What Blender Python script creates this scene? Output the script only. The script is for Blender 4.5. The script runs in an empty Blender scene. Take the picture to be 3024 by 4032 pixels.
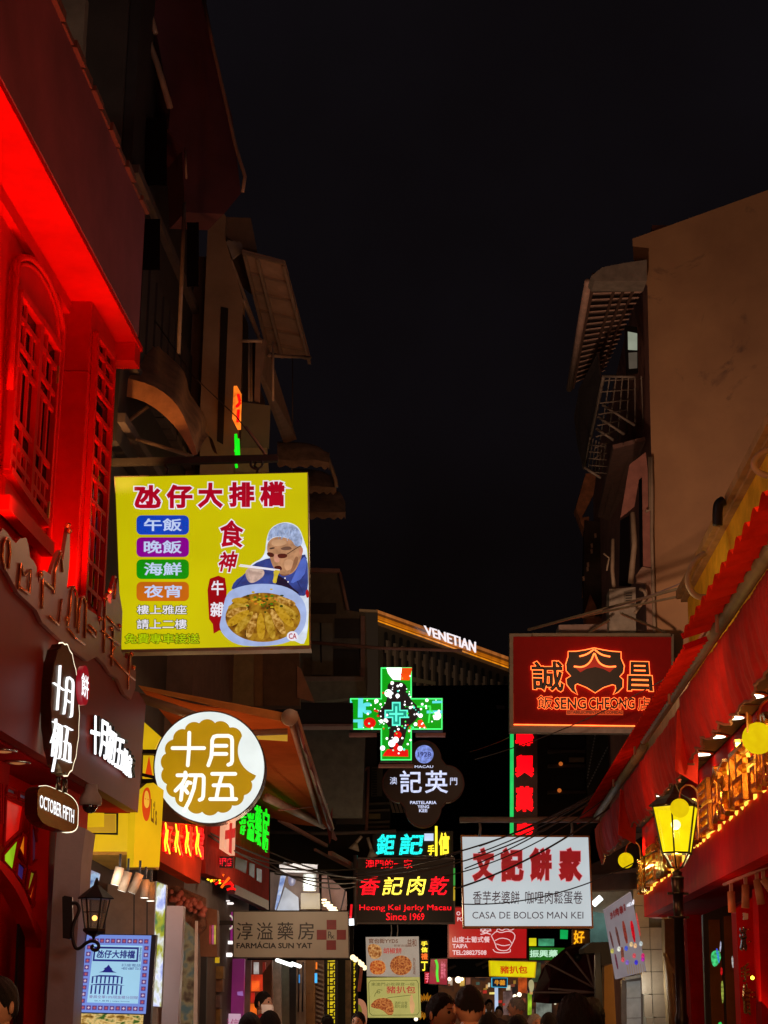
import bpy, bmesh, math, random
from mathutils import Vector, Matrix
random.seed(7)
S = bpy.context.scene
# ---------------------------------------------------------------- camera, world, exposure
PITCH, ROLL = math.radians(15.6), math.radians(0.75)
CAM = Vector((0, 0, 1.65))
cam = bpy.data.objects.new('camera', bpy.data.cameras.new('camera'))
S.collection.objects.link(cam); S.camera = cam
cam.data.sensor_fit = 'VERTICAL'; cam.data.sensor_height = 36; cam.data.lens = 36 * 7000 / 4032
cam.data.clip_start = 0.1; cam.data.clip_end = 3000
RM = Matrix.Rotation(math.pi / 2 + PITCH, 3, 'X') @ Matrix.Rotation(ROLL, 3, 'Z')
cam.matrix_world = Matrix.Translation(CAM) @ RM.to_4x4()
wd = bpy.data.worlds.new('World'); S.world = wd; wd.use_nodes = True
nt = wd.node_tree; nt.nodes.clear()
wo = nt.nodes.new('ShaderNodeOutputWorld'); bg = nt.nodes.new('ShaderNodeBackground')
tc = nt.nodes.new('ShaderNodeTexCoord'); nz = nt.nodes.new('ShaderNodeTexNoise'); cr = nt.nodes.new('ShaderNodeValToRGB')
nz.inputs['Scale'].default_value = 2.2; nz.inputs['Detail'].default_value = 5
cr.color_ramp.elements[0].position = .35; cr.color_ramp.elements[1].position = .7
cr.color_ramp.elements[0].color = (.0022, .0014, .0015, 1); cr.color_ramp.elements[1].color = (.0056, .0046, .0062, 1)
nt.links.new(tc.outputs['Generated'], nz.inputs['Vector']); nt.links.new(nz.outputs['Fac'], cr.inputs['Fac'])
nt.links.new(cr.outputs['Color'], bg.inputs['Color']); bg.inputs['Strength'].default_value = 1.0
nt.links.new(bg.outputs[0], wo.inputs[0])
S.view_settings.view_transform = 'Standard'; S.view_settings.look = 'None'
S.view_settings.exposure = 0; S.view_settings.gamma = 1
S.cycles.use_denoising = True; S.cycles.max_bounces = 5; S.cycles.diffuse_bounces = 3
S.cycles.sample_clamp_indirect = 4; S.cycles.caustics_reflective = False; S.cycles.caustics_refractive = False

# ---------------------------------------------------------------- photo measuring helpers (survey of the street)
XL, AL, XR, AR = -3.3412, .0634, 2.8719, .0465      # facade lines of the street: X = X0 + A*Y
def ray(u, v): return RM @ Vector(((u - 1512) / 7000, (2016 - v) / 7000, -1))
def P(u, v, Y):
    d = ray(u, v); return CAM + d * (Y / d.y)
class Pl:
    def __init__(s, p, n): s.p = Vector(p); s.n = Vector(n).normalized()
    def at(s, u, v, off=0):
        d = ray(u, v); q = s.p + s.n * off
        return CAM + d * ((q - CAM).dot(s.n) / d.dot(s.n))
def front(Y, yaw=0): return Pl((0, Y, 0), (-math.sin(math.radians(yaw)), -math.cos(math.radians(yaw)), 0))
def frontat(u, Y, yaw): 
    q = P(u, 3970, Y); return Pl(q, (-math.sin(math.radians(yaw)), -math.cos(math.radians(yaw)), 0))
def LP(off=0): return Pl((XL + off, 0, 0), (1, -AL, 0))
def RP(off=0): return Pl((XR - off, 0, 0), (-1, AR, 0))
def HZ(z): return Pl((0, 0, z), (0, 0, -1))
def lx(Y, off=0): return XL + off + AL * Y
def rx(Y, off=0): return XR - off + AR * Y
def Z(x0, y0, s): return lambda *p: [(x0 + x * s, y0 + y * s) for x, y in p]
zA = Z(0, 0, .6631); zB = Z(0, 1300, .4822); zC = Z(380, 800, .6782); zE = Z(0, 2050, .4822); zG = Z(0, 2950, .4892)
zR = Z(500, 2600, .5425); zS = Z(600, 3200, .5425); zV = Z(1200, 2250, .5425); zL = Z(1250, 3150, .5425)
zK = Z(1850, 2350, .5425); zT = Z(2000, 3150, .6172); zU = Z(2124, 700, .5878); zX = Z(2200, 1800, .4967)
zY = Z(2200, 2600, .4967); zY2 = Z(440, 1840, .4822); zK2 = Z(2050, 2550, .3617); zQ = Z(2500, 2600, .3164)
zN = Z(1400, 3500, .6631); zO = Z(2500, 3400, .3159); zJ = Z(1100, 2200, .3617); zI = Z(600, 3550, .5425)
zW = Z(1100, 2600, .3844); zF = Z(0, 900, .6329); zH = Z(1100, 3150, .2411); zM = Z(2300, 3450, .2632); zD = Z(0, 0, 1.8228)
z8 = Z(800, 1600, .3617)
def rect(x0, y0, x1, y1): return ((x0, y0), (x1, y0), (x1, y1), (x0, y1))

# ---------------------------------------------------------------- materials
def lin(c):
    return tuple((x / 255 / 12.92 if x / 255 <= .04045 else ((x / 255 + .055) / 1.055) ** 2.4) for x in c)
MC = {}
def node(nt, t, **k):
    n = nt.nodes.new(t)
    for a, b in k.items(): n.inputs[a].default_value = b
    return n
def mat(name, col, rough=.6, metal=0, var=.25, scale=6, bump=.15, spec=.5, alpha=None, cloth=0):
    """diffuse/glossy paint with procedural dirt and fine relief; col is linear albedo"""
    if name in MC: return MC[name]
    m = bpy.data.materials.new(name); m.use_nodes = True; t = m.node_tree; b = t.nodes['Principled BSDF']
    b.inputs['Roughness'].default_value = rough; b.inputs['Metallic'].default_value = metal
    b.inputs['Specular IOR Level'].default_value = spec
    tcn = t.nodes.new('ShaderNodeTexCoord')
    n = node(t, 'ShaderNodeTexNoise', Scale=scale, Detail=8.0, Roughness=.62)
    t.links.new(tcn.outputs['Object'], n.inputs['Vector'])
    r = t.nodes.new('ShaderNodeValToRGB'); r.color_ramp.elements[0].position = .3; r.color_ramp.elements[1].position = .72
    r.color_ramp.elements[0].color = tuple(c * (1 - var) for c in col) + (1,)
    r.color_ramp.elements[1].color = tuple(min(1, c * (1 + var * .6)) for c in col) + (1,)
    t.links.new(n.outputs['Fac'], r.inputs['Fac']); t.links.new(r.outputs['Color'], b.inputs['Base Color'])
    if bump:
        n2 = node(t, 'ShaderNodeTexNoise', Scale=scale * 7, Detail=4.0); bp = node(t, 'ShaderNodeBump', Strength=bump, Distance=.01)
        t.links.new(tcn.outputs['Object'], n2.inputs['Vector']); t.links.new(n2.outputs['Fac'], bp.inputs['Height'])
        t.links.new(bp.outputs['Normal'], b.inputs['Normal'])
    if alpha is not None: b.inputs['Alpha'].default_value = alpha
    MC[name] = m; return m
def emi(name, rgb, k=1.0, var=.12, scale=3, base=(.02, .02, .02), linear=False):
    """a lit face: colour as it shines, slightly uneven like a lamp-backed sheet"""
    if name in MC: return MC[name]
    c = rgb if linear else lin(rgb)
    m = bpy.data.materials.new(name); m.use_nodes = True; t = m.node_tree; b = t.nodes['Principled BSDF']
    b.inputs['Base Color'].default_value = (*base, 1); b.inputs['Roughness'].default_value = .35
    b.inputs['Emission Strength'].default_value = k
    if var:
        tcn = t.nodes.new('ShaderNodeTexCoord'); n = node(t, 'ShaderNodeTexNoise', Scale=scale, Detail=3.0)
        t.links.new(tcn.outputs['Object'], n.inputs['Vector'])
        r = t.nodes.new('ShaderNodeValToRGB'); r.color_ramp.elements[0].position = .35; r.color_ramp.elements[1].position = .65
        r.color_ramp.elements[0].color = tuple(x * (1 - var) for x in c) + (1,); r.color_ramp.elements[1].color = tuple(x * (1 + var) for x in c) + (1,)
        t.links.new(n.outputs['Fac'], r.inputs['Fac']); t.links.new(r.outputs['Color'], b.inputs['Emission Color'])
    else: b.inputs['Emission Color'].default_value = (*c, 1)
    MC[name] = m; return m
def emivor(name, cols, scale, k=1, stretch=(1, 1, 1)):
    """printed picture on a lit face: blotches of several colours"""
    if name in MC: return MC[name]
    m = bpy.data.materials.new(name); m.use_nodes = True; t = m.node_tree; b = t.nodes['Principled BSDF']
    b.inputs['Base Color'].default_value = (.02, .02, .02, 1); b.inputs['Emission Strength'].default_value = k
    tcn = t.nodes.new('ShaderNodeTexCoord'); mp = t.nodes.new('ShaderNodeMapping'); mp.inputs['Scale'].default_value = stretch
    v = node(t, 'ShaderNodeTexVoronoi', Scale=scale); n = node(t, 'ShaderNodeTexNoise', Scale=scale * 1.7, Detail=5.0)
    mx = t.nodes.new('ShaderNodeMath'); mx.operation = 'MULTIPLY'
    t.links.new(tcn.outputs['Object'], mp.inputs['Vector']); t.links.new(mp.outputs[0], v.inputs['Vector']); t.links.new(mp.outputs[0], n.inputs['Vector'])
    r = t.nodes.new('ShaderNodeValToRGB')
    while len(r.color_ramp.elements) < len(cols): r.color_ramp.elements.new(.5)
    for i, c in enumerate(cols):
        r.color_ramp.elements[i].position = .3 + .42 * i / max(1, len(cols) - 1); r.color_ramp.elements[i].color = (*lin(c), 1)
    ad = t.nodes.new('ShaderNodeMath'); ad.operation = 'MULTIPLY_ADD'; ad.inputs[1].default_value = .35
    t.links.new(v.outputs['Distance'], ad.inputs[0]); t.links.new(n.outputs['Fac'], ad.inputs[2])
    sb = t.nodes.new('ShaderNodeMath'); sb.operation = 'SUBTRACT'; sb.inputs[1].default_value = .1
    t.links.new(ad.outputs[0], sb.inputs[0]); t.links.new(sb.outputs[0], r.inputs['Fac']); t.links.new(r.outputs['Color'], b.inputs['Emission Color'])
    MC[name] = m; return m
def ledmat(name, rgb, k, pitch, base=(.01, .01, .01), dot=.36):
    """grid of separate LEDs: dots glow, the board between them is dark"""
    if name in MC: return MC[name]
    m = bpy.data.materials.new(name); m.use_nodes = True; t = m.node_tree; b = t.nodes['Principled BSDF']
    b.inputs['Base Color'].default_value = (*base, 1); b.inputs['Emission Color'].default_value = (*lin(rgb), 1)
    tcn = t.nodes.new('ShaderNodeTexCoord'); v = node(t, 'ShaderNodeTexVoronoi', Scale=1 / pitch, Randomness=.25)
    lt = t.nodes.new('ShaderNodeMath'); lt.operation = 'LESS_THAN'; lt.inputs[1].default_value = dot
    ml = t.nodes.new('ShaderNodeMath'); ml.operation = 'MULTIPLY_ADD'; ml.inputs[1].default_value = k; ml.inputs[2].default_value = k * .12
    t.links.new(tcn.outputs['Object'], v.inputs['Vector']); t.links.new(v.outputs['Distance'], lt.inputs[0])
    t.links.new(lt.outputs[0], ml.inputs[0]); t.links.new(ml.outputs[0], b.inputs['Emission Strength'])
    MC[name] = m; return m
def glassglow(name, rgb, k, tr=.35):
    """frosted lamp glass: glows and lets part of the bulb's light through"""
    m = bpy.data.materials.new(name); m.use_nodes = True; t = m.node_tree; t.nodes.clear()
    o = t.nodes.new('ShaderNodeOutputMaterial'); mx = t.nodes.new('ShaderNodeMixShader'); mx.inputs[0].default_value = tr
    e = node(t, 'ShaderNodeEmission', Strength=k); n = node(t, 'ShaderNodeTexNoise', Scale=9.0, Detail=3.0); r = t.nodes.new('ShaderNodeValToRGB')
    tcn = t.nodes.new('ShaderNodeTexCoord'); t.links.new(tcn.outputs['Object'], n.inputs['Vector'])
    c = lin(rgb); r.color_ramp.elements[0].position = .3; r.color_ramp.elements[1].position = .7
    r.color_ramp.elements[0].color = (c[0] * .9, c[1] * .84, c[2], 1); r.color_ramp.elements[1].color = (c[0] * 1.04, c[1] * 1.06, c[2] * 1.3, 1)
    t.links.new(n.outputs['Fac'], r.inputs['Fac']); t.links.new(r.outputs[0], e.inputs['Color'])
    tr_ = t.nodes.new('ShaderNodeBsdfTransparent'); tr_.inputs[0].default_value = (1, .9, .6, 1)
    t.links.new(e.outputs[0], mx.inputs[1]); t.links.new(tr_.outputs[0], mx.inputs[2]); t.links.new(mx.outputs[0], o.inputs[0])
    return m
black = mat('black metal', (.012, .011, .011), .45, .3, bump=.1)
dkmetal = mat('dark steel', (.05, .045, .042), .5, .6)
grey = mat('grey paint', (.22, .21, .2), .5)
white = mat('white paint', (.7, .68, .65), .5, var=.12)
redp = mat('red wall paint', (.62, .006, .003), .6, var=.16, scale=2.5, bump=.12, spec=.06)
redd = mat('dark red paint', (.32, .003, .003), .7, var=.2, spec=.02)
brownp = mat('brown fascia panel', (.20, .022, .014), .45, 0, var=.15, scale=1.5, bump=.03, spec=.08)
ochre = mat('ochre render', (.42, .27, .12), .85, var=.22, scale=1.1, bump=.3)
beige = mat('beige render', (.35, .25, .17), .85, var=.25, scale=2)
pinkw = mat('pink render', (.42, .2, .16), .85, var=.3, scale=2)
darkw = mat('dark render', (.06, .05, .05), .85, var=.3, scale=2)
greenw = mat('grey green render', (.16, .17, .12), .85, var=.25, scale=2)
glassd = mat('dark window glass', (.006, .005, .006), .12, 0, var=.1, bump=0, spec=.12)
wood = mat('orange wood', (.38, .16, .05), .5, var=.3)
wire = mat('cable rubber', (.05, .03, .025), .6, bump=0)
chrome = mat('polished steel', (.5, .45, .42), .18, .9, var=.15)
yellowp = mat('yellow panel', (.8, .52, .03), .4, var=.1)
yellowr = mat('yellow render', (.80, .50, .035), .9, spec=.05, var=.35, scale=2.5, bump=.3)
skin = mat('skin', (.42, .23, .15), .5, var=.1, scale=20)
hairm = mat('black hair', (.005, .004, .004), .6, var=.4, scale=60, bump=.8, spec=.25)

# ---------------------------------------------------------------- mesh helpers
WL = {}
def wl(o): return WL.get(o.name, Vector((0, 0, 0))) if o else Vector((0, 0, 0))
def thing(name, label, cat, loc, group=None, kind=None):
    o = bpy.data.objects.new(name, None); S.collection.objects.link(o); o.empty_display_size = .2
    o.location = Vector(loc); WL[o.name] = Vector(loc)
    o['label'] = label; o['category'] = cat
    if group: o['group'] = group
    return o
def tag(o, label, cat, group=None):
    o['label'] = label; o['category'] = cat
    if group: o['group'] = group
    return o
def mk(name, V, F, m, parent=None, smooth=False, kind=None, label=None):
    V = [Vector(v) for v in V]
    lo = Vector([min(v[i] for v in V) for i in range(3)]); hi = Vector([max(v[i] for v in V) for i in range(3)])
    c = (lo + hi) / 2; 
    if parent is None: c.z = lo.z
    me = bpy.data.meshes.new(name); me.from_pydata([v - c for v in V], [], F); me.materials.append(m)
    if smooth: me.polygons.foreach_set('use_smooth', [True] * len(me.polygons))
    me.update()
    o = bpy.data.objects.new(name, me); S.collection.objects.link(o)
    o.parent = parent; o.location = c - wl(parent); WL[o.name] = c
    if kind: o['kind'] = kind
    if label: o['label'] = label
    return o
def prism_g(pts, n, th):
    """polygon pts (front) extruded backwards along -n by th"""
    k = len(pts); V = [Vector(p) for p in pts] + [Vector(p) - n * th for p in pts]
    F = [list(range(k)), list(range(2 * k - 1, k - 1, -1))] + [[i, k + i, k + (i + 1) % k, (i + 1) % k] for i in range(k)]
    return V, F
def area2(px): return sum(px[i][0] * px[(i + 1) % len(px)][1] - px[(i + 1) % len(px)][0] * px[i][1] for i in range(len(px)))
def prism(name, pl, px, o1, th, m, parent=None, **k):
    if area2(px) > 0: px = list(px)[::-1]
    V, F = prism_g([pl.at(u, v, o1) for u, v in px], pl.n, th); return mk(name, V, F, m, parent, **k)
def join(parts):
    V, F = [], []
    for v, f in parts:
        b = len(V); V += v; F += [[i + b for i in q] for q in f]
    return V, F
def box_g(lo, hi):
    x0, y0, z0 = lo; x1, y1, z1 = hi
    V = [Vector(p) for p in ((x0, y0, z0), (x1, y0, z0), (x1, y1, z0), (x0, y1, z0), (x0, y0, z1), (x1, y0, z1), (x1, y1, z1), (x0, y1, z1))]
    return V, [[0, 3, 2, 1], [4, 5, 6, 7], [0, 1, 5, 4], [1, 2, 6, 5], [2, 3, 7, 6], [3, 0, 4, 7]]
def quadbox_g(a, b, c, d, th):
    """slab on four corner points"""
    n = (Vector(b) - Vector(a)).cross(Vector(d) - Vector(a)).normalized()
    return prism_g([a, b, c, d], n, th)
def bar_g(p, q, w, h=None, up=(0, 0, 1)):
    p, q = Vector(p), Vector(q); h = h or w; d = (q - p).normalized(); s = d.cross(Vector(up))
    if s.length < 1e-4: s = d.cross(Vector((1, 0, 0)))
    s.normalize(); t = s.cross(d).normalized(); s *= w / 2; t *= h / 2
    V = [p - s - t, p + s - t, p + s + t, p - s + t, q - s - t, q + s - t, q + s + t, q - s + t]
    return V, [[0, 3, 2, 1], [4, 5, 6, 7], [0, 1, 5, 4], [1, 2, 6, 5], [2, 3, 7, 6], [3, 0, 4, 7]]
def bar(name, p, q, w, m, parent=None, h=None, **k): V, F = bar_g(p, q, w, h); return mk(name, V, F, m, parent, **k)
def tube_g(pts, r, n=8, closed=False):
    pts = [Vector(p) for p in pts]; V, F = [], []; N = len(pts); prev = None
    rs = r if isinstance(r, (list, tuple)) else [r] * N
    for i, p in enumerate(pts):
        a = pts[(i - 1) % N] if (i > 0 or closed) else p; b = pts[(i + 1) % N] if (i < N - 1 or closed) else p
        d = (b - a); d = d.normalized() if d.length > 1e-9 else Vector((0, 0, 1))
        if prev is None:
            s = d.cross(Vector((0, 0, 1)));  s = s if s.length > .05 else d.cross(Vector((1, 0, 0)))
        else: s = prev - d * prev.dot(d)
        s.normalize(); prev = s; t = d.cross(s)
        for k in range(n):
            A = 2 * math.pi * k / n; V.append(p + (s * math.cos(A) + t * math.sin(A)) * rs[i])
    for i in range(N if closed else N - 1):
        for k in range(n):
            a, b = i * n + k, i * n + (k + 1) % n; c, d = ((i + 1) % N) * n + (k + 1) % n, ((i + 1) % N) * n + k
            F.append([a, b, c, d])
    if not closed: F += [list(range(n))[::-1], [(N - 1) * n + k for k in range(n)]]
    return V, F
def tube(name, pts, r, m, parent=None, n=8, closed=False, **k): V, F = tube_g(pts, r, n, closed); return mk(name, V, F, m, parent, smooth=True, **k)
def lathe_g(prof, c, n=20, axis=(0, 0, 1)):
    ax = Vector(axis).normalized(); s = ax.cross(Vector((0, 1, 0)));  s = s if s.length > .1 else ax.cross(Vector((1, 0, 0)))
    s.normalize(); t = ax.cross(s); c = Vector(c); V, F = [], []
    for r, z in prof:
        for k in range(n):
            A = 2 * math.pi * k / n; V.append(c + ax * z + (s * math.cos(A) + t * math.sin(A)) * r)
    for i in range(len(prof) - 1):
        for k in range(n): F.append([i * n + k, i * n + (k + 1) % n, (i + 1) * n + (k + 1) % n, (i + 1) * n + k])
    F += [list(range(n))[::-1], [(len(prof) - 1) * n + k for k in range(n)]]
    return V, F
def lathe(name, prof, c, m, parent=None, n=20, axis=(0, 0, 1), smooth=True, **k): V, F = lathe_g(prof, c, n, axis); return mk(name, V, F, m, parent, smooth=smooth, **k)
def ball(name, c, r, m, parent=None, n=24, sc=(1, 1, 1)):
    prof = [(max(1e-4, math.sin(math.pi * i / 14)) * r, -math.cos(math.pi * i / 14) * r) for i in range(15)]
    V, F = lathe_g(prof, (0, 0, 0), n); V = [Vector((v.x * sc[0], v.y * sc[1], v.z * sc[2])) + Vector(c) for v in V]
    return mk(name, V, F, m, parent, smooth=True)
def smoothpts(p, it=2):
    for _ in range(it):
        q = [p[0]]
        for a, b in zip(p, p[1:]):
            q += [tuple(a[i] * .75 + b[i] * .25 for i in range(len(a))), tuple(a[i] * .25 + b[i] * .75 for i in range(len(a)))]
        p = q + [p[-1]]
    return p
def ellipse(cx, cy, rx_, ry, n=40, a0=0): return [(cx + rx_ * math.cos(a0 + 2 * math.pi * i / n), cy + ry * math.sin(a0 + 2 * math.pi * i / n)) for i in range(n)]
def rrect(x0, y0, x1, y1, r, n=5):
    o = []
    for cx, cy, a in ((x1 - r, y0 + r, -90), (x1 - r, y1 - r, 0), (x0 + r, y1 - r, 90), (x0 + r, y0 + r, 180)):
        for i in range(n + 1):
            A = math.radians(a + 90 * i / n); o.append((cx + r * math.cos(A), cy + r * math.sin(A)))
    return o
def sheet(name, pl, px, off, m, parent=None, **k): return prism(name, pl, px, off, .002, m, parent, **k)
def stroke_px(pts, w, n=6):
    """rounded flat stroke outline (list of quads and discs) in pixel space"""
    out = []
    for (a, b) in zip(pts, pts[1:]):
        dx, dy = b[0] - a[0], b[1] - a[1]; L = math.hypot(dx, dy) or 1; nx, ny = -dy / L * w / 2, dx / L * w / 2
        out.append([(a[0] + nx, a[1] + ny), (b[0] + nx, b[1] + ny), (b[0] - nx, b[1] - ny), (a[0] - nx, a[1] - ny)])
    for p in pts: out.append(ellipse(p[0], p[1], w / 2, w / 2, 10))
    return out
def strokes(name, pl, lst, w, off, th, m, parent):
    parts = []; k = 0
    for st in lst:
        for poly in stroke_px(st, w):
            if area2(poly) > 0: poly = poly[::-1]
            parts.append(prism_g([pl.at(u, v, off + (k % 7) * .0004) for u, v in poly], pl.n, th)); k += 1
    V, F = join(parts); return mk(name, V, F, m, parent)

# ---------------------------------------------------------------- lettering (Blender's own built-in font, turned into mesh)
TC = {}
def glyphs(s, bold=0.0, ext=0.0, neon=0.0, spacing=1.0, shear=0.0, res=3):
    key = (s, bold, ext, neon, spacing, shear)
    if key in TC: return TC[key]
    c = bpy.data.curves.new('t', 'FONT'); c.body = s; c.size = 1; c.resolution_u = res; c.offset = bold; c.extrude = ext
    c.space_character = spacing; c.shear = shear; c.align_x = 'CENTER' if '\n' in s else 'LEFT'; c.space_line = .92
    if neon: c.fill_mode = 'NONE'; c.bevel_depth = neon; c.bevel_resolution = 0; c.resolution_u = 2
    o = bpy.data.objects.new('t', c); S.collection.objects.link(o); bpy.context.view_layer.update()
    me = o.evaluated_get(bpy.context.evaluated_depsgraph_get()).to_mesh()
    V = [v.co.copy() for v in me.vertices]; F = [list(p.vertices) for p in me.polygons]
    o.evaluated_get(bpy.context.evaluated_depsgraph_get()).to_mesh_clear(); bpy.data.objects.remove(o); bpy.data.curves.remove(c)
    TC[key] = (V, F); return V, F
def boldglyphs(s, bold=0.0, th=0.0, neon=0.0, spacing=1.0, shear=0.0):
    """letters thickened by a rounded rim instead of an offset outline, which would tear dense characters"""
    if neon: return glyphs(s, 0, 0, neon, spacing, shear)
    V, F = glyphs(s, 0, .5 if th else 0, 0, spacing, shear)
    if bold > .004:
        V2, F2 = glyphs(s, 0, 0, bold, spacing, shear); k = (.5 / bold) if th else .02
        b = len(V); V = list(V) + [Vector((v.x, v.y, v.z * k)) for v in V2]; F = list(F) + [[i + b for i in q] for q in F2]
    return V, F
def text(name, s, pl, px, off, m, parent, bold=0.0, th=0.0, neon=0.0, spacing=1.0, shear=0.0, ref=None, label=None):
    """fit string s to the quad px (or x0,y0,x1,y1 rect) on plane pl"""
    V, F = boldglyphs(s, bold, th, neon, spacing, shear)
    if not V: return None
    R, _ = boldglyphs(s, ref, 0, 0, spacing, shear) if ref is not None else (V, F)
    x0 = min(v.x for v in R); x1 = max(v.x for v in R); y0 = min(v.y for v in R); y1 = max(v.y for v in R)
    if len(px) == 4 and not isinstance(px[0], (tuple, list)): px = rect(*px)
    q = [pl.at(u, v, off) for u, v in px]; W = []
    zs = (q[1] - q[0]).length / max(1e-6, x1 - x0)
    for v in V:
        s_, t_ = (v.x - x0) / (x1 - x0), (y1 - v.y) / (y1 - y0)
        a = q[0] + (q[1] - q[0]) * s_; b = q[3] + (q[2] - q[3]) * s_
        W.append(a + (b - a) * t_ + pl.n * (v.z * th if th else v.z * zs * (.35 if neon else .3)))
    return mk(name, W, F, m, parent, label=label)
def printed(name, s, pl, px, off, m, parent, m2=None, bold=0.01, ol=0.03, **k):
    if m2: text(name, s, pl, px, off, m2, parent, bold=bold + ol, ref=bold, **k)
    return text(name, s, pl, px, off + (.003 if m2 else 0), m, parent, bold=bold, ref=bold, **k)
def signbox(pl, px, depth, fm, parent, facem=None, border=None, name='box', fname='face'):
    """sign body with rim; face set inside the rim"""
    prism(name, pl, px, 0, depth, fm, parent)
    if facem:
        cx = sum(p[0] for p in px) / len(px); cy = sum(p[1] for p in px) / len(px); b = border or 4
        inn = [(p[0] + (b if p[0] < cx else -b), p[1] + (b if p[1] < cy else -b)) for p in px]
        return sheet(fname, pl, inn, .004, facem, parent)
def light(name, kind, loc, energy, color, size=.1, rot=None, target=None, spot=None, parent=None, sy=None, blend=.6):
    l = bpy.data.lights.new(name, kind); l.energy = energy; l.color = color
    if kind == 'AREA':
        l.size = size
        if sy: l.shape = 'RECTANGLE'; l.size_y = sy
    else: l.shadow_soft_size = size
    if kind == 'SPOT': l.spot_size = math.radians(spot or 60); l.spot_blend = blend
    o = bpy.data.objects.new(name, l); S.collection.objects.link(o); o.parent = parent; o.location = Vector(loc) - wl(parent)
    if target is not None:
        d = Vector(target) - Vector(loc); o.rotation_euler = d.to_track_quat('-Z', 'Y').to_euler()
    return o
#MARK-STRUCTURE
# ================================================================ GROUND
gm = mat('street stone', (.12, .11, .10), .6, var=.3, scale=2)
mk('street_ground', *box_g((-600, -30, -.2), (600, 1500, 0)), gm, kind='structure')

# ================================================================ RED BUILDING (left, near)
Zs = 7.72
rb = thing('red_shop_building', 'red painted shop building with arched window and glowing cornice at the left edge', 'building', (-3.6, 12, 0))
def slab(name, y0, y1, o0, o1, z0, z1, m, parent, side='L', **k):
    f = lx if side == 'L' else rx
    a = [(f(y0, o0), y0), (f(y1, o0), y1), (f(y1, o1), y1), (f(y0, o1), y0)]
    V = [Vector((x, y, z0)) for x, y in a] + [Vector((x, y, z1)) for x, y in a]
    F = [[0, 3, 2, 1], [4, 5, 6, 7], [0, 1, 5, 4], [1, 2, 6, 5], [2, 3, 7, 6], [3, 0, 4, 7]]
    if side == 'R': F = [q[::-1] for q in F]
    return mk(name, V, F, m, parent, **k)
WA, WB, YB0, YB1 = -.50, -.24, 14.85, 15.84
slab('wall', 6, YB0, -3.4, WA, 0, Zs, redp, rb)
slab('wall', YB0, YB1, -3.4, WB, 0, Zs, redp, rb)
slab('soffit', 5.5, 16.12, -3.2, -.03, Zs, Zs + .05, redp, rb)
slab('cornice_molding', 6, YB0, WA, WA + .07, Zs - .12, Zs, redp, rb)
slab('parapet', 5.5, 15.85, -.10, -.02, Zs + .052, Zs + 1.33, mat('maroon parapet render', (.19, .055, .075), .8, var=.35, scale=1.2), rb)
slab('panel_joint', YB0 + .01, YB1 - .01, WB, WB + .004, 7.05, 7.062, redd, rb)
slab('panel_joint', YB0 - .004, YB0, WA, WB, 7.05, 7.062, redd, rb); slab('panel_joint', YB0 - .004, YB0, WA, WB, 5.05, 5.062, redd, rb)
slab('soffit_end', 15.86, 16.1, -1.2, -.05, Zs - .18, Zs - .003, redp, rb)
tt = [lx(0, 0), 0]
# scalloped tiles on the parapet top
for i in range(22):
    y = 8.2 + i * .35
    slab('roof_tile', y, y + .32, -.16, .0 + .02 * (i % 2), Zs + 1.33, Zs + 1.38 + .015 * (i % 3), mat('old roof tile', (.13, .07, .05), .8), rb)
wA, wB = LP(WA), LP(WB)
# arched window
def window_on(pl, parent, fr, panes, name='window', glass=glassd):
    w = prism(name, pl, fr, .05, .05, redp, parent)
    return w
arch = zF((97, 260), (110, 195), (145, 178), (190, 185), (245, 235), (300, 320), (350, 440), (390, 590), (395, 680))
archi = zF((112, 345), (122, 228), (150, 218), (190, 228), (240, 275), (290, 355), (330, 450), (362, 580), (368, 735))
jambR = zF((395, 680), (330, 1400), (296, 1980)); jambL = zF((97, 260), (60, 1000), (18, 1780))
W2 = {}
outer = arch + zF((345, 1300), (300, 1975)) + zF((30, 1690)) + zF((60, 1000))
win = prism('arched_window', wA, outer, .05, .05, redp, rb, label='tall arched timber window with latticed casements')
V, F = tube_g([wA.at(u, v, .07) for u, v in smoothpts(zF((60, 1000)) + arch + zF((345, 1300), (300, 1975)), 1)], .028, 6); mk('frame_molding', V, F, redp, win, smooth=True)
V, F = tube_g([wA.at(u, v, .06) for u, v in smoothpts(archi, 2)], .018, 6); mk('arch_molding', V, F, redp, win, smooth=True)
bars_ = []
def rail(pl, a, b, w=.035, d=.05, off=.075): return bar_g(pl.at(*a, off), pl.at(*b, off), w, d)
cas = {'L': (zF((120, 400), (245, 580), (175, 1690), (45, 1500))), 'R': (zF((255, 585), (360, 750), (285, 1840), (178, 1690)))}
for q in cas.values():
    sheet('window_pane', wA, q, .056, glassd, win)
    def at2(s, t, q=q):
        a = [q[0][i] + (q[1][i] - q[0][i]) * s for i in (0, 1)]; b = [q[3][i] + (q[2][i] - q[3][i]) * s for i in (0, 1)]
        return tuple(a[i] + (b[i] - a[i]) * t for i in (0, 1))
    for s0, t0, s1, t1, w in ((0, 0, 1, 0, .07), (0, 1, 1, 1, .08), (0, 0, 0, 1, .055), (1, 0, 1, 1, .055)):
        mk('casement_rail', *rail(wA, at2(s0, t0), at2(s1, t1), w, .06), redp, win)
    for s0, t0, s1, t1 in ((0, .12, 1, .12), (0, .27, 1, .27), (0, .36, 1, .36), (0, .68, 1, .68), (0, .80, 1, .80), (0, .90, 1, .90), (.35, 0, .35, .27), (.7, .12, .7, .36), (.3, .36, .3, .68), (.62, .36, .62, .68), (.5, .68, .5, .9), (.3, .8, .3, 1), (.75, .8, .75, 1)):
        mk('muntin', *rail(wA, at2(s0, t0), at2(s1, t1), .024, .045), redp, win)
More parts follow.
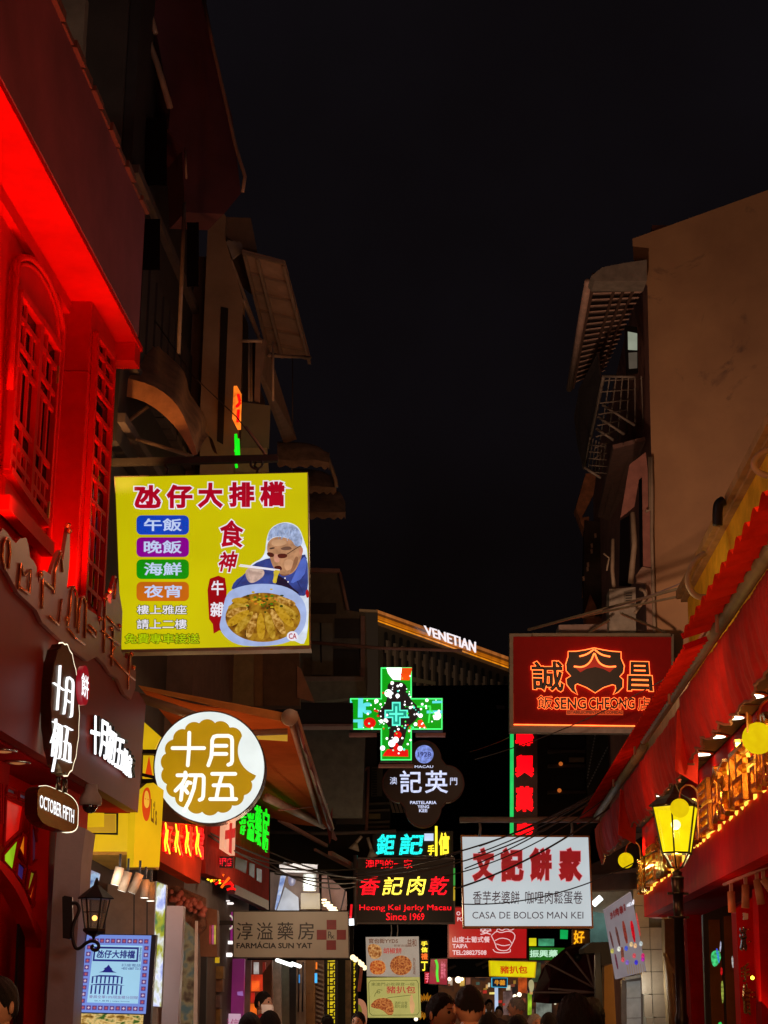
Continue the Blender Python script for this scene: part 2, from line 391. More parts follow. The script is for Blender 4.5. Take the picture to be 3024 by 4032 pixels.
mk('window_sill', *rail(wA, zF((20, 1700))[0], zF((300, 2000))[0], .10, .12, .1), redp, win)
for a, b in (((362, 855), (356, 960)), ((305, 1700), (296, 1800))):
    mk('hinge', *rail(wA, zF(a)[0], zF(b)[0], .02, .02, .12), mat('brass hinge', (.5, .3, .08), .35, .8), win)
# narrow window of the projecting bay
qb = zF((600, 655), (705, 800), (625, 2400), (520, 2300)); win2 = prism('narrow_window', wB, [(qb[0][0] - 3, qb[0][1] - 4), (qb[1][0] + 3, qb[1][1] - 4), (qb[2][0] + 3, qb[2][1]), (qb[3][0] - 3, qb[3][1])], .004, .02, redp, rb, label='narrow latticed window on the corner bay'); sheet('window_pane', wB, qb, .008, glassd, win2)
def at3(s, t, q=qb):
    a = [q[0][i] + (q[1][i] - q[0][i]) * s for i in (0, 1)]; b = [q[3][i] + (q[2][i] - q[3][i]) * s for i in (0, 1)]
    return tuple(a[i] + (b[i] - a[i]) * t for i in (0, 1))
for s0, t0, s1, t1, w in ((0, 0, 1, 0, .05), (0, 0, 0, 1, .05), (1, 0, 1, 1, .05)): mk('casement_rail', *rail(wB, at3(s0, t0), at3(s1, t1), w, .06, .03), redp, win2)
for t in (.06, .12, .2, .29, .38, .46, .53, .62, .72, .85, .95): mk('muntin', *rail(wB, at3(0, t), at3(1, t), .03, .04, .03), redp, win2)
for s, a, b in ((.5, 0, .12), (.55, .12, .2), (.5, .29, .46), (.4, .46, .62), (.35, .62, 1), (.68, .62, 1)): mk('muntin', *rail(wB, at3(s, a), at3(s, b), .03, .04, .03), redp, win2)
# cornice lamp rail: LED strip lighting the soffit and wall
strip = emi('led strip', (255, 200, 120), 2)
lr = thing('cornice_light_rail', 'thin light rail along the red wall behind the cut-out skyline', 'light', (lx(12, WA + .1), 12, 4.9))
slab('rail', 6, 16.1, WA + .075, WA + .12, 4.9, 4.93, redd, lr)
# ---- brown fascia with skyline cutout
fas = thing('brown_shop_fascia', 'dark brown shop fascia with cut-out city skyline along its top at lower left', 'shop fascia', (lx(14, 0), 14, 3.4))
fp = LP(0)
sky = [(-60, 2220)] + zE((0, 340), (25, 345), (60, 420), (70, 520), (90, 580), (150, 590), (215, 605), (260, 650), (300, 730), (340, 745), (345, 830), (440, 920), (540, 1015), (640, 1075), (715, 1150), (745, 1100), (790, 1110), (810, 1170), (860, 1185), (900, 1250), (925, 1310), (960, 1290), (990, 1340), (1060, 1380), (1130, 1400), (1170, 1460), (1190, 1500)) + [(543, 3199)] + [(-60, 2839)]
prism('fascia_panel', fp, sky, .03, .10, brownp, fas)
slab('soffit', 6, 17.0, -.5, -.105, 3.40, 3.45, redd, fas)
# far wall return of the fascia
sl = [(-60, 2170)] + zE((0, 100), (20, 60), (60, 95), (95, 150), (130, 185), (165, 145), (215, 140), (235, 210), (245, 300), (275, 330), (300, 380), (312, 520), (330, 430), (360, 405), (415, 440), (430, 380), (475, 265), (497, 240), (515, 330), (555, 70), (568, 20), (572, 80), (570, 300), (555, 480), (545, 560), (600, 530), (620, 640), (690, 610), (712, 720), (790, 770), (815, 860), (835, 650), (850, 700), (870, 620), (905, 580), (940, 450), (955, 460), (965, 520), (980, 620), (1000, 740), (990, 1060), (1010, 1110), (1040, 1130), (1050, 1080), (1070, 1075), (1080, 1180), (1110, 1230), (1105, 1370), (1070, 1460), (1020, 1420), (960, 1290), (900, 1250), (860, 1180), (790, 1110), (715, 1150), (540, 1015), (345, 830), (300, 730), (150, 590), (60, 420), (0, 345)) + [(-60, 2215)]
prism('skyline_cutout', LP(.0), sl, .065, .03, mat('bronze skyline sheet', (.26, .07, .045), .4, .2, var=.2, bump=.05), fas)
orn = mat('copper edge', (.75, .22, .06), .25, .8, var=.2)
for pts in (zE((40, 400), (20, 300), (25, 190), (50, 140), (75, 160), (85, 260), (70, 390)), zE((555, 860), (575, 700), (585, 570), (605, 540), (628, 600), (620, 880)), zE((640, 920), (650, 720), (665, 640), (685, 625), (705, 690), (695, 960)), zE((345, 720), (350, 480), (430, 560)), zE((405, 780), (480, 850), (505, 640)), zE((440, 600), (450, 420), (497, 260), (512, 420)), zE((555, 880), (620, 960), (690, 1010)), zE((835, 900), (980, 1020)), zE((870, 780), (985, 900)), zE((900, 1100), (1040, 1250), (1100, 1300)), zE((725, 850), (785, 900), (780, 950), (720, 890)), zE((850, 1080), (860, 660)), zE((915, 1190), (925, 890)), zE((935, 640), (950, 470)), zE((1045, 1380), (1060, 1100)), zE((150, 560), (170, 350), (200, 450), (250, 400), (240, 600), (160, 540))):
    tube('skyline_outline', [LP(.075).at(u, v) for u, v in pts], .010, orn, fas, n=5)
for u, v in zE((975, 860), (910, 880), (925, 1040), (860, 640), (900, 570), (820, 800), (550, 800), (1075, 1090), (1090, 1200), (555, 40), (565, 85), (330, 440)):
    ball('finial', LP(.075).at(u, v), .022, orn, fas, n=8)
# shop logo strokes (drawn once, reused)
LG = [((330, 637), (560, 637)), ((452, 525), (450, 640), (441, 762)),
      ((590, 762), (612, 700), (617, 640), (618, 580), (630, 555), (655, 548), (735, 548), (757, 558), (763, 580), (763, 730), (755, 750), (735, 758)), ((640, 620), (722, 620)), ((630, 679), (722, 679)),
      ((423, 814), (430, 832)), ((366, 834), (432, 834), (405, 890), (352, 946)), ((400, 895), (397, 960), (391, 1013)), ((428, 912), (442, 884), (462, 890)), ((412, 925), (440, 962)),
      ((455, 834), (545, 834), (557, 848), (557, 900), (553, 985), (545, 1005), (527, 1013)), ((500, 838), (485, 930), (455, 1015), (415, 1092)),
      ((618, 824), (786, 824)), ((692, 824), (665, 915), (648, 1003)), ((628, 907), (745, 907), (760, 922), (764, 1003)), ((603, 1007), (793, 1007))]
def logo(name, pl, fx, w, off, th, m, parent): return strokes(name, pl, [[fx(*p) for p in s] for s in LG], w, off, th, m, parent)
ledw = emi('cool white letter', (250, 252, 255), 1.5, var=.04)
# letters on the fascia wall
def lg_fascia(x, y):  # single line 十月初五: move glyphs of the logo side by side
    return None
sg = thing('fascia_lettering_sign', 'glowing white channel letters standing on the brown fascia', 'sign', fp.at(440, 2950, .05))
for ch, q in (('十', zE((745, 1580), (815, 1600), (815, 1920), (740, 1900))), ('月', zE((820, 1610), (885, 1650), (870, 1965), (812, 1925))), ('初', zE((885, 1660), (955, 1715), (930, 2010), (870, 1965))), ('五', zE((958, 1765), (1018, 1790), (1010, 2050), (935, 2010))), ('餅', zE((1012, 1850), (1045, 1880), (1040, 2090), (1005, 2060))), ('家', zE((1045, 1900), (1078, 1925), (1072, 2110), (1040, 2090)))):
    text('channel_letter', ch, fp, q, .09, ledw, sg, bold=.014, th=.012)
    text('letter_return', ch, fp, q, .045, black, sg, bold=.014, th=.075)
# round-cookie blade sign
bp_ = Pl(P(250, 2900, 13.0), (.92, -.55, 0))
blade = thing('cookie_blade_sign', 'scalloped dark blade sign with white edge glow hanging in front of the brown fascia', 'sign', P(250, 3090, 13.0))
cx, cy = zE((530, 1540))[0]
bout = []
for i in range(96):
    A = 2 * math.pi * i / 96; sc = 1 - .035 * abs(math.sin(A * 9)); bout.append((cx + 57 * sc * math.cos(A), cy + 262 * sc * math.sin(A) + 22 * math.cos(A)))
prism('blade_body', bp_, bout, 0, .10, mat('bronze sheet', (.16, .11, .07), .25, .8, var=.2), blade)
prism('blade_face', bp_, [(cx + (x - cx) * .965, cy + (y - cy) * .975) for x, y in bout], .012, .01, mat('smoked bronze face', (.14, .11, .08), .3, .4, var=.2), blade)
prism('glow_rim', bp_, [(cx + (x - cx) * 1.03, cy + (y - cy) * 1.02) for x, y in bout], -.115, .03, emi('warm white rim', (255, 240, 205), 1.6, var=.03), blade)
m0 = zE((440, 1140), (735, 1230), (600, 2050), (400, 1900))
def lgmap(x, y):
    s, t = (x - 330) / 470, (y - 520) / 570
    a = (220 + (300 - 220) * s, 2600 + 66 * s); b = (196 + (282 - 196) * s, 3030 + 30 * s)
    return (a[0] + (b[0] - a[0]) * t, a[1] + (b[1] - a[1]) * t)
logo('logo_lettering', bp_, lgmap, 3.5, .03, .02, ledw, blade)
# red round badge
bd = prism('badge', bp_, ellipse(*zE((697, 1345))[0], 17, 78, 28), .07, .05, emi('crimson badge', (150, 0, 25), .8), blade)
text('badge_lettering', '餅', bp_, zE((667, 1235), (726, 1275), (722, 1465), (664, 1425)), .078, ledw, blade, bold=.01)
oc = thing('capsule_blade_sign', 'capsule shaped hanging sign reading OCTOBER FIFTH with white edge glow', 'sign', P(210, 3280, 13.0))
def capq(q, r=.35, n=5):
    o = []
    for x, y in rrect(0, 0, 1, 1, r, n):
        a = [q[0][i] + (q[1][i] - q[0][i]) * x for i in (0, 1)]; b = [q[3][i] + (q[2][i] - q[3][i]) * x for i in (0, 1)]
        o.append(tuple(a[i] + (b[i] - a[i]) * y for i in (0, 1)))
    return o
q = zG((305, 262), (632, 400), (622, 690), (298, 590))
prism('capsule_body', bp_, capq(q, .3), .02, .12, mat('bronze sheet', (.16, .11, .07), .25, .8), oc)
prism('glow_rim', bp_, capq(zG((300, 256), (636, 396), (626, 700), (292, 597)), .3), -.105, .03, MC['warm white rim'], oc)
text('lettering', 'OCTOBER FIFTH', bp_, zG((322, 362), (597, 487), (594, 600), (320, 470)), .025, ledw, oc, bold=.012)
tube('hanger', [bp_.at(*p, -.05) for p in zG((470, 220), (470, 330))], .02, mat('bronze sheet', (.16, .11, .07)), oc)
tube('hanger', [bp_.at(*p, -.05) for p in zG((520, 240), (520, 350))], .02, mat('bronze sheet', (.16, .11, .07)), oc)
# recessed downlights in red soffit
for i, (u, v) in enumerate(zE((145, 1968), (30, 1873))):
    q = HZ(3.4).at(u, v); dl = thing('recessed_downlight', ['recessed chrome downlight in the red soffit left of the capsule sign', 'partly cut off recessed downlight at the left picture edge'][i], 'downlight', q, 'downlights in the red soffit')
    lathe('trim_ring', [(.10, 0), (.10, -.012), (.07, -.015), (.065, .0)], q, chrome, dl, n=20)
    lathe('lens', [(.06, -.012), (.03, -.02), (.001, -.02)], q, emi('dim warm lens', (150, 90, 50), 1), dl, n=16)
# red street level front: door bay, stained glass, arch
fr = thing('red_arched_shopfront', 'red timber shopfront with a curved arch and stained glass fanlight at lower left', 'shopfront', (lx(11, -.3), 11, 0))
sf = LP(-.35)
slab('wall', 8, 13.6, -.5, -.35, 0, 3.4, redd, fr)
prism('arch_rib', sf, zG((-60, 870), (20, 905), (110, 1000), (190, 1120), (260, 1300), (350, 1500), (350, 1650), (285, 1470), (210, 1290), (120, 1120), (0, 960), (-60, 930)), .12, .12, redp, fr)
prism('panel_strip', sf, zG((160, 1320), (205, 1400), (180, 2300), (120, 2300)), .02, .02, black, fr)
prism('post', sf, zG((400, 560), (450, 590), (420, 2300), (350, 2300)), .16, .16, redp, fr)
SG = [((25, 850), (152, 708), (105, 985), (25, 900), (140, 190, 20)), ((45, 390), (190, 455), (160, 660), (30, 780), (190, 10, 5)), ((150, 800), (185, 680), (205, 700), (200, 900), (215, 110, 10)), ((140, 890), (200, 950), (185, 1080), (130, 1010), (35, 25, 85)), ((240, 975), (283, 1000), (235, 1170), (215, 1130), (120, 110, 20)), ((290, 600), (345, 620), (330, 720), (310, 760), (150, 60, 10)), ((250, 590), (280, 640), (315, 860), (250, 930), (45, 18, 35)), ((60, 300), (120, 330), (125, 380), (45, 350), (50, 35, 40)), ((150, 345), (210, 370), (205, 420), (150, 395), (55, 45, 60)), ((290, 980), (320, 900), (345, 1060), (265, 1270), (60, 30, 25)), ((0, 270), (20, 280), (15, 600), (0, 600), (90, 75, 10)), ((225, 1180), (285, 1010), (290, 1080), (250, 1240), (170, 60, 10))]
for i, g in enumerate(SG):
    sheet('stained_glass_pane', sf, zG(*g[:4]), .05, emi('stained glass %d' % i, g[4], .9, var=.2), fr)
    V, F = tube_g([sf.at(*p, .06) for p in zG(*g[:4])], .014, 5, True); mk('lead_bar', V, F, redd, fr)
# grey pillar with wall lantern
pil = thing('grey_shop_pillar', 'plain grey plastered pillar behind the black wall lantern', 'pillar', P(250, 4000, 14.2))
pf = front(14.2)
prism('pillar_shaft', pf, zG((465, 560), (690, 640), (655, 900), (580, 2300), (360, 2300), (440, 900)), 0, .5, mat('grey plaster', (.34, .27, .27), .7, var=.12), pil)
lan = thing('wall_lantern', 'black wrought iron wall lantern on a scroll bracket by the grey pillar', 'lantern', P(300, 3650, 13.7))
lf = front(13.7)
prism('wall_plate', lf, zG((500, 1190), (520, 1178), (580, 1190), (585, 1510), (560, 1530), (505, 1520)), .04, .05, black, lan)
tube('bracket', [lf.at(u, v, .05) for u, v in smoothpts(zG((580, 1240), (615, 1235), (638, 1270), (635, 1310), (600, 1380), (580, 1450), (585, 1540), (610, 1610), (650, 1600), (690, 1560), (740, 1540), (785, 1555), (798, 1590), (780, 1620), (745, 1615), (735, 1590), (755, 1580)), 2)], .013, black, lan)
c = lf.at(*zG((755, 1490))[0]); kk = 13.7 / 7270 * .4892
topc = lf.at(*zG((770, 1200))[0])
rr = lambda r: r * kk
hgt = (topc - c).z
lathe('lantern_base', [(rr(8), -rr(40)), (rr(16), -rr(20)), (rr(60), 0), (rr(90), rr(25)), (rr(90), rr(45)), (rr(66), rr(50))], c, black, lan, n=6, smooth=False)
lathe('lantern_roof', [(rr(145), hgt - rr(6)), (rr(150), hgt + rr(2)), (rr(60), hgt + rr(75)), (rr(25), hgt + rr(105)), (rr(20), hgt + rr(130)), (rr(6), hgt + rr(165))], c, black, lan, n=6, smooth=False)
for k in range(6):
    A = math.radians(60 * k); a = c + Vector((math.cos(A) * rr(74), math.sin(A) * rr(74), rr(45))); b = c + Vector((math.cos(A) * rr(118), math.sin(A) * rr(118), hgt - rr(4)))
    bar('lantern_rib', a, b, rr(11), black, lan)
    A2 = math.radians(60 * k + 60); a2 = c + Vector((math.cos(A2) * rr(72), math.sin(A2) * rr(72), rr(45))); b2 = c + Vector((math.cos(A2) * rr(116), math.sin(A2) * rr(116), hgt - rr(4)))
    if k == 0: lgm = mat('seedy glass', (.5, .5, .5), .1, alpha=.25, bump=.5)
    mk('glass_pane', [a, a2, b2, b], [[0, 1, 2, 3]], lgm, lan)
    bar('lantern_crossbar', a * .45 + b * .55, a2 * .45 + b2 * .55, rr(5), black, lan)
ball('candle_bulb', c + Vector((0, 0, hgt * .45)), rr(22), emi('amber bulb', (255, 190, 90), 3), lan, n=12)
# cctv dome camera
cc = thing('dome_camera', 'white dome security camera under the end of the brown fascia', 'security camera', P(355, 3165, 14.6))
q = P(355, 3170, 14.6); k2 = 14.6 / 7270 * .4892
lathe('camera_housing', [(90 * k2, -.0), (96 * k2, 30 * k2), (92 * k2, 60 * k2), (60 * k2, 110 * k2), (50 * k2, 170 * k2)], q, mat('warm white plastic', (.35, .28, .24), .4), cc)
ball('camera_dome', q + Vector((0, 0, -5 * k2)), 64 * k2, mat('smoked dome', (.01, .01, .01), .05, spec=1, bump=0), cc)
# ================================================================ BIG YELLOW HANGING SIGN
f1 = front(17.3)
ys = thing('yellow_menu_sign', 'big square yellow light box sign with red title and a man eating noodles', 'sign', f1.at(833, 2560))
yq = zY2((20, 75), (1603, 38), (1622, 1480), (75, 1505))
metal = mat('sign rim metal', (.30, .26, .16), .4, .6)
signbox(f1, yq, .22, metal, ys)
fq = zY2((28, 82), (1597, 44), (1612, 1452), (80, 1490))
sheet('lit_face', f1, fq, .004, emi('yellow sign sheet', (198, 186, 2), 1, var=.07, scale=1.2), ys)
prism('bottom_rim', f1, zY2((75, 1488), (1625, 1458), (1628, 1484), (78, 1512)), .012, .2, mat('rim grey', (.3, .25, .2), .5, .3), ys)
crim = emi('print crimson', (168, 0, 30)); wht = emi('print white', (232, 228, 238), var=.05); lil = emi('print pale', (190, 205, 240), var=.05)
for ch, q in (('氹', (185, 145, 405, 335)), ('仔', (445, 140, 660, 335)), ('大', (700, 125, 910, 335)), ('排', (955, 120, 1165, 325)), ('檔', (1210, 115, 1425, 320))):
    a, b = zY2(q[:2], q[2:]); printed('title_character', ch, f1, (a[0], a[1], b[0], b[1]), .008, crim, ys, wht, bold=.045, ol=.045)
for s, y, y2, c in (('午飯', 392, 550, (0, 62, 180)), ('晚飯', 572, 732, (130, 0, 135)), ('海鮮', 752, 912, (0, 140, 10)), ('夜宵', 935, 1092, (195, 100, 15))):
    a, b = zY2((202, y), (630, y2)); sheet('pill', f1, rrect(a[0], a[1], b[0], b[1], 20), .010, emi('pill ' + s, c), ys)
    a, b = zY2((262, y + 25), (572, y2 - 28)); text('pill_lettering', s, f1, (a[0], a[1], b[0], b[1]), .015, lil, ys, bold=.02)
olv = emi('print olive', (60, 62, 5)); lime = emi('print lime', (175, 200, 0))
for s, x0, y, x1, y2, m in (('樓上雅座', 205, 1125, 612, 1200, wht), ('請上二樓', 205, 1240, 612, 1320, wht), ('免費專車接送', 108, 1358, 715, 1440, lime)):
    a, b = zY2((x0, y), (x1, y2)); printed('small_lettering', s, f1, (a[0], a[1], b[0], b[1]), .010, m, ys, olv, bold=.012, ol=.05)
for s, q in (('食', ((890, 420), (1060, 440), (1110, 660), (870, 650))), ('神', ((880, 690), (1035, 680), (1010, 860), (865, 850)))):
    text('calligraphy', s, f1, zY2(*q), .010, wht, ys, bold=.075, shear=.1, ref=.03); text('calligraphy', s, f1, zY2(*q), .014, crim, ys, bold=.03, shear=.1, ref=.03)
br = zY2((800, 910), (870, 885), (925, 905), (938, 1000), (930, 1180), (915, 1260), (925, 1350), (880, 1330), (832, 1358), (825, 1280), (795, 1240), (790, 1150), (782, 1000))
sheet('brush_patch', f1, br, .010, emi('brush red', (150, 0, 12)), ys)
for s, q in (('牛', (812, 925, 915, 1045)), ('雜', (805, 1100, 925, 1220))):
    a, b = zY2(q[:2], q[2:]); text('calligraphy', s, f1, (a[0], a[1], b[0], b[1]), .014, wht, ys, bold=.02)
def pic(name, pts, off, col, it=2, var=.15, sc=8, closed=True, f=zY2, pl=f1, par=None):
    p = f(*pts)
    if it: p = smoothpts(p + [p[0]], it)[1:-1] if False else smooth_closed(p, it)
    return sheet(name, pl, p, off, emi('pic %s %s' % (name, col), col, var=var, scale=sc), par or ys)
def smooth_closed(p, it=2):
    for _ in range(it):
        q = []
        for i in range(len(p)):
            a, b = p[i], p[(i + 1) % len(p)]
            q += [(a[0] * .75 + b[0] * .25, a[1] * .75 + b[1] * .25), (a[0] * .25 + b[0] * .75, a[1] * .25 + b[1] * .75)]
        p = q
    return p
pic('portrait_outline', ((1265, 560), (1310, 480), (1420, 440), (1530, 480), (1570, 600), (1605, 700), (1610, 1440), (1500, 1440), (950, 1020), (1090, 880), (1130, 790), (1250, 735)), .008, (215, 225, 240))
pic('portrait_jacket', ((970, 1010), (1000, 930), (1090, 870), (1150, 790), (1290, 735), (1520, 720), (1600, 710), (1605, 1020), (1560, 1060), (1200, 1000)), .011, (42, 62, 130), 1, var=.35)
pic('portrait_shirt', ((1340, 870), (1430, 920), (1450, 960), (1560, 1050), (1340, 980)), .014, (15, 17, 45), 1)
pic('portrait_collar', ((1490, 880), (1560, 720), (1600, 760), (1570, 900), (1450, 960)), .015, (75, 100, 185), 1)
pic('portrait_face', ((1275, 600), (1350, 560), (1480, 590), (1555, 640), (1560, 700), (1530, 790), (1480, 870), (1400, 885), (1350, 860), (1310, 800), (1290, 730), (1265, 680)), .017, (176, 128, 92), var=.22, sc=14)
pic('portrait_hair', ((1268, 590), (1290, 510), (1370, 455), (1460, 455), (1535, 510), (1562, 600), (1545, 640), (1500, 650), (1470, 590), (1380, 560), (1310, 570), (1280, 605)), .020, (150, 165, 198), var=.3, sc=22)
pic('portrait_ear', ((1530, 660), (1560, 650), (1562, 700), (1535, 730)), .021, (190, 120, 95))
pic('portrait_glasses', ((1262, 690), (1325, 700), (1325, 735), (1275, 730)), .022, (72, 28, 20)); pic('portrait_glasses', ((1350, 705), (1435, 705), (1430, 740), (1360, 745)), .022, (80, 30, 22))
pic('portrait_brow', ((1370, 660), (1450, 640), (1480, 670), (1400, 680)), .021, (105, 75, 60)); pic('portrait_nose', ((1320, 720), (1350, 700), (1380, 770), (1330, 780)), .021, (200, 140, 115))
pic('portrait_mouth', ((1320, 810), (1380, 800), (1395, 840), (1340, 845)), .022, (70, 20, 15))
tube('glasses_arm', [f1.at(*p, .024) for p in zY2((1430, 710), (1540, 640))], .003, black, ys)
pic('noodles', ((1320, 840), (1380, 830), (1350, 900), (1345, 950), (1310, 940), (1325, 890)), .024, (200, 175, 50), 1, sc=20)
pic('portrait_hand', ((1090, 840), (1150, 800), (1240, 830), (1250, 880), (1190, 930), (1130, 950), (1095, 900)), .019, (190, 160, 145), var=.25, sc=20)
strokes('chopsticks', f1, [zY2((1040, 805), (1330, 840)), zY2((1050, 795), (1370, 838))], 4, .023, .002, wht, ys)
pic('finger', ((1130, 820), (1230, 835), (1235, 850), (1130, 845)), .026, (205, 178, 160), 1); pic('finger', ((1120, 850), (1230, 862), (1225, 880), (1115, 872)), .026, (180, 150, 135), 1)
pic('cheek_light', ((1400, 770), (1450, 745), (1490, 770), (1470, 830), (1420, 850)), .0185, (200, 150, 112)); pic('cheek_shadow', ((1500, 720), (1530, 740), (1500, 830), (1450, 875), (1470, 820)), .0187, (140, 95, 66))
pic('forehead_light', ((1300, 600), (1370, 585), (1440, 610), (1400, 640), (1310, 645)), .0185, (196, 150, 112)); pic('brow_line', ((1285, 660), (1325, 650), (1335, 662), (1290, 672)), .0215, (70, 50, 42)); pic('jaw_shadow', ((1350, 855), (1400, 880), (1470, 868), (1400, 895)), .0187, (120, 80, 58))
for i in range(34):
    x, y = 1290 + random.random() * 255, 470 + random.random() * 110
    if (x - 1420) ** 2 / 130 ** 2 + (y - 540) ** 2 / 80 ** 2 > .8: continue
    strokes('hair_streak', f1, [zY2((x, y), (x + random.uniform(-12, 8), y + random.uniform(18, 34)))], 1.6, .0215 + i * .00005, .002, emi('streak %d' % (i % 3), [(175, 195, 230), (120, 145, 190), (100, 120, 160)][i % 3]), ys)
for q in (((1180, 800), (1110, 900)), ((1500, 900), (1560, 1020)), ((1080, 890), (1010, 980)), ((1590, 740), (1560, 900))): strokes('jacket_fold', f1, [zY2(*q)], 3, .0125, .002, emi('jacket fold', (25, 38, 90)), ys)
for q in ((1415, 905), (1440, 935)): sheet('shirt_button', f1, ellipse(*zY2(q)[0], 3, 3, 8), .0165, wht, ys)
pic('bowl_rim', ((930, 1040), (1010, 980), (1200, 945), (1420, 965), (1560, 1060), (1600, 1200), (1560, 1350), (1430, 1440), (1200, 1465), (1000, 1450), (870, 1330), (900, 1200)), .018, (160, 178, 222), var=.1)
a, b = zY2((930, 1000), (1545, 1430)); cxb, cyb = zY2((1235, 1225))[0]
sheet('broth', f1, ellipse(cxb, cyb, 148, 97, 48), .020, emivor('broth print', [(40, 22, 5), (120, 75, 10), (165, 120, 25)], 9), ys)
tripe = [emivor('meat print %d' % i, c, 14 + 4 * i) for i, c in enumerate(([(95, 60, 10), (165, 125, 25), (200, 160, 60)], [(70, 45, 8), (150, 100, 25), (215, 170, 90)], [(120, 80, 15), (180, 135, 20), (195, 150, 40)]))]
for i, (sx, sy, ex, ey, w) in enumerate(((1120, 1120, 950, 1150, 34), (1110, 1150, 935, 1210, 36), (1120, 1170, 945, 1290, 38), (1150, 1180, 1010, 1350, 36), (1180, 1190, 1110, 1390, 36), (1215, 1190, 1220, 1405, 38), (1260, 1180, 1320, 1400, 38), (1300, 1160, 1410, 1360, 38), (1330, 1130, 1480, 1300, 38), (1330, 1100, 1530, 1240, 36), (1310, 1060, 1500, 1120, 32), (1110, 1085, 980, 1090, 28))):
    dx, dy = ex - sx, ey - sy; L = math.hypot(dx, dy); nx, ny = -dy / L, dx / L
    p = zY2((sx + nx * w * .4, sy + ny * w * .4), (sx + dx * .5 + nx * w, sy + dy * .5 + ny * w), (ex + nx * w * .6, ey + ny * w * .6), (ex - nx * w * .6, ey - ny * w * .6), (sx + dx * .5 - nx * w, sy + dy * .5 - ny * w), (sx - nx * w * .4, sy - ny * w * .4))
    sheet('meat_slice', f1, smooth_closed(p, 2), .023 + .0015 * (i % 3), tripe[i % 3], ys)
for i in range(46):
    x, y = 1225 + random.gauss(0, 60), 1090 + random.gauss(0, 38)
    a = zY2((x, y))[0]; sheet('garnish', f1, ellipse(a[0], a[1], random.uniform(3, 8), random.uniform(2, 5), 7, random.random()), .029 + .0002 * i, emi('garnish %d' % (i % 4), [(60, 110, 15), (190, 160, 30), (35, 60, 10), (205, 120, 30)][i % 4]), ys)
sheet('stamp', f1, ellipse(*zY2((1475, 1378))[0], 22, 19, 24), .034, wht, ys); text('stamp_lettering', 'CA', f1, (*zY2((1445, 1355))[0], *zY2((1510, 1402))[0]), .038, crim, ys, bold=.02)
pic('rose', ((1580, 1010), (1605, 990), (1612, 1060), (1590, 1070)), .032, (170, 10, 15))
# carrying beam and hooks
beam = thing('sign_beam', 'dark steel beam carrying the big yellow sign from the wall', 'beam', P(750, 1820, 17.4))
bar('beam', P(430, 1822, 17.4), P(1095, 1805, 17.4), .07, dkmetal, beam)
for u, v in ((657, 1845), (1010, 1845)): tube('hook', [P(u, v - 30, 17.4), P(u - 8, v - 10, 17.4), P(u + 6, v, 17.4), P(u, v + 22, 17.4)], .012, dkmetal, beam)
hp = smoothpts([(990, 1815), (985, 1835), (1010, 1850), (1035, 1835), (1030, 1812)]); tube('hook', [P(u, v, 17.35) for u, v in hp], .012, dkmetal, beam)
tube('stay', [P(965, 1680, 17.6), P(1000, 1725, 17.6), P(1045, 1790, 17.5)], .016, mat('rusty rod', (.4, .2, .12), .7), beam)
tube('stay_wire', [P(560, 1190, 19), P(760, 1480, 18), P(930, 1640, 17.5), P(1045, 1790, 17.5)], .006, wire, beam)
# ================================================================ ROUND SIGN
f2 = front(17.9)
rs = thing('round_cookie_sign', 'round white light box with a golden bitten cookie and four white characters', 'sign', f2.at(825, 3240))
c0 = zR((598, 777))[0]
prism('sign_drum', f2, ellipse(*c0, 221, 224, 64), 0, .24, mat('dark brown drum', (.03, .015, .012), .4), rs)
sheet('lit_face', f2, ellipse(*c0, 216, 219, 64), .004, emi('white sign sheet', (236, 244, 240), 1.0, var=.06), rs)
ck = []; C0 = (592, 777); BC, BR = (992, 655), 187
for i in range(260):
    A = 2 * math.pi * i / 260; r = 322 + 28 * abs(math.sin(A * 9 + .3)) ** .6
    dx, dy = math.cos(A), math.sin(A); bx, by = BC[0] - C0[0], BC[1] - C0[1]; tca = bx * dx + by * dy; d2 = bx * bx + by * by - tca * tca
    if tca > 0 and d2 < BR * BR: r = min(r, tca - math.sqrt(BR * BR - d2))
    ck.append((C0[0] + r * dx, C0[1] + r * dy))
sheet('cookie', f2, zR(*ck), .009, emi('gold print', (178, 132, 4), 1.0, var=.12, scale=2), rs)
logo('lettering', f2, lambda x, y: zR((x, y))[0], 14.5, .016, .002, emi('bright white print', (255, 255, 240), 1.15, var=.02), rs)
bar('arm', P(560, 3050, 18.02), P(612, 3062, 18.02), .03, black, rs); bar('arm', P(555, 3168, 18.02), P(610, 3160, 18.02), .03, black, rs)
# ================================================================ YELLOW KIOSK
kq = thing('yellow_kiosk_fascia', 'bright yellow shop box with a red girl logo left of the round sign', 'shop fascia', P(480, 3400, 17.3))
fk = front(17.3); ylit = emi('yellow backlit panel', (218, 176, 16), .82, var=.1, base=(.3, .2, .01))
prism('front_panel', fk, zG((680, 500), (1090, 505), (1068, 822), (680, 822)), 0, .12, ylit, kq)
prism('niche_frame', fk, zG((838, 500), (952, 505), (948, 690), (685, 682), (685, 672), (935, 672), (935, 520), (838, 520)), .012, .02, black, kq)
prism('niche', fk, zG((838, 525), (930, 525), (930, 668), (690, 665), (690, 630), (838, 625)), .004, .01, emi('niche amber', (190, 140, 25), .9), kq)
sd = P(545, 3300, 17.2); fs = Pl(sd, (.75, -.66, 0))
prism('side_panel', fs, zG((1118, 370), (1235, 270), (1318, 330), (1282, 948), (1075, 948), (1088, 505)), 0, .1, ylit, kq)
V = [fk.at(*p) for p in zG((676, 825), (1066, 825))] + [P(*p, 17.9) for p in zG((1280, 948), (890, 944))]
mk('underside', *quadbox_g(*V, .03), mat('yellow underside', (.75, .45, .08), .5), kq)
pn = emi('print red orange', (205, 60, 10)); 
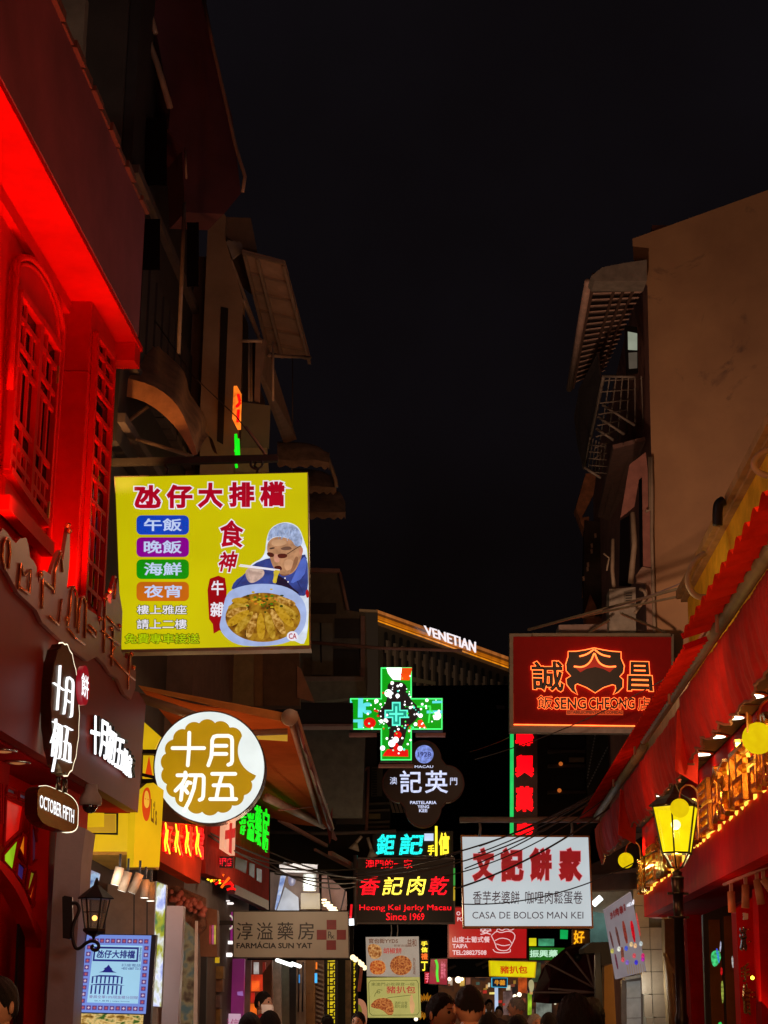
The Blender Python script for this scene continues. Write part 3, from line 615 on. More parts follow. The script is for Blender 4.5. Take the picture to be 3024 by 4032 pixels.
pq = lambda *p: zG(*p)
sheet('logo_hair', fs, smooth_closed(pq((1160, 320), (1195, 300), (1215, 360), (1212, 500), (1190, 585), (1160, 570), (1143, 480), (1145, 380))), .006, pn, kq)
sheet('logo_face', fs, smooth_closed(pq((1165, 340), (1190, 330), (1205, 400), (1200, 460), (1178, 480), (1158, 440))), .010, emi('print skin yellow', (235, 170, 50)), kq)
for p in ((1172, 400), (1192, 405)): sheet('logo_eye', fs, ellipse(*zG(p)[0], 2, 2, 8), .013, pn, kq)
text('lettering', "Li's", fs, zG((1216, 390), (1265, 440), (1262, 620), (1216, 580)), .006, emi('print brown', (100, 50, 10)), kq, bold=.02)
# tall yellow light box above kiosk
ky = thing('yellow_gable_sign', 'yellow lit gable sign with dark bars between brown fascia and round sign', 'sign', P(590, 3080, 18.3))
fy = front(18.3)
prism('lit_panel', fy, zR((115, 440), (245, 555), (195, 652), (115, 652)), 0, .1, ylit, ky)
prism('lit_panel', fy, zR((118, 690), (190, 690), (190, 858), (112, 858)), 0, .1, ylit, ky)
sheet('red_figure', fy, zR((160, 690), (172, 760), (186, 850), (128, 850), (140, 790)), .006, pn, ky)
for y in (665, 878): bar('bar', fy.at(*zR((105, y))[0], .03), fy.at(*zR((215, y))[0], .03), .045, black, ky)
# spotlights below
for i, (a, b) in enumerate((((965, 950), (925, 1095)), ((1030, 985), (978, 1145)), ((1125, 1000), (1058, 1160)), ((1170, 1050), (1163, 1200)), ((1215, 1070), (1212, 1225)))):
    A, B = P(*zG(a)[0], 16.5 + .25 * i), P(*zG(b)[0], 16.5 + .25 * i)
    t = thing('cylinder_spotlight', ['first cylinder spotlight from the left under the yellow kiosk', 'second cylinder spotlight from the left under the yellow kiosk', 'third cylinder spotlight under the yellow kiosk, tilted left', 'fourth cylinder spotlight under the yellow kiosk, pointing down', 'rightmost and smallest lit cylinder spotlight under the yellow kiosk'][i], 'spotlight', A, 'cylinder spotlights under the yellow kiosk')
    d = (B - A); L = d.length; r = .042
    lathe('lamp_tube', [(r, 0), (r, L * .97), (r * .9, L * .97)], A, mat('cream lamp tube', (.6, .45, .3), .5), t, n=16, axis=d)
    lathe('lens', [(r * .9, L * .985), (r * .3, L * .985), (.001, L * .985)], A, emi('spot lens', (255, 252, 240), 3, var=0), t, n=16, axis=d)
    bar('yoke', A, A + Vector((0, 0, .12)), .02, black, t)
    if i in (0, 2, 4): light('lamp', 'SPOT', B + d.normalized() * .05, 7, (1, .85, .65), .04, target=B + d * 6 + Vector((0, 1, -1)), spot=80, parent=t)
# ================================================================ menu screen stand
ms = thing('menu_screen_stand', 'tall pale blue lit menu screen with tile border below the lantern', 'sign', P(450, 3990, 14.6))
fm = front(14.6); mq = zG((700, 1492), (1240, 1500), (1195, 2140), (620, 2125))
def mm(x, y):  # map 0..1 on the screen quad
    a = [mq[0][i] + (mq[1][i] - mq[0][i]) * x for i in (0, 1)]; b = [mq[3][i] + (mq[2][i] - mq[3][i]) * x for i in (0, 1)]
    return (a[0] + (b[0] - a[0]) * y, a[1] + (b[1] - a[1]) * y)
def mr(x0, y0, x1, y1): return (mm(x0, y0), mm(x1, y0), mm(x1, y1), mm(x0, y1))
prism('cabinet', fm, mr(-.01, -.01, 1.03, 1.25), -.004, .12, mat('navy cabinet', (.03, .04, .09), .4), ms)
sheet('screen_face', fm, mr(0, 0, .96, .985), .002, emi('screen blue', (112, 138, 215), 1, var=.05), ms)
sheet('screen_sheet', fm, mr(.12, .13, .84, .86), .006, emi('screen pale', (158, 205, 232), 1, var=.05), ms)
navy = emi('print navy', (22, 30, 120)); tiled = emi('tile dark', (95, 60, 125)); tiler = emi('tile red', (190, 90, 80)); tilew = emi('tile cream', (215, 190, 205))
k = 0
for i in range(11):
    for x, y in ((.07 + i * .082, .075), (.07 + i * .082, .925)):
        sheet('border_tile', fm, mr(x - .033, y - .028, x + .033, y + .028), .008, tiled, ms)
        sheet('tile_star', fm, [mm(x, y - .02), mm(x + .008, y - .006), mm(x + .026, y), mm(x + .008, y + .006), mm(x, y + .02), mm(x - .008, y + .006), mm(x - .026, y), mm(x - .008, y - .006)], .011, tilew if i % 2 else tiler, ms)
for j in range(1, 10):
    for x in (.055, .90):
        y = .075 + j * .085
        sheet('border_tile', fm, mr(x - .033, y - .028, x + .033, y + .028), .008, tiled, ms)
        sheet('tile_star', fm, [mm(x, y - .02), mm(x + .008, y - .006), mm(x + .026, y), mm(x + .008, y + .006), mm(x, y + .02), mm(x - .008, y + .006), mm(x - .026, y), mm(x - .008, y - .006)], .011, tiler if j % 2 else tilew, ms)
sheet('title_frame', fm, mr(.13, .15, .79, .335), .009, navy, ms); sheet('title_plate', fm, mr(.155, .175, .765, .31), .012, MC['screen pale'], ms)
text('title_lettering', '氹仔大排檔', fm, mr(.18, .19, .74, .295), .015, navy, ms, bold=.03)
text('side_lettering', '官\n也\n街\n店', fm, mr(.80, .15, .835, .33), .010, navy, ms, bold=.01)
text('small_lettering', '+853 6887 7213', fm, mr(.56, .405, .84, .435), .010, navy, ms, bold=.01); text('small_lettering', '訂座電話', fm, mr(.56, .36, .84, .395), .010, navy, ms)
for x0, y0, x1, y1 in ((.30, .41, .43, .43), (.24, .455, .50, .475), (.14, .51, .60, .53), (.12, .62, .64, .637)): sheet('ruin_print', fm, [mm(x0, y1), mm((x0 * 3 + x1) / 4, y0), mm((x0 + 3 * x1) / 4, y0), mm(x1, y1)], .010, navy, ms)
for x in (.15, .21, .27, .33, .39, .45, .51, .57):
    for y0, y1 in ((.53, .615), (.64, .75)): sheet('ruin_print', fm, mr(x, y0, x + .022, y1), .011, navy, ms)
sheet('ruin_print', fm, [mm(.30, .455), mm(.37, .375), mm(.44, .455)], .011, navy, ms)
text('offer_lettering', '會員全單10%現金積分回贈', fm, mr(.14, .765, .83, .805), .010, emi('print mauve', (120, 75, 150)), ms); text('small_lettering', '加入會員 | taipa house', fm, mr(.22, .825, .72, .847), .010, navy, ms)
sheet('food_picture', fm, mr(.02, 1.0, .93, 1.24), .004, emivor('food print', [(15, 12, 10), (150, 110, 40), (225, 190, 120), (50, 90, 30)], 9, stretch=(1, 1, 2)), ms)
# tall narrow picture light box + grey pylon
lb = thing('tall_picture_lightbox', 'tall narrow lit picture box in blue and yellow beside the menu screen', 'sign', P(625, 3970, 16.4))
fb = front(16.4)
prism('box', fb, zG((1255, 1060), (1340, 1090), (1300, 2080), (1215, 2075)), 0, .1, grey, lb)
sheet('picture', fb, zG((1262, 1068), (1336, 1096), (1296, 2072), (1222, 2068)), .004, emivor('blue picture print', [(30, 40, 120), (150, 165, 235), (235, 240, 255), (170, 170, 20), (60, 110, 60)], 5, 1.0, (1, 1, .5)), lb)
lb2 = thing('small_corner_lightbox', 'small lit poster box above the wall lantern', 'sign', P(360, 3560, 15.2))
prism('picture', front(15.2), zG((665, 945), (800, 1000), (780, 1110), (700, 1180), (640, 1430), (655, 1200)), 0, .05, emivor('corner poster print', [(60, 90, 150), (170, 200, 230), (120, 30, 40)], 7, .9), lb2)
py = thing('grey_pylon', 'plain grey standing panel right of the tall picture light box', 'panel', P(690, 3990, 17.5))
prism('panel', front(17.5), zI((100, 30), (226, 32), (180, 1000), (60, 1000)), 0, .2, mat('lilac grey laminate', (.42, .40, .47), .5, var=.05), py)
# back wall of the open shop behind
bw = thing('beige_shop_interior_wall', 'beige inner wall of the shop behind the spotlights', 'wall', P(500, 3990, 18.6))
prism('panel', front(18.6), zG((640, 1100), (1260, 1060), (1260, 2400), (560, 2400)), 0, .15, mat('shop inner wall', (.32, .24, .19), .7), bw)
for x in (1075, 1180): prism('panel_joint', front(18.6), zG((x, 1120), (x + 9, 1120), (x + 4, 2200), (x - 5, 2200)), .006, .01, black, bw)
light('shop_lamp', 'AREA', P(420, 3520, 16.2), 7, (1, .88, .78), .6, target=P(460, 3800, 18.5), parent=bw)
# ================================================================ RED NEON SHOP FRONT (大排檔) and GREEN PHARMACY FRONT
nf = thing('red_neon_shop_fascia', 'orange red shop fascia carrying red and yellow neon characters behind the round sign', 'shop fascia', (lx(21, 0), 21, 3.2))
orp = mat('orange red fascia', (.65, .06, .01), .8, var=.25, scale=2, spec=.02)
q1 = zS((60, 60), (380, 95), (345, 515), (50, 350))
prism('fascia_board', LP(.0), q1, 0, .15, orp, nf)
neonr = emi('red neon', (235, 0, 8), 1.3, var=.05); neony = emi('yellow neon', (255, 215, 40), 2.0, var=.03); neong = emi('green neon', (15, 235, 25), 1.1, var=.05)
NP = LP(.06)
for i, x in enumerate((75, 150, 225, 300)):
    x1 = x + 70; s0 = .0; yb = 55 + x * .12; h = 205 - x * .02
    q = zS((x, yb + 5), (x1, yb + 20), (x1 - 5, yb + h + 55), (x - 5, yb + h + 5))
    text('neon_character', '仔大排檔'[i], NP, q, .02, neonr, nf, bold=.014, th=.03)
    tube('neon_tube', [NP.at(*p, .07) for p in zS((x + 20, yb + 10), (x + 28, yb + 70), (x + 15, yb + 150), (x + 22, yb + h + 10))], .008, neony, nf, n=6)
    tube('neon_tube', [NP.at(*p, .07) for p in zS((x + 38, yb + 60), (x + 30, yb + 150), (x + 52, yb + h + 30))], .007, neony, nf, n=6)
light('neon_glow', 'POINT', NP.at(*zS((200, 330))[0], .35), 9, (1, .32, .08), .05, parent=nf); light('neon_glow', 'POINT', NP.at(*zS((700, 420))[0], .6), 9, (1, .25, .12), .05, parent=nf)  # points added in front to strengthen the glow on both fascias
gf = thing('pharmacy_fascia', 'dark red shop fascia with green neon characters and a lit red cross panel', 'shop fascia', (lx(25, 0), 25, 3.2))
prism('fascia_board', LP(.0), zS((385, 60), (852, 60), (845, 700), (600, 520), (385, 440)), 0, .15, mat('rust red fascia', (.45, .035, .02), .8, var=.3, spec=.02), gf)
prism('fascia_base', LP(.02), zS((600, 520), (845, 640), (845, 705), (600, 590)), 0, .1, mat('maroon base', (.12, .02, .03), .5), gf)
gp = LP(.08)
for i, (ch, q) in enumerate((('淳', ((632, 20), (680, 10), (672, 165), (640, 155))), ('溢', ((690, 0), (742, 5), (735, 215), (688, 190))), ('藥', ((745, -60), (795, -40), (785, 250), (748, 215))), ('房', ((800, -40), (850, -20), (835, 300), (800, 260))))):
    text('neon_character', ch, gp, zS(*q), .03, neong, gf, bold=0, th=.02)
prism('cross_box', gp, zS((530, 60), (605, 30), (598, 312), (522, 262)), .08, .06, emi('pale pink sheet', (240, 165, 130), 1), gf)
for q in (((562, 55), (580, 48), (576, 300), (556, 288)), ((530, 130), (603, 110), (600, 180), (527, 195))): sheet('red_cross', gp, zS(*q), .09 + (.003 if q[0][0] > 540 else 0), emi('cross red', (200, 10, 10), 1), gf)
for q in (((605, 320), (688, 350), (680, 440), (600, 400)), ((705, 360), (742, 375), (740, 475), (703, 450)), ((757, 400), (795, 415), (792, 508), (757, 490))): prism('vent_window', LP(.0), zS(*q), .012, .02, mat('olive glass', (.05, .05, .02), .3), gf)
# small red LED board and flame neon
rl = thing('red_led_board', 'small red LED character board under the green neon pharmacy sign', 'sign', P(860, 3410, 22))
frl = front(22.0)
prism('board', frl, zS((382, 318), (585, 318), (585, 400), (382, 395)), 0, .05, black, rl)
text('led_lettering', '手信專門店', frl, (*zS((386, 325))[0], *zS((580, 392))[0]), .01, ledmat('crimson led', (255, 10, 45), 1.6, .02), rl, bold=.03)
fl = thing('flame_neon_sign', 'yellow and red flame-like neon script in the shadow below the LED board', 'sign', P(870, 3500, 22.3))
ff = front(22.3)
prism('board', ff, zS((385, 425), (605, 560), (600, 575), (385, 480)), -.05, .04, black, fl)
for i, (s, e, m) in enumerate((((400, 490), (440, 440), neony), ((420, 500), (470, 480), neony), ((440, 460), (520, 455), emi('orange neon', (255, 90, 10), 1.6)), ((455, 520), (520, 500), neonr), ((500, 545), (560, 470), MC['orange neon']), ((520, 520), (590, 530), neonr), ((540, 560), (605, 560), neonr), ((470, 440), (490, 515), neony), ((560, 500), (580, 560), neonr), ((400, 470), (450, 500), MC['orange neon']))):
    mid = ((s[0] + e[0]) / 2 + 8, (s[1] + e[1]) / 2 - 14); tube('neon_tube', [ff.at(*p, 0) for p in smoothpts(zS(s, mid, e))], .016, m, fl, n=6)
# ================================================================ RETRACTABLE AWNING behind round sign
aw = thing('retractable_awning', 'large rust red folding arm awning reaching out behind the round sign', 'awning', P(850, 2800, 20))
awf = mat('rust awning cloth', (.45, .10, .025), .9, spec=.0, var=.2, scale=3, bump=.4)
A_, B_, C_, D_ = P(545, 2700, 18.6), P(1140, 2812, 19.0), P(1292, 3262, 27), P(960, 3165, 27)
def grid(name, a, b, c, d, n, m, mt, par, sag=0, th=0, rnd=0, **k):
    V, F = [], []
    for j in range(m + 1):
        for i in range(n + 1):
            s, t = i / n, j / m; p = (a * (1 - s) + b * s) * (1 - t) + (d * (1 - s) + c * s) * t
            p = p - Vector((0, 0, sag * math.sin(math.pi * s) + rnd * math.sin(7 * s + 5 * t))); V.append(p)
    for j in range(m):
        for i in range(n): q = j * (n + 1) + i; F.append([q, q + 1, q + n + 2, q + n + 1])
    return mk(name, V, F, mt, par, smooth=True, **k)
grid('canvas', A_, B_, C_, D_, 12, 14, awf, aw, sag=.08, rnd=.012)
up = Vector((0, 0, .05))
mk('side_valance', *quadbox_g(A_ - Vector((0, 0, .0)), B_, B_ - Vector((0, 0, .10)), P(560, 2716, 18.6), .01), mat('orange valance', (.6, .25, .06), .8), aw)
mk('light_band', *quadbox_g(*[P(*p, 19.2) for p in zR((870, 510), (1165, 525), (1165, 588), (880, 570))], .01), emi('lit valance', (190, 140, 40), .9), aw)
tube('front_bar', [B_ + Vector((.05, 0, 0)), C_ + Vector((.05, 0, 0))], .045, mat('awning bar', (.35, .22, .17), .5), aw)
lathe('bar_cap', [(.09, -.03), (.09, .03)], P(1140, 2825, 18.95), mat('awning cap', (.4, .3, .25), .5), aw, axis=(.2, -1, 0))
for a, b, w in (((1155, 2830, 19), (1225, 3020, 22), .035), ((1150, 2860, 19.1), (1262, 3240, 26), .03), ((650, 2900, 18.8), (1130, 2880, 19.1), .035), ((1050, 3140, 23), (1275, 3250, 27), .06), ((545, 2745, 18.6), (800, 2830, 18.7), .05)):
    tube('folding_arm', [P(*a), P(*b)], w, mat('awning bar', (.35, .22, .17)), aw)
Vv = []
for i in range(25):
    t = i / 24; p = B_ * (1 - t) + C_ * t; q = p + Vector((.12 + .03 * math.sin(t * 40), 0, -.16 - .09 * abs(math.sin(t * 22)))); Vv += [p + Vector((.06, 0, 0)), q]
mk('front_valance', Vv, [[2 * i, 2 * i + 1, 2 * i + 3, 2 * i + 2] for i in range(24)], mat('maroon valance', (.20, .03, .03), .85), aw, smooth=True)
mk('end_flap', *quadbox_g(P(1285, 3250, 27), P(1310, 3180, 27), P(1306, 3300, 27), P(1298, 3322, 27), .02), MC['maroon valance'], aw)
light('awning_lamp', 'POINT', P(760, 3150, 19.3), 14, (1, .6, .2), .05, parent=aw)  # bare point light under the awning, without a lamp body
# ================================================================ FARMACIA sign
f3 = front(24.0)
fa = thing('pharmacy_blade_sign', 'unlit cream sign reading FARMÁCIA SUN YAT with a dark red cross', 'sign', f3.at(1145, 3775))
aq = zS((583, 712), (1425, 712), (1432, 1060), (583, 1055)); signbox(f3, aq, .12, dkmetal, fa, mat('cream sign sheet', (.42, .40, .34), .5, var=.12, scale=1.5), 4)
inkb = mat('black print', (.02, .02, .02), .5, bump=0); inkr = mat('dark red print', (.22, .01, .015), .5, bump=0)
for ch, x in (('淳', 610), ('溢', 757), ('藥', 906), ('房', 1056)):
    text('lettering', ch, f3, (*zS((x, 795))[0], *zS((x + 118, 922))[0]), .008, inkb, fa, bold=.005)
text('lettering', 'FARMÁCIA SUN YAT', f3, (*zS((610, 935))[0], *zS((1160, 985))[0]), .008, inkb, fa, bold=.03)
for q in ((1265, 778, 1335, 848), (1193, 850, 1264, 922), (1338, 850, 1405, 922), (1263, 926, 1333, 996)): sheet('cross_block', f3, rect(*zS(q[:2])[0], *zS(q[2:])[0]), .008, inkr, fa)
text('lettering', 'R', f3, (*zS((1275, 862))[0], *zS((1305, 912))[0]), .008, inkb, fa); text('lettering', 'x', f3, (*zS((1295, 890))[0], *zS((1322, 915))[0]), .008, inkb, fa)
bar('arm', P(856, 3634, 24.06), P(918, 3634, 24.06), .06, black, fa)
light('street_glow_lamp', 'POINT', P(1180, 3500, 22.6), 20, (1, .8, .55), .08, parent=fa)  # bare point light before the sign, without a lamp body
# ================================================================ LEFT: dark shophouse with domed awnings
dh = thing('dark_shophouse', 'dark narrow shophouse rising behind the red building, with pipes and a maroon box balcony', 'building', (lx(19, -.6), 19, 0))
slab('wall', 17.25, 21.4, -4.5, -.62, 0, 15.5, darkw, dh)
slab('upper_wall', 17.3, 21.3, -.61, -.5, 7.2, 15.0, mat('charcoal cladding', (.028, .024, .028), .7, var=.3), dh)
prism('beige_gable', front(17.05), zA((268, -40), (510, -40), (482, 425), (400, 260), (330, 150)), 0, .3, mat('pale gable render', (.34, .27, .22), .85, var=.4, scale=2), dh)
prism('balcony_box', Pl(P(700, 500, 18.2), (.45, -.9, 0)), zA((880, -40), (1190, -40), (1240, 200), (1380, 700), (1430, 1150), (1330, 1270), (1100, 1260), (1080, 900), (1000, 760), (1010, 650), (940, 250)), 0, .5, mat('maroon balcony cladding', (.075, .02, .032), .8, var=.3, scale=2), dh)
for pts, r, m in ((zA((790, -30), (850, 150), (940, 400), (1010, 640)), .035, beige), (zA((865, -30), (900, 110), (925, 200)), .03, beige), (zA((1205, -30), (1260, 250), (1330, 560), (1400, 870), (1455, 1050), (1440, 1140)), .02, grey), (zA((1100, 880), (1106, 1060)), .012, white), (zA((1095, 1200), (1085, 1500), (1060, 2100)), .022, grey), (zA((715, 190), (735, 260)), .008, grey)):
    tube('drain_pipe', [P(u, v, 18.0) for u, v in pts], r, mat('old pipe', (.26, .19, .15), .6), dh)
for x0, y0, x1, y1 in ((560, 60, 640, 420), (620, 500, 760, 700), (860, 700, 990, 1100), (840, 1300, 950, 1600), (1110, 1320, 1180, 1700)):
    prism('window', front(17.9), rect(*zA((x0, y0))[0], *zA((x1, y1))[0]), .0, .02, glassd, dh)
rq_ = random.Random(3)
for i in range(9):
    y = 17.6 + i * .42
    slab('window_shutter', y, y + .3, -.5, -.47, 8.2 + .0 * i, 9.6, mat('dark shutter slats', (.04, .035, .04), .7), dh); slab('window_ledge', y - .04, y + .34, -.5, -.40, 8.1, 8.18, mat('dim ledge', (.10, .08, .08), .8), dh)
for z in (7.4, 10.2, 12.9): slab('string_course', 17.3, 21.3, -.5, -.42, z, z + .1, mat('dim ledge', (.10, .08, .08)), dh)
dome = thing('domed_awning', 'large curved fabric awning glowing orange at its rim above the yellow sign', 'awning', P(560, 1500, 18.5))
ca = [P(u, v, 17.7) for u, v in smoothpts(zC((95, 1005), (250, 1030), (380, 1085), (480, 1180), (545, 1330), (585, 1460)), 2)]
cbp = [P(u, v, 20.5) for u, v in smoothpts(zC((95, 640), (280, 740), (400, 860), (520, 1050), (600, 1240), (700, 1460)), 2)]
N = len(ca); V, F = [], []
for j in range(7):
    t = j / 6
    for i in range(N): V.append(ca[i].lerp(cbp[i], t) + Vector((.03 * math.sin(i * 1.1) * (t > 0), 0, .22 * math.sin(math.pi * t))))
for j in range(6):
    for i in range(N - 1): q = j * N + i; F.append([q, q + 1, q + N + 1, q + N])
dcl = mat('tan awning cloth', (.34, .17, .08), .8, var=.45, scale=4, bump=.6)
mk('canopy_cloth', V, F, dcl, dome, smooth=True)
V = []
inn = [P(u, v, 17.68) for u, v in smoothpts(zC((95, 1108), (260, 1140), (370, 1210), (460, 1300), (520, 1390), (560, 1465)), 2)]
for a, b in zip(ca, inn): V += [a, b]
mk('valance', V, [[2 * i, 2 * i + 1, 2 * i + 3, 2 * i + 2] for i in range(N - 1)], mat('orange awning rim', (.55, .24, .09), .8, var=.35, scale=5), dome, smooth=True)
for a, b in ((zC((90, 1325)), zC((560, 1470))), (zC((110, 1130)), zC((210, 1320))), (zC((95, 1330)), zC((300, 1180)))): tube('awning_rod', [P(*a[0], 17.9), P(*b[0], 17.9)], .022, mat('old pipe', (.2, .15, .12)), dome)
light('awning_glow', 'SPOT', P(470, 1950, 17.0), 65, (1, .42, .12), .05, target=P(520, 1500, 18), spot=75, parent=dome)  # spot added below to light the dome cloth
# ================================================================ LEFT: beige building with tilted canopy
bb = thing('beige_apartment_building', 'dim beige apartment building with a tilted metal canopy on its upper floor', 'building', (-2.3, 23, 0))
fbb = front(21.0)
prism('pilaster', fbb, zC((648, 92), (742, 62), (752, 80), (742, 190), (850, 560), (848, 800), (838, 1100), (815, 1600), (600, 1600), (600, 1240)), 0, .35, beige, bb)
prism('parapet', front(21.3), zC((742, 80), (895, 85), (932, 275), (850, 268), (750, 190)), 0, 1.5, mat('beige parapet', (.30, .22, .15), .85), bb)
prism('corrugated_edge', front(21.1), zC((752, 225), (770, 215), (785, 222), (800, 215), (815, 228), (830, 220), (845, 240), (850, 275), (790, 320)), 0, .05, mat('pale scallop', (.36, .33, .3), .8), bb)
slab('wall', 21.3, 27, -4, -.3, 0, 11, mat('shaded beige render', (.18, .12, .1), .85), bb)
for q in (((722, 600), (765, 610), (735, 1400), (700, 1380)), ((850, 640), (880, 700), (885, 1150), (845, 1150)), ((905, 800), (925, 800), (930, 1150), (910, 1150))): prism('window_strip', fbb, zC(*q), .01, .02, mat('dark opening', (.012, .01, .01), .7, bump=0), bb)
pq_ = [P(*zC((848, 268))[0], 20.8), P(*zC((1095, 333))[0], 20.8), P(*zC((1245, 903))[0], 23.7), P(*zC((990, 850))[0], 23.7)]
cn = mk('canopy', *quadbox_g(*pq_, .03), mat('canopy sheet', (.46, .33, .25), .75, var=.3, scale=3), bb)
for s in (0, .18, .36, .54, .72, .88): bar('canopy_purlin', pq_[0].lerp(pq_[3], s) - Vector((0, 0, .05)), pq_[1].lerp(pq_[2], s) - Vector((0, 0, .05)), .035, mat('purlin', (.3, .23, .18), .6), bb)
for s in (.05, .35, .97): bar('canopy_rafter', pq_[0].lerp(pq_[1], s) - Vector((0, 0, .07)), pq_[3].lerp(pq_[2], s) - Vector((0, 0, .07)), .04, mat('purlin', (.3, .23, .18)), bb)
for a, b in (((850, 560), (950, 800)), ((780, 330), (940, 760)), ((1000, 885), (1240, 895))): tube('canopy_strut', [P(*zC(a)[0], 21), P(*zC(b)[0], 22.5)], .022, mat('purlin', (.3, .23, .18)), bb)
bal = [P(*zC((958, 790))[0], 20.9), P(*zC((1143, 1370))[0], 24.5), P(*zC((1085, 1390))[0], 24.5), P(*zC((940, 1000))[0], 20.9)]
mk('balcony_parapet', *quadbox_g(*bal, .05), mat('balcony sheet', (.25, .18, .14), .8), bb)
mk('balcony_front', *quadbox_g(*[P(*p, 20.9) for p in zC((925, 800), (958, 790), (950, 1160), (918, 1150))], .05), mat('balcony sheet', (.25, .18, .14)), bb)
tube('balcony_rail', [P(*p, 20.85) for p in zC((845, 800), (950, 800))] + [P(*zC((1000, 930))[0], 21.8), P(*zC((1140, 1365))[0], 24.5)], .022, mat('rail', (.45, .38, .3), .5), bb)
for x in (885, 900, 940, 1025): tube('balcony_post', [P(*zC((x, 805))[0], 21), P(*zC((x, 1150))[0], 21)], .015, mat('rail', (.45, .38, .3)), bb)
prism('olive_screen', fbb, zC((845, 1155), (1010, 1175), (1000, 1420), (838, 1420)), .02, .05, greenw, bb)
prism('pale_lintel', fbb, zC((838, 1420), (990, 1420), (1000, 1560), (800, 1560)), .03, .05, mat('olive lintel', (.30, .26, .15), .8), bb)
tube('hanging_wire', [P(*p, 22) for p in zC((1138, 900), (1138, 1300))], .006, wire, bb)
# red/yellow and green neon seen edge on
en = thing('edge_on_neon_sign', 'thin neon sign seen almost edge on, orange above green, over the yellow sign', 'sign', P(940, 1740, 21))
ep = Pl(P(940, 1740, 20.6), (.97, -.24, 0))
prism('neon_panel', ep, zC((815, 1060), (843, 1110), (838, 1315), (806, 1250)), 0, .04, emi('orange lit panel', (255, 120, 30), 1.2, var=.4, scale=9), en)
for q in (((822, 1110), (832, 1150)), ((815, 1180), (832, 1160)), ((824, 1200), (820, 1270))): tube('neon_tube', [ep.at(*zC(p)[0], .02) for p in q], .02, neonr, en, n=6)
for q in (((808, 1340), (815, 1400), (822, 1370), (825, 1440), (812, 1470)), ((806, 1440), (822, 1380), (826, 1465)), ((808, 1350), (812, 1470)), ((810, 1515), (814, 1535))): tube('neon_tube', [ep.at(*zC(p)[0], .02) for p in q], .018, neong, en, n=6)
# two scalloped dome canopies, striped
def scallop_canopy(name, label, top, bot, Y0, Y1, m, par=None):
    t_ = thing(name, label, 'awning', P(*top[0], Y0))
    tp = smoothpts(top, 2); bt = smoothpts(bot, 2); n = min(len(tp), len(bt)); V, F = [], []
    for j in range(5):
        s = j / 4; 
        for i in range(n): V.append(P(*tp[i], Y1).lerp(P(*bt[i], Y0), s) + Vector((0, 0, .12 * math.sin(math.pi * s))))
    for j in range(4):
        for i in range(n - 1): q = j * n + i; F.append([q, q + 1, q + n + 1, q + n])
    mk('canopy_cloth', V, F, m, t_, smooth=True)
    V, F = [], []
    for i in range(n):
        p = P(*bt[i], Y0); V += [p, p - Vector((0, 0, .07 + .05 * abs(math.sin(i * .75))))]
    mk('scalloped_valance', V, [[2 * i, 2 * i + 1, 2 * i + 3, 2 * i + 2] for i in range(n - 1)], m, t_, smooth=True)
    return t_
tanc = mat('grey tan stripe cloth', (.32, .24, .18), .85, var=.5, scale=5)
scallop_canopy('scalloped_dome_canopy', 'upper scalloped dome canopy with faded stripes above the yellow sign', z8((805, 400), (1000, 400), (1150, 415), (1280, 470), (1370, 560), (1375, 575)), z8((805, 575), (950, 590), (1100, 590), (1200, 575), (1300, 600), (1372, 610)), 24.5, 25, tanc)
d2 = scallop_canopy('scalloped_dome_canopy', 'middle scalloped dome canopy just right of the yellow sign top corner', z8((950, 690), (1050, 690), (1180, 700), (1300, 730), (1400, 790), (1440, 820)), z8((1000, 860), (1150, 870), (1250, 870), (1330, 875), (1400, 880), (1450, 880)), 26, 27, tanc)
tube('rim_pipe', [P(*p, 25.9) for p in z8((1360, 560), (1400, 680), (1440, 800), (1450, 880))], .03, mat('rail', (.45, .38, .3)), d2)
scallop_canopy('scalloped_dome_canopy', 'lowest scalloped dome canopy, widest, right of the yellow sign', z8((1000, 900), (1160, 905), (1300, 900), (1470, 910), (1520, 980), (1545, 1080)), z8((1000, 1150), (1160, 1155), (1280, 1150), (1400, 1155), (1480, 1155), (1550, 1150)), 27.5, 28.5, tanc)
# ================================================================ LEFT: farther blocks
fb1 = thing('far_dark_apartment_block', 'dark apartment block with black window openings right of the yellow sign', 'building', (-1.7, 31, 0))
f31 = front(31)
prism('wall', f31, zJ((330, 98), (660, 108), (745, 560), (940, 590), (960, 1280), (900, 2800), (-1000, 2800), (-1000, 98)), 0, .4, mat('far olive render', (.11, .10, .075), .85, var=.3), fb1)
prism('parapet_edge', f31, zJ((340, 98), (660, 108), (665, 150), (340, 142)), .1, .1, mat('far pink trim', (.22, .13, .11), .8), fb1)
tube('corner_pipe', [f31.at(*p, .1) for p in zJ((660, 150), (745, 560))], .03, mat('far pink trim', (.2, .12, .1)), fb1)
for x0, y0, x1, y1 in ((600, 650, 880, 865), (590, 985, 875, 1270), (345, 480, 620, 600)): prism('window_opening', f31, rect(*zJ((x0, y0))[0], *zJ((x1, y1))[0]), .02, .02, mat('dark opening', (.012, .01, .01)), fb1)
prism('pale_panel', f31, rect(*zJ((355, 700))[0], *zJ((580, 1265))[0]), .06, .06, mat('far grey green panel', (.14, .14, .11), .8), fb1)
for x in (885,): prism('side_pier', f31, zJ((x, 620), (x + 45, 625), (x + 45, 1290), (x, 1280)), .08, .1, mat('far pink trim', (.2, .12, .1)), fb1)
prism('floor_ledge', f31, zJ((250, 1280), (920, 1285), (925, 1330), (270, 1330)), .35, .35, mat('ledge', (.20, .15, .12), .8), fb1)
prism('balcony_wall', f31, zJ((270, 1330), (925, 1330), (960, 1490), (380, 1560)), .32, .3, mat('far olive balcony', (.15, .14, .10), .8), fb1)
tube('conduit', [f31.at(*p, .12) for p in zJ((450, 700), (455, 1130))], .012, black, fb1)
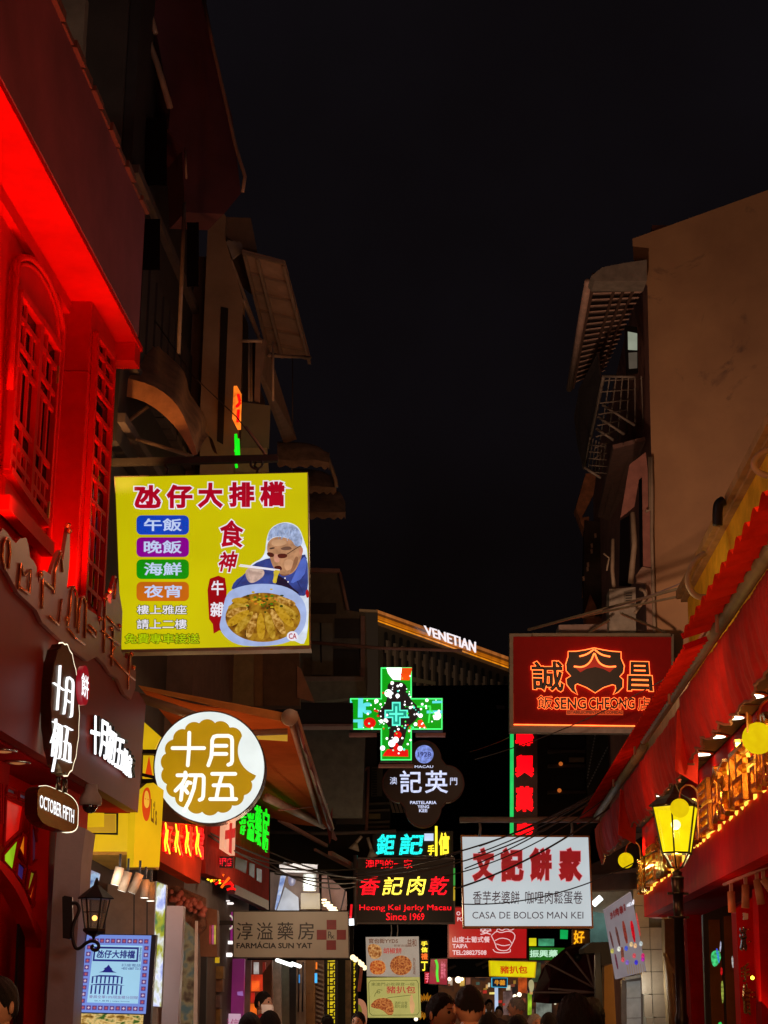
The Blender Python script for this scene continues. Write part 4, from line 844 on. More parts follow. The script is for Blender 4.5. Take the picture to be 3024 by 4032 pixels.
nb = thing('near_dark_facade', 'dim narrow facade with corrugated strip between the red building and the awning', 'building', (-2.2, 24.5, 0))
f25 = front(24.6)
for (x0, x1, m) in ((60, 340, darkw), (345, 442, greenw), (442, 560, mat('ribbed tan panel', (.30, .2, .13), .8)), (640, 722, mat('dim brown', (.14, .09, .07), .8)), (722, 920, mat('olive tan render', (.26, .22, .13), .85)), (920, 985, mat('orange tan side', (.22, .14, .07), .85)), (985, 1250, mat('brown side wall', (.12, .08, .055), .85))):
    prism('facade_panel', f25, zR((x0, -90), (x1, -90), (x1 + 5, 330), (x0, 330)), .0, .3, m, nb)
for x in range(448, 560, 12): prism('panel_rib', f25, zR((x, -90), (x + 5, -90), (x + 5, 260), (x, 260)), .03, .04, mat('rib tan', (.34, .22, .14), .8), nb)
prism('brown_brace', f25, zR((1235, 40), (1262, 60), (1360, 300), (1235, 270)), .05, .1, mat('pinkish brace', (.30, .18, .13), .8), nb)
# wide black beam behind awning
bbm = thing('dark_overhead_beam', 'wide black overhead canopy edge crossing behind the awning towards the green cross', 'beam', P(1200, 2820, 29))
prism('beam', front(29), zR((640, 300), (1640, 308), (1640, 470), (1100, 480), (640, 420)), 0, .4, mat('soot', (.01, .009, .009), .8, bump=0), bbm)  # one even near-black colour, shared by the other dark masses
prism('beam_edge', front(29), zR((1260, 462), (1640, 462), (1640, 478), (1260, 480)), .02, .4, mat('far pink trim', (.1, .06, .05)), bbm)
# dark mid structures under the cross
md = thing('dark_shuttered_facade', 'nearly black facade with faint shutters and small awnings behind the quatrefoil sign', 'building', (-1.0, 37, 0))
f37 = front(37.5)
prism('wall', f37, zW((-200, 660), (1000, 690), (1000, 1200), (1140, 1210), (1140, 2150), (760, 2150), (760, 3400), (-200, 3400)), 0, .5, mat('sooty brown render', (.022, .016, .013), .85), md)  # very dark brown with random tone
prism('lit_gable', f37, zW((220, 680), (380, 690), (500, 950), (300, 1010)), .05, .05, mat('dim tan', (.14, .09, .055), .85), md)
prism('white_bracket', f37, zW((430, 680), (470, 690), (530, 850), (500, 850)), .1, .05, mat('pale bracket', (.35, .30, .24), .6), md)
prism('shutter', f37, zW((945, 1090), (1060, 1090), (1055, 1390), (940, 1390)), .05, .05, mat('dim ochre shutter', (.11, .08, .05), .8), md)
for y in range(1110, 1380, 26): prism('shutter_slat', f37, zW((950, y), (1000, y), (1000, y + 14), (950, y + 14)), .08, .04, mat('dark slat', (.03, .024, .02), .8), md)
for i, x in enumerate(range(1120, 1300, 40)): prism('stripe_awning_band', f37, zW((x, 1420), (x + 24, 1425), (x + 70, 1560), (x + 40, 1560)), .5, .04, mat('dim cream stripe', (.22, .14, .1), .8), md)
prism('ochre_ledge', f37, zW((905, 1570), (1035, 1570), (1035, 1625), (900, 1625)), .1, .1, mat('dim ochre ledge', (.22, .17, .07), .8), md)
for y in (1460, 1530, 1650, 1700): prism('ledge', f37, zW((910, y), (1130, y - 10), (1130, y + 14), (910, y + 20)), .15, .1, mat('dim tan ledge', (.13, .1, .07), .8), md)
tube('pink_pole', [f37.at(*p, .4) for p in zW((910, 1090), (905, 1400), (890, 1740))], .035, mat('pinkish pole', (.3, .13, .1), .6), md)
tube('diagonal_bar', [f37.at(*p, .5) for p in zW((910, 1095), (600, 1370))], .025, mat('pinkish pole', (.3, .13, .1)), md)
# ================================================================ VENETIAN hotel
vn = thing('distant_hotel_tower', 'distant hotel block with an orange lit cornice and white VENETIAN letters', 'building', (30, 500, 0))
a, b = Vector((-2.4, 458, 0)), Vector((60, 590, 0)); dd = (b - a).normalized(); vp = Pl(a, (dd.y, -dd.x, 0) if dd.y * 0 + (-dd.x) < 0 else (-dd.y, dd.x, 0))
topz = vp.at(*zV((525, 285))[0]).z
def vtop(t, z): p = a + dd * t; return Vector((p.x, p.y, z))
L_ = (b - a).length
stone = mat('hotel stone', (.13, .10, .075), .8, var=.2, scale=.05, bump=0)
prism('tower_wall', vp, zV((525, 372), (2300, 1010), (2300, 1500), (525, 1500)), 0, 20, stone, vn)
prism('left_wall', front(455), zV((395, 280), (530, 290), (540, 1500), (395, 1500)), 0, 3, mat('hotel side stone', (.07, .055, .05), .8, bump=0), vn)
prism('roof_edge', front(454), zV((395, 272), (530, 280), (530, 296), (395, 290)), 0, 3, mat('hotel roof edge', (.45, .28, .16), .8, bump=0), vn)
for k, (t0, t1, c, st) in enumerate(((278, 300, (150, 85, 35), 1), (300, 318, (85, 42, 8), 1), (318, 336, (165, 88, 8), 1), (336, 352, (120, 58, 4), 1), (352, 362, (235, 140, 20), 1), (362, 374, (60, 35, 14), 1))):
    sl2 = lambda y, x: y + (x - 525) * .3585
    prism('cornice_band', vp, zV((525, t0), (2300, sl2(t0, 2300)), (2300, sl2(t1, 2300)), (525, t1)), .6 + .35 * (k % 3), 4, emi('cornice glow %d' % k, c, st, var=.3, scale=.25), vn)
text('letters', 'VENETIAN', vp, zV((866, 392), (1240, 512), (1240, 590), (880, 458)), 2.2, emi('hotel letter white', (255, 245, 250), 1.0, var=0), vn, bold=0, th=.3)
for i in range(17):
    x = 580 + i * 54 + i * i * .0; y = 440 + i * 20
    prism('arch_niche', vp, zV((x, y + 12), (x + 6, y), (x + 16, y), (x + 22, y + 12), (x + 22, y + 110), (x, y + 105)), .3, .2, mat('hotel niche', (.02, .016, .014), .8, bump=0), vn)
    prism('pilaster', vp, zV((x + 26, y + 60), (x + 40, y + 64), (x + 42, y + 330), (x + 28, y + 330)), 1.0, 1, mat('hotel pilaster', (.22, .16, .12), .8, bump=0), vn)
    prism('tall_window', vp, zV((x - 2, y + 150), (x + 22, y + 156), (x + 24, y + 330), (x, y + 330)), .4, .2, mat('hotel niche', (.02, .016, .014)), vn)
prism('lower_cornice', vp, zV((780, 765), (950, 800), (950, 825), (780, 800)), 1.2, 2, mat('hotel lower cornice', (.45, .38, .24), .8, bump=0), vn)
light('facade_floodlight', 'SUN', (0, 400, 200), .045, (1, .75, .5), .05, target=(200, 1400, -60), parent=None) if False else None
vl = light('roof_flood', 'AREA', vp.at(*zV((900, 900))[0], 60), 26000, (1, .72, .45), 30, target=vp.at(*zV((1000, 550))[0]), parent=vn)
# dark block in front of the hotel closing the street
cb = thing('dark_block_at_street_end', 'unlit dark building mass closing the end of the street below the hotel', 'building', (6, 120, 0))
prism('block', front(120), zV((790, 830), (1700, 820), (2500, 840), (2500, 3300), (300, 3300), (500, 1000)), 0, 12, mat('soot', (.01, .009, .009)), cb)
prism('wall_lamp_box', front(119.5), zV((1388, 970), (1450, 975), (1452, 1000), (1395, 998)), 0, .3, mat('pale box', (.5, .4, .3)), cb)
# ================================================================ GREEN LED CROSS
f30 = front(30)
gc = thing('green_led_cross', 'green LED pharmacy cross with white and red dots in the middle of the street', 'sign', f30.at(1560, 2800))
def cross(cx, cy, w, h, a, b): return [(cx - a, cy - h), (cx + a, cy - h), (cx + a, cy - b), (cx + w, cy - b), (cx + w, cy + b), (cx + a, cy + b), (cx + a, cy + h), (cx - a, cy + h), (cx - a, cy + b), (cx - w, cy + b), (cx - w, cy - b), (cx - a, cy - b)]
ctr = zV((664, 1034))[0]; CW, CH, CA, CB = 182, 183, 61, 62
prism('cross_body', f30, cross(*ctr, CW + 3, CH + 3, CA + 3, CB + 3), 0, .25, black, gc)
sheet('led_face', f30, cross(*ctr, CW, CH, CA, CB), .004, emi('led mint edge', (70, 245, 120), 1.4), gc)
sheet('led_field', f30, cross(*ctr, CW - 5, CH - 5, CA - 5, CB - 5), .008, ledmat('led green', (0, 165, 15), .9, .012, base=(0, .02, .004), dot=.62), gc)
drk = emi('led dark', (14, 10, 14), 1, var=0)
sheet('dark_field', f30, smooth_closed(zV((600, 800), (735, 800), (745, 900), (800, 960), (850, 1010), (800, 1090), (740, 1130), (720, 1260), (640, 1330), (600, 1260), (620, 1130), (560, 1080), (520, 1030), (590, 960), (600, 880)), 2), .012, drk, gc)
mint = emi('led mint', (90, 240, 205), 1.3); cyan = emi('led cyan', (90, 215, 220), 1.2); redl = emi('led red', (215, 5, 5), 1.2); wl_ = emi('led white', (255, 255, 255), 1.8, var=0)
sheet('small_cross', f30, cross(*ctr, 46, 47, 17, 16), .016, mint, gc); sheet('small_cross', f30, cross(*ctr, 40, 41, 12, 11), .020, emi('led teal', (10, 150, 130), 1), gc)
sheet('small_cross', f30, cross(*ctr, 28, 30, 4, 4), .024, mint, gc)
for q, m in ((((592, 698), (704, 698), (696, 788), (640, 785), (605, 740)), wl_), (((706, 700), (780, 700), (760, 790), (695, 788)), emi('led orange', (225, 70, 5), 1.2)), (((388, 920), (424, 920), (420, 1060), (385, 1060)), cyan), (((330, 925), (350, 960), (352, 1000), (330, 1020)), cyan), (((330, 1075), (425, 1072), (425, 1138), (385, 1138), (385, 1095), (330, 1095)), cyan), (((575, 1320), (600, 1290), (640, 1290), (660, 1230), (700, 1290), (750, 1295), (752, 1345), (565, 1340)), redl), (((885, 1010), (998, 1008), (998, 1030), (885, 1030)), cyan), (((925, 940), (998, 938), (998, 955), (925, 957)), cyan), (((815, 975), (915, 972), (915, 985), (815, 988)), emi('led lime', (60, 230, 80), 1.2)), (((905, 985), (918, 985), (905, 1100), (893, 1100)), MC['led lime']), (((820, 1080), (850, 1075), (885, 1140), (820, 1125)), emi('led red orange', (230, 60, 20), 1.2))):
    sheet('led_patch', f30, zV(*q), .028, m, gc)
for (x, y, w, h, m) in ((472, 1098, 44, 38, redl), (455, 965, 30, 14, cyan), (455, 1020, 30, 14, cyan), (430, 990, 14, 34, cyan), (675, 1185, 28, 26, redl)):
    a = zV((x, y))[0]; sheet('led_disc', f30, ellipse(*a, w * .5425, h * .5425, 20), .030, m, gc)
for x, y, r in ((607, 884, 28), (632, 1248, 26), (660, 1222, 22), (565, 1282, 18), (692, 1285, 18), (960, 1048, 30), (674, 902, 15), (698, 824, 12), (634, 810, 13), (840, 1046, 16), (556, 1088, 14), (586, 1080, 14), (886, 935, 12), (520, 940, 15), (804, 1108, 13), (766, 988, 10)):
    sheet('led_dot', f30, ellipse(*zV((x, y))[0], r * .54, r * .54, 16), .034, wl_, gc)
for i in range(120):
    for _ in range(20):
        x, y = random.uniform(335, 1000), random.uniform(705, 1370)
        if abs(x - 664) < 105 or abs(y - 1034) < 105:
            if random.random() < math.exp(-((x - 664) ** 2 + (y - 1034) ** 2) / 45000) + .15: break
    if abs(x - 664) < 60 and abs(y - 1034) < 70: continue
    sheet('led_dot', f30, ellipse(*zV((x, y))[0], *([random.uniform(1.8, 5)] * 2), 8), .034 + i * .00005, random.choice([wl_, wl_, wl_, MC['led lime'], redl, MC['led mint']]), gc)
for q in ((320, 1172, 522, 1192), (805, 1172, 1022, 1192), (535, 1398, 790, 1416)): prism('base_rail', f30, rect(*zV(q[:2])[0], *zV(q[2:])[0]), .02, .2, mat('pink steel', (.4, .17, .15), .5), gc)
tube('carrying_bar', [P(1210, 2528, 30.2), P(1500, 2552, 30.2), P(1820, 2562, 30.2)], .03, mat('far pink trim', (.12, .07, .06)), gc)
for u in (1415, 1510, 1690): tube('hanger', [P(u, 2555, 30.2), P(u + 4, 2590, 30.2), P(u, 2640, 30.2)], .012, dkmetal, gc)
# ================================================================ QUATREFOIL SIGN 記英
f33 = front(33)
qf = thing('quatrefoil_sign', 'dark quatrefoil sign with white 記英 characters under the green cross', 'sign', f33.at(1660, 3250))
qc = zV((860, 1540))[0]
def qfoil(s=1.0):
    o = []
    for cx_, cy_, a0 in ((0, -95, 180), (88, 0, 270), (0, 95, 0), (-88, 0, 90)):
        for i in range(13):
            A = math.radians(a0 + 15 * i); o.append((qc[0] + (cx_ + 70 * math.cos(A)) * s, qc[1] + (cy_ + 72 * math.sin(A)) * s))
    return o
prism('sign_body', f33, qfoil(1.03), 0, .25, mat('sign rim pinkish', (.07, .02, .018), .5, .2), qf)
sheet('sign_face', f33, qfoil(.985), .004, mat('near black face', (.015, .006, .007), .4, bump=0), qf)
pale = emi('pale blue white letter', (205, 212, 245), 1.15, var=.2, scale=14)
text('lettering', '記', f33, (*zV((690, 1445))[0], *zV((850, 1608))[0]), .01, pale, qf, bold=.012, th=.02); text('lettering', '英', f33, (*zV((872, 1445))[0], *zV((1040, 1610))[0]), .01, pale, qf, bold=.012, th=.02)
text('lettering', '澳', f33, (*zV((618, 1492))[0], *zV((670, 1545))[0]), .01, pale, qf); text('lettering', '門', f33, (*zV((1055, 1498))[0], *zV((1106, 1550))[0]), .01, pale, qf)
text('lettering', 'MACAU', f33, (*zV((798, 1408))[0], *zV((932, 1426))[0]), .01, pale, qf, bold=.01)
for s, x0, x1, y in (('PASTELARIA', 765, 956, 1666), ('YENG', 818, 902, 1696), ('KEE', 830, 890, 1724)): text('lettering', s, f33, (*zV((x0, y))[0], *zV((x1, y + 23))[0]), .01, pale, qf, bold=.02)
lg = sheet('round_emblem', f33, ellipse(*zV((868, 1327))[0], 36, 36, 32), .010, emi('emblem blue', (120, 140, 215), 1.0, var=.4, scale=18), qf)
text('emblem_lettering', '1928', f33, (*zV((820, 1310))[0], *zV((916, 1345))[0]), .014, emi('emblem dark', (40, 45, 110)), qf, bold=.02)
# vertical dark sign
vs = thing('vertical_bakery_sign', 'very dim vertical sign with four faint characters left of the green cross', 'sign', P(1380, 3250, 36))
f36 = front(36.0)
prism('board', f36, zW((590, 800), (880, 800), (880, 1680), (580, 1680)), 0, .15, mat('vertical sign board', (.016, .009, .008), .5, bump=0), vs)
for ch, y0, y1 in (('英', 840, 980), ('記', 1020, 1155), ('餅', 1290, 1400), ('家', 1500, 1600)): text('lettering', ch, f36, (*zW((660, y0))[0], *zW((800, y1))[0]), .01, mat('faint print', (.12, .07, .06), .6, bump=0), vs)
# ================================================================ TURQUOISE NEON 鉅記
f41 = front(36.8)
tn = thing('turquoise_neon_sign', 'turquoise neon sign reading 鉅記 with yellow neon emblem above the jerky sign', 'sign', f41.at(1620, 3370))
prism('board', f41, zL((400, 225), (985, 225), (985, 405), (400, 405)), -.04, .12, black, tn)
tq = ledmat('turquoise led', (30, 235, 225), 1.6, .03, base=(0, .02, .02), dot=.5); yw = emi('neon warm yellow', (255, 225, 50), 1.5)
text('neon_character', '鉅', f41, (*zL((425, 245))[0], *zL((568, 398))[0]), .02, tq, tn, bold=.03, shear=.15); text('neon_character', '記', f41, (*zL((592, 245))[0], *zL((772, 398))[0]), .02, tq, tn, bold=.03, shear=.15)
sheet('white_panel', f41, rect(*zL((775, 243))[0], *zL((842, 296))[0]), .02, emi('white neon panel', (190, 205, 235), 1.2), tn)
tube('neon_tube', [f41.at(*p, .05) for p in zL((862, 190), (862, 405))], .028, yw, tn, n=6)
text('neon_character', '手', f41, (*zL((800, 325))[0], *zL((850, 400))[0]), .02, yw, tn, bold=.03); text('neon_character', '信', f41, (*zL((880, 235))[0], *zL((958, 400))[0]), .02, yw, tn, bold=.04)
# ================================================================ JERKY LED SIGN
f38 = front(36)
jk = thing('jerky_led_sign', 'black LED sign reading 香記肉乾 in yellow and red, Heong Kei Jerky Macau', 'sign', f38.at(1590, 3640))
jq = zL((270, 418), (998, 418), (1000, 900), (275, 900)); signbox(f38, jq, .15, mat('grey sign frame', (.22, .18, .18), .5, .4), jk, mat('led black', (.012, .004, .005), .4, bump=0), 6)
rled = ledmat('red led', (255, 12, 30), 1.9, .028, base=(.03, 0, 0), dot=.5); yled = ledmat('yellow led', (255, 225, 70), 2.2, .030, base=(.05, .03, 0), dot=.52)
text('led_lettering', '澳門的一家', f38, (*zL((348, 432))[0], *zL((690, 496))[0]), .01, rled, jk, bold=0)
for ch, x0, x1, m in (('香', 305, 455, rled), ('記', 470, 625, yled), ('肉', 645, 790, yled), ('乾', 805, 955, rled)):
    text('led_character', ch, f38, (*zL((x0, 555))[0], *zL((x1, 690))[0]), .01, m, jk, bold=.012, shear=.2)
text('led_lettering', 'Heong Kei Jerky Macau', f38, (*zL((304, 760))[0], *zL((970, 812))[0]), .01, rled, jk, bold=0)
text('led_lettering', 'Since', f38, (*zL((498, 820))[0], *zL((646, 872))[0]), .01, rled, jk, bold=.008); text('led_lettering', '1969', f38, (*zL((672, 822))[0], *zL((776, 872))[0]), .01, rled, jk, bold=.008)
tube('side_pole', [P(*zL((275, 400))[0], 35.9), P(*zL((272, 910))[0], 35.9)], .045, mat('grey sign frame', (.3, .25, .25)), jk)
tube('neon_tube', [P(*p, 35.9) for p in zL((993, 495), (993, 620))], .02, emi('green dim tube', (60, 150, 60), 1), jk, n=6); tube('neon_tube', [P(*p, 35.9) for p in zL((993, 630), (992, 730))], .02, emi('yellow dim tube', (180, 150, 40), 1), jk, n=6)
# ================================================================ WHITE BAKERY SIGN 文記餅家
f27 = front(27)
wk = thing('white_bakery_sign', 'white light box reading CASA DE BOLOS MAN KEI with red brush characters', 'sign', f27.at(2075, 3650))
wq = [(1814, 3288), (2322, 3290), (2337, 3655), (1824, 3655)]
signbox(f27, wq, .2, mat('orange brown rim', (.35, .16, .05), .4, .3), wk)
sheet('lit_face', f27, [(1820, 3295), (2316, 3297), (2330, 3646), (1830, 3646)], .004, emi('bakery white sheet', (186, 196, 200), 1.0, var=.08, scale=.9), wk)
rb_ = emi('print blood red', (135, 8, 22)); rg = emi('print halo', (215, 120, 130)); gk = emi('print charcoal', (48, 42, 52))
for ch, x0, x1 in (('文', 1860, 1948), ('記', 1972, 2062), ('餅', 2085, 2172), ('家', 2200, 2292)):
    printed('title_character', ch, f27, (x0, 3338, x1, 3470), .008, rb_, wk, rg, bold=.06, ol=.022)
text('lettering', '香芋老婆餅', f27, (1862, 3508, 2046, 3560), .008, gk, wk, bold=.006); text('lettering', '咖哩肉鬆蛋卷', f27, (2068, 3508, 2294, 3560), .008, gk, wk, bold=.006)
text('lettering', 'CASA DE BOLOS MAN KEI', f27, (1860, 3590, 2297, 3617), .008, gk, wk, bold=.004)
tube('support_pipe', [P(1810, 3228, 26.9), P(2360, 3228, 26.9)], .045, mat('grey brown pipe', (.30, .24, .22), .6), wk)
for u in (1888, 2250): tube('hanger', [P(u, 3235, 26.9), P(u + 3, 3260, 26.9), P(u, 3292, 26.9)], .02, grey, wk)
# ================================================================ RED HALO RESTAURANT SIGN
f29 = front(29)
sc_ = thing('red_halo_restaurant_sign', 'dark red sign with halo lit shield and characters reading SENG CHEONG', 'sign', f29.at(2320, 2860))
kq = zK((288, 265), (1480, 270), (1480, 965), (288, 955)); prism('box', f29, kq, 0, .22, mat('rusty steel frame', (.16, .13, .09), .5, .4), sc_)
sheet('red_face', f29, zK((315, 288), (1462, 292), (1462, 940), (315, 935)), .004, mat('deep red face', (.24, .005, .003), .6, var=.1, bump=0, spec=.1), sc_)
prism('bottom_ledge', f29, zK((290, 950), (1260, 958), (1250, 992), (290, 982)), .05, .2, mat('grey ledge', (.3, .25, .22), .6), sc_)
halo = emi('halo tube', (255, 105, 45), 3.4, var=.1, scale=6); dkf = mat('dark letter face', (.03, .022, .012), .5, bump=0)
tube('bottom_led_line', [f29.at(*p, .03) for p in zK((318, 927), (1230, 938))], .011, halo, sc_, n=6)
tube('edge_led_line', [f29.at(*p, .02) for p in zK((318, 920), (318, 700))], .005, emi('dim red tube', (120, 30, 8)), sc_, n=6)
def halolet(s, q, b=.04, r=.02):
    text('letter_face', s, f29, q, .06, dkf, sc_, bold=b, th=.02, ref=0); text('halo_outline', s, f29, q, .03, halo, sc_, neon=b + r, ref=0)
halolet('誠', zK((450, 475), (670, 470), (680, 685), (455, 668)), .022, .02); halolet('昌', zK((1155, 475), (1310, 478), (1325, 680), (1150, 676)), .022, .022)
halolet('飯', zK((490, 715), (600, 720), (600, 815), (490, 812)), .012, .018); halolet('店', zK((1220, 725), (1305, 728), (1305, 822), (1220, 822)), .012, .018)
for s, x0, x1, y in (('SENG', 615, 842, 735), ('CHEONG', 865, 1195, 735)):
    halolet(s, zK((x0, y), (x1, y), (x1, y + 76), (x0, y + 78)), .03, .028)
text('letter_face', 'ESTABELECIMENTO DE COMIDAS', f29, zK((708, 826), (1110, 828), (1110, 850), (708, 848)), .03, dkf, sc_, bold=.03)
prism('subtitle_glow', f29, zK((700, 822), (1113, 824), (1113, 858), (700, 856)), .012, .01, emi('subtitle halo', (200, 60, 10), 1), sc_)
sh = zK2((520, 45), (600, 45), (700, 30), (800, 8), (900, 30), (1000, 45), (1090, 50), (1090, 120), (1125, 200), (1115, 270), (1075, 315), (1112, 350), (1110, 430), (1060, 480), (1010, 510), (1040, 450), (1035, 410), (1000, 398), (900, 430), (812, 488), (720, 430), (620, 390), (590, 405), (590, 450), (618, 508), (560, 470), (505, 400), (500, 340), (550, 308), (500, 250), (495, 180), (520, 100))
prism('shield_face', f29, sh, .06, .02, dkf, sc_)
tube('shield_halo', [f29.at(u, v, .035) for u, v in sh], .016, halo, sc_, n=6, closed=True)
for pts in (((640, 95), (720, 75), (795, 20)), ((805, 20), (880, 80), (975, 98)), ((580, 205), (680, 215), (760, 160), (800, 60)), ((805, 60), (850, 170), (940, 212), (1038, 205))):
    tube('emblem_line', [f29.at(u, v, .07) for u, v in smoothpts(zK2(*pts), 2)], .014, halo, sc_, n=6)
lit = emi('emblem red', (160, 25, 10), 1)
prism('emblem_patch', f29, zK2((600, 222), (690, 222), (770, 150), (802, 60), (840, 160), (930, 222), (1020, 222), (970, 268), (900, 230), (812, 210), (720, 228), (650, 268)), .066, .004, lit, sc_)
light('sign_wash', 'AREA', f29.at(2320, 2760, 1.0), .35, (1, .15, .05), .8, target=f29.at(2320, 2700), parent=sc_)
for a, b, w in (((2080, 2480, 28.9), (2700, 2310, 26), .035), ((2230, 2440, 28.9), (2690, 2345, 26), .03), ((2320, 2490, 28.9), (2400, 2440, 28.5), .03), ((2445, 2415, 28), (2620, 2490, 28.9), .03), ((2095, 2500, 28.9), (2640, 2500, 28.9), .05)):
    bar('support_arm', P(*a), P(*b), w, mat('olive steel', (.16, .13, .08), .5, .4), sc_)
# ================================================================ VERTICAL RED LED PHARMACY SIGN
f34 = front(34)
vr = thing('vertical_red_led_sign', 'tall vertical sign of glowing red characters with a green neon line on its left', 'sign', f34.at(2060, 3290))
prism('board', f34, zK((290, 975), (490, 975), (490, 1730), (290, 1730)), 0, .15, mat('maroon led board', (.06, .012, .012), .5), vr)
rdot = ledmat('red led dots', (255, 0, 14), 1.7, .022, base=(.1, 0, 0), dot=.62)
for ch, y0, y1 in (('聯', 960, 1085), ('興', 1145, 1310), ('藥', 1375, 1560), ('房', 1640, 1730)): text('led_character', ch, f34, (*zK((328, y0))[0], *zK((465, y1))[0]), .01, rdot, vr, bold=.065)
tube('neon_tube', [f34.at(*p, .06) for p in zK((305, 985), (304, 1730))], .035, emi('green line neon', (25, 185, 85), 1.3, var=.1), vr, n=8)
# ================================================================ RED RESTAURANT SIGN (hidden half) + small signs down the street
f45 = front(45)
rd = thing('red_portuguese_restaurant_sign', 'bright red light box with white chef outline and TAIPA phone number', 'sign', f45.at(1910, 3775))
prism('box', f45, zL((945, 772), (1525, 772), (1525, 1155), (945, 1150)), -.02, .3, mat('dark red rim', (.12, .02, .02)), rd)
rsh = emi('restaurant red sheet', (168, 6, 14), 1, var=.15, scale=1); ww = emi('print pink white', (235, 195, 195))
sheet('lit_face', f45, zL((955, 780), (1520, 780), (1515, 1148), (958, 1140)), .0, rsh, rd)
text('lettering', '山度士葡式餐', f45, (*zL((980, 990))[0], *zL((1252, 1035))[0]), .01, ww, rd, bold=.02); text('lettering', 'TAIPA', f45, (*zL((980, 1045))[0], *zL((1090, 1075))[0]), .01, ww, rd, bold=.03)
text('lettering', 'TEL:28827508', f45, (*zL((980, 1090))[0], *zL((1227, 1125))[0]), .01, ww, rd, bold=.03)
text('lettering', 'O', f45, (*zL((1008, 808))[0], *zL((1038, 838))[0]), .01, ww, rd, bold=.03); text('lettering', 'PO', f45, (*zL((1015, 850))[0], *zL((1060, 880))[0]), .01, ww, rd, bold=.03)
text('lettering', '安', f45, (*zL((1180, 925))[0], *zL((1262, 978))[0]), .01, ww, rd, bold=.02)
for pts in (((1262, 985), (1290, 1040), (1300, 1080), (1340, 1095), (1385, 1090), (1410, 1050), (1438, 990), (1420, 960), (1380, 950), (1330, 965), (1300, 950), (1262, 985)), ((1290, 1020), (1330, 1000), (1390, 1010), (1410, 1040)), ((1300, 1045), (1350, 1060), (1395, 1050)), ((1275, 1085), (1290, 1105), (1340, 1110), (1400, 1105), (1400, 1085)), ((1300, 950), (1310, 930), (1340, 950), (1370, 930), (1400, 950), (1440, 925))):
    strokes('chef_outline', f45, [smoothpts(zL(*pts), 1)], 3.2, .01, .002, ww, rd)
f52 = front(52)
def lbox(name, label, Y, q, face, txt, tm, tq, depth=.2, rim=None, cat='sign'):
    f = front(Y); t = thing(name, label, cat, f.at(*q[3])); prism('box', f, q, 0, depth, rim or dkmetal, t)
    cx = sum(p[0] for p in q) / 4; cy = sum(p[1] for p in q) / 4
    sheet('lit_face', f, [(cx + (x - cx) * .95, cy + (y - cy) * .92) for x, y in q], .004, face, t)
    if txt: text('lettering', txt, f, tq, .012, tm, t, bold=.025)
    return t
lbox('yellow_bun_sign', 'small yellow light box with red characters 豬扒包', 50, zL((1245, 1165), (1590, 1175), (1580, 1290), (1250, 1278)), emi('bun yellow sheet', (222, 205, 10), 1), '豬扒包', emi('bun red', (200, 50, 10)), (*zL((1325, 1203))[0], *zL((1525, 1262))[0]), rim=ylit)
lbox('green_shop_sign', 'green shop sign with white characters behind the red restaurant sign', 56, zL((1530, 1065), (1800, 1070), (1800, 1165), (1530, 1165)), emi('shop green sheet', (25, 95, 20), 1), '振興藥', emi('pale green letter', (190, 235, 200)), (*zL((1540, 1088))[0], *zL((1745, 1142))[0]))
lbox('yellow_green_far_sign', 'small lit yellow and green sign panel above the green shop sign', 60, zL((1535, 1000), (1590, 1000), (1590, 1062), (1535, 1062)), emi('far yellow', (215, 205, 20), 1), None, None, None)
lbox('teal_far_sign', 'small teal lit panel right above the green shop sign', 60.5, zL((1600, 1005), (1720, 1005), (1720, 1062), (1600, 1062)), emi('far teal', (60, 140, 100), 1, var=.5, scale=3), None, None, None)
lbox('bright_green_lantern_sign', 'bright green lit square hanging below the bakery sign', 58, zT((332, 825), (385, 828), (382, 890), (332, 888)), emi('far bright green', (10, 165, 80), 1), None, None, None)
lbox('blue_frame_neon_sign', 'small blue framed neon sign under the yellow bun sign', 54, zL((1265, 1290), (1380, 1290), (1378, 1362), (1266, 1358)), emi('dark navy face', (5, 20, 40), 1), '牛雜', emi('amber letter', (230, 150, 30)), (*zL((1285, 1305))[0], *zL((1362, 1345))[0]), rim=emi('blue neon rim', (50, 190, 235), 1))
lbox('magenta_side_sign', 'magenta red vertical sign with a green neon squiggle left of the red restaurant sign', 47, zL((820, 1150), (945, 1145), (945, 1350), (805, 1340)), emi('magenta sheet', (135, 8, 40), 1, var=.35, scale=2), '美味', emi('pinkish letter', (215, 100, 120)), (*zL((895, 1170))[0], *zL((930, 1300))[0]))
g2 = thing('green_squiggle_neon', 'thin green neon squiggle beside the magenta sign', 'neon', P(*zL((870, 1320))[0], 46.8)); tube('neon_tube', [P(u, v, 46.8) for u, v in smoothpts(zL((858, 1160), (872, 1200), (866, 1260), (875, 1320)))], .035, emi('soft green neon', (90, 220, 60), 1.1), g2, n=6)
lbox('red_character_sign', 'small red sign with bright characters just below the orange vertical neon', 48, zL((775, 1245), (862, 1245), (862, 1335), (775, 1335)), emi('scarlet sheet', (165, 5, 30), 1), '手信', emi('pink letter', (255, 120, 140)), (*zL((782, 1255))[0], *zL((856, 1325))[0]))
vn2 = thing('orange_vertical_neon', 'orange and yellow vertical neon characters between the posters and the magenta sign', 'sign', P(*zL((775, 1240))[0], 48.5)); f48 = front(48.5)
for ch, y0, y1, m in (('手', 1025, 1060, yw), ('信', 1068, 1105, yw), ('禮', 1112, 1158, emi('deep orange neon', (240, 100, 15), 1.2)), ('丁', 1172, 1240, yw)): text('neon_character', ch, f48, (*zL((752, y0))[0], *zL((800, y1))[0]), .02, m, vn2, bold=.03)
prism('board', f48, zL((742, 1015), (810, 1015), (810, 1245), (742, 1245)), 0, .1, black, vn2)
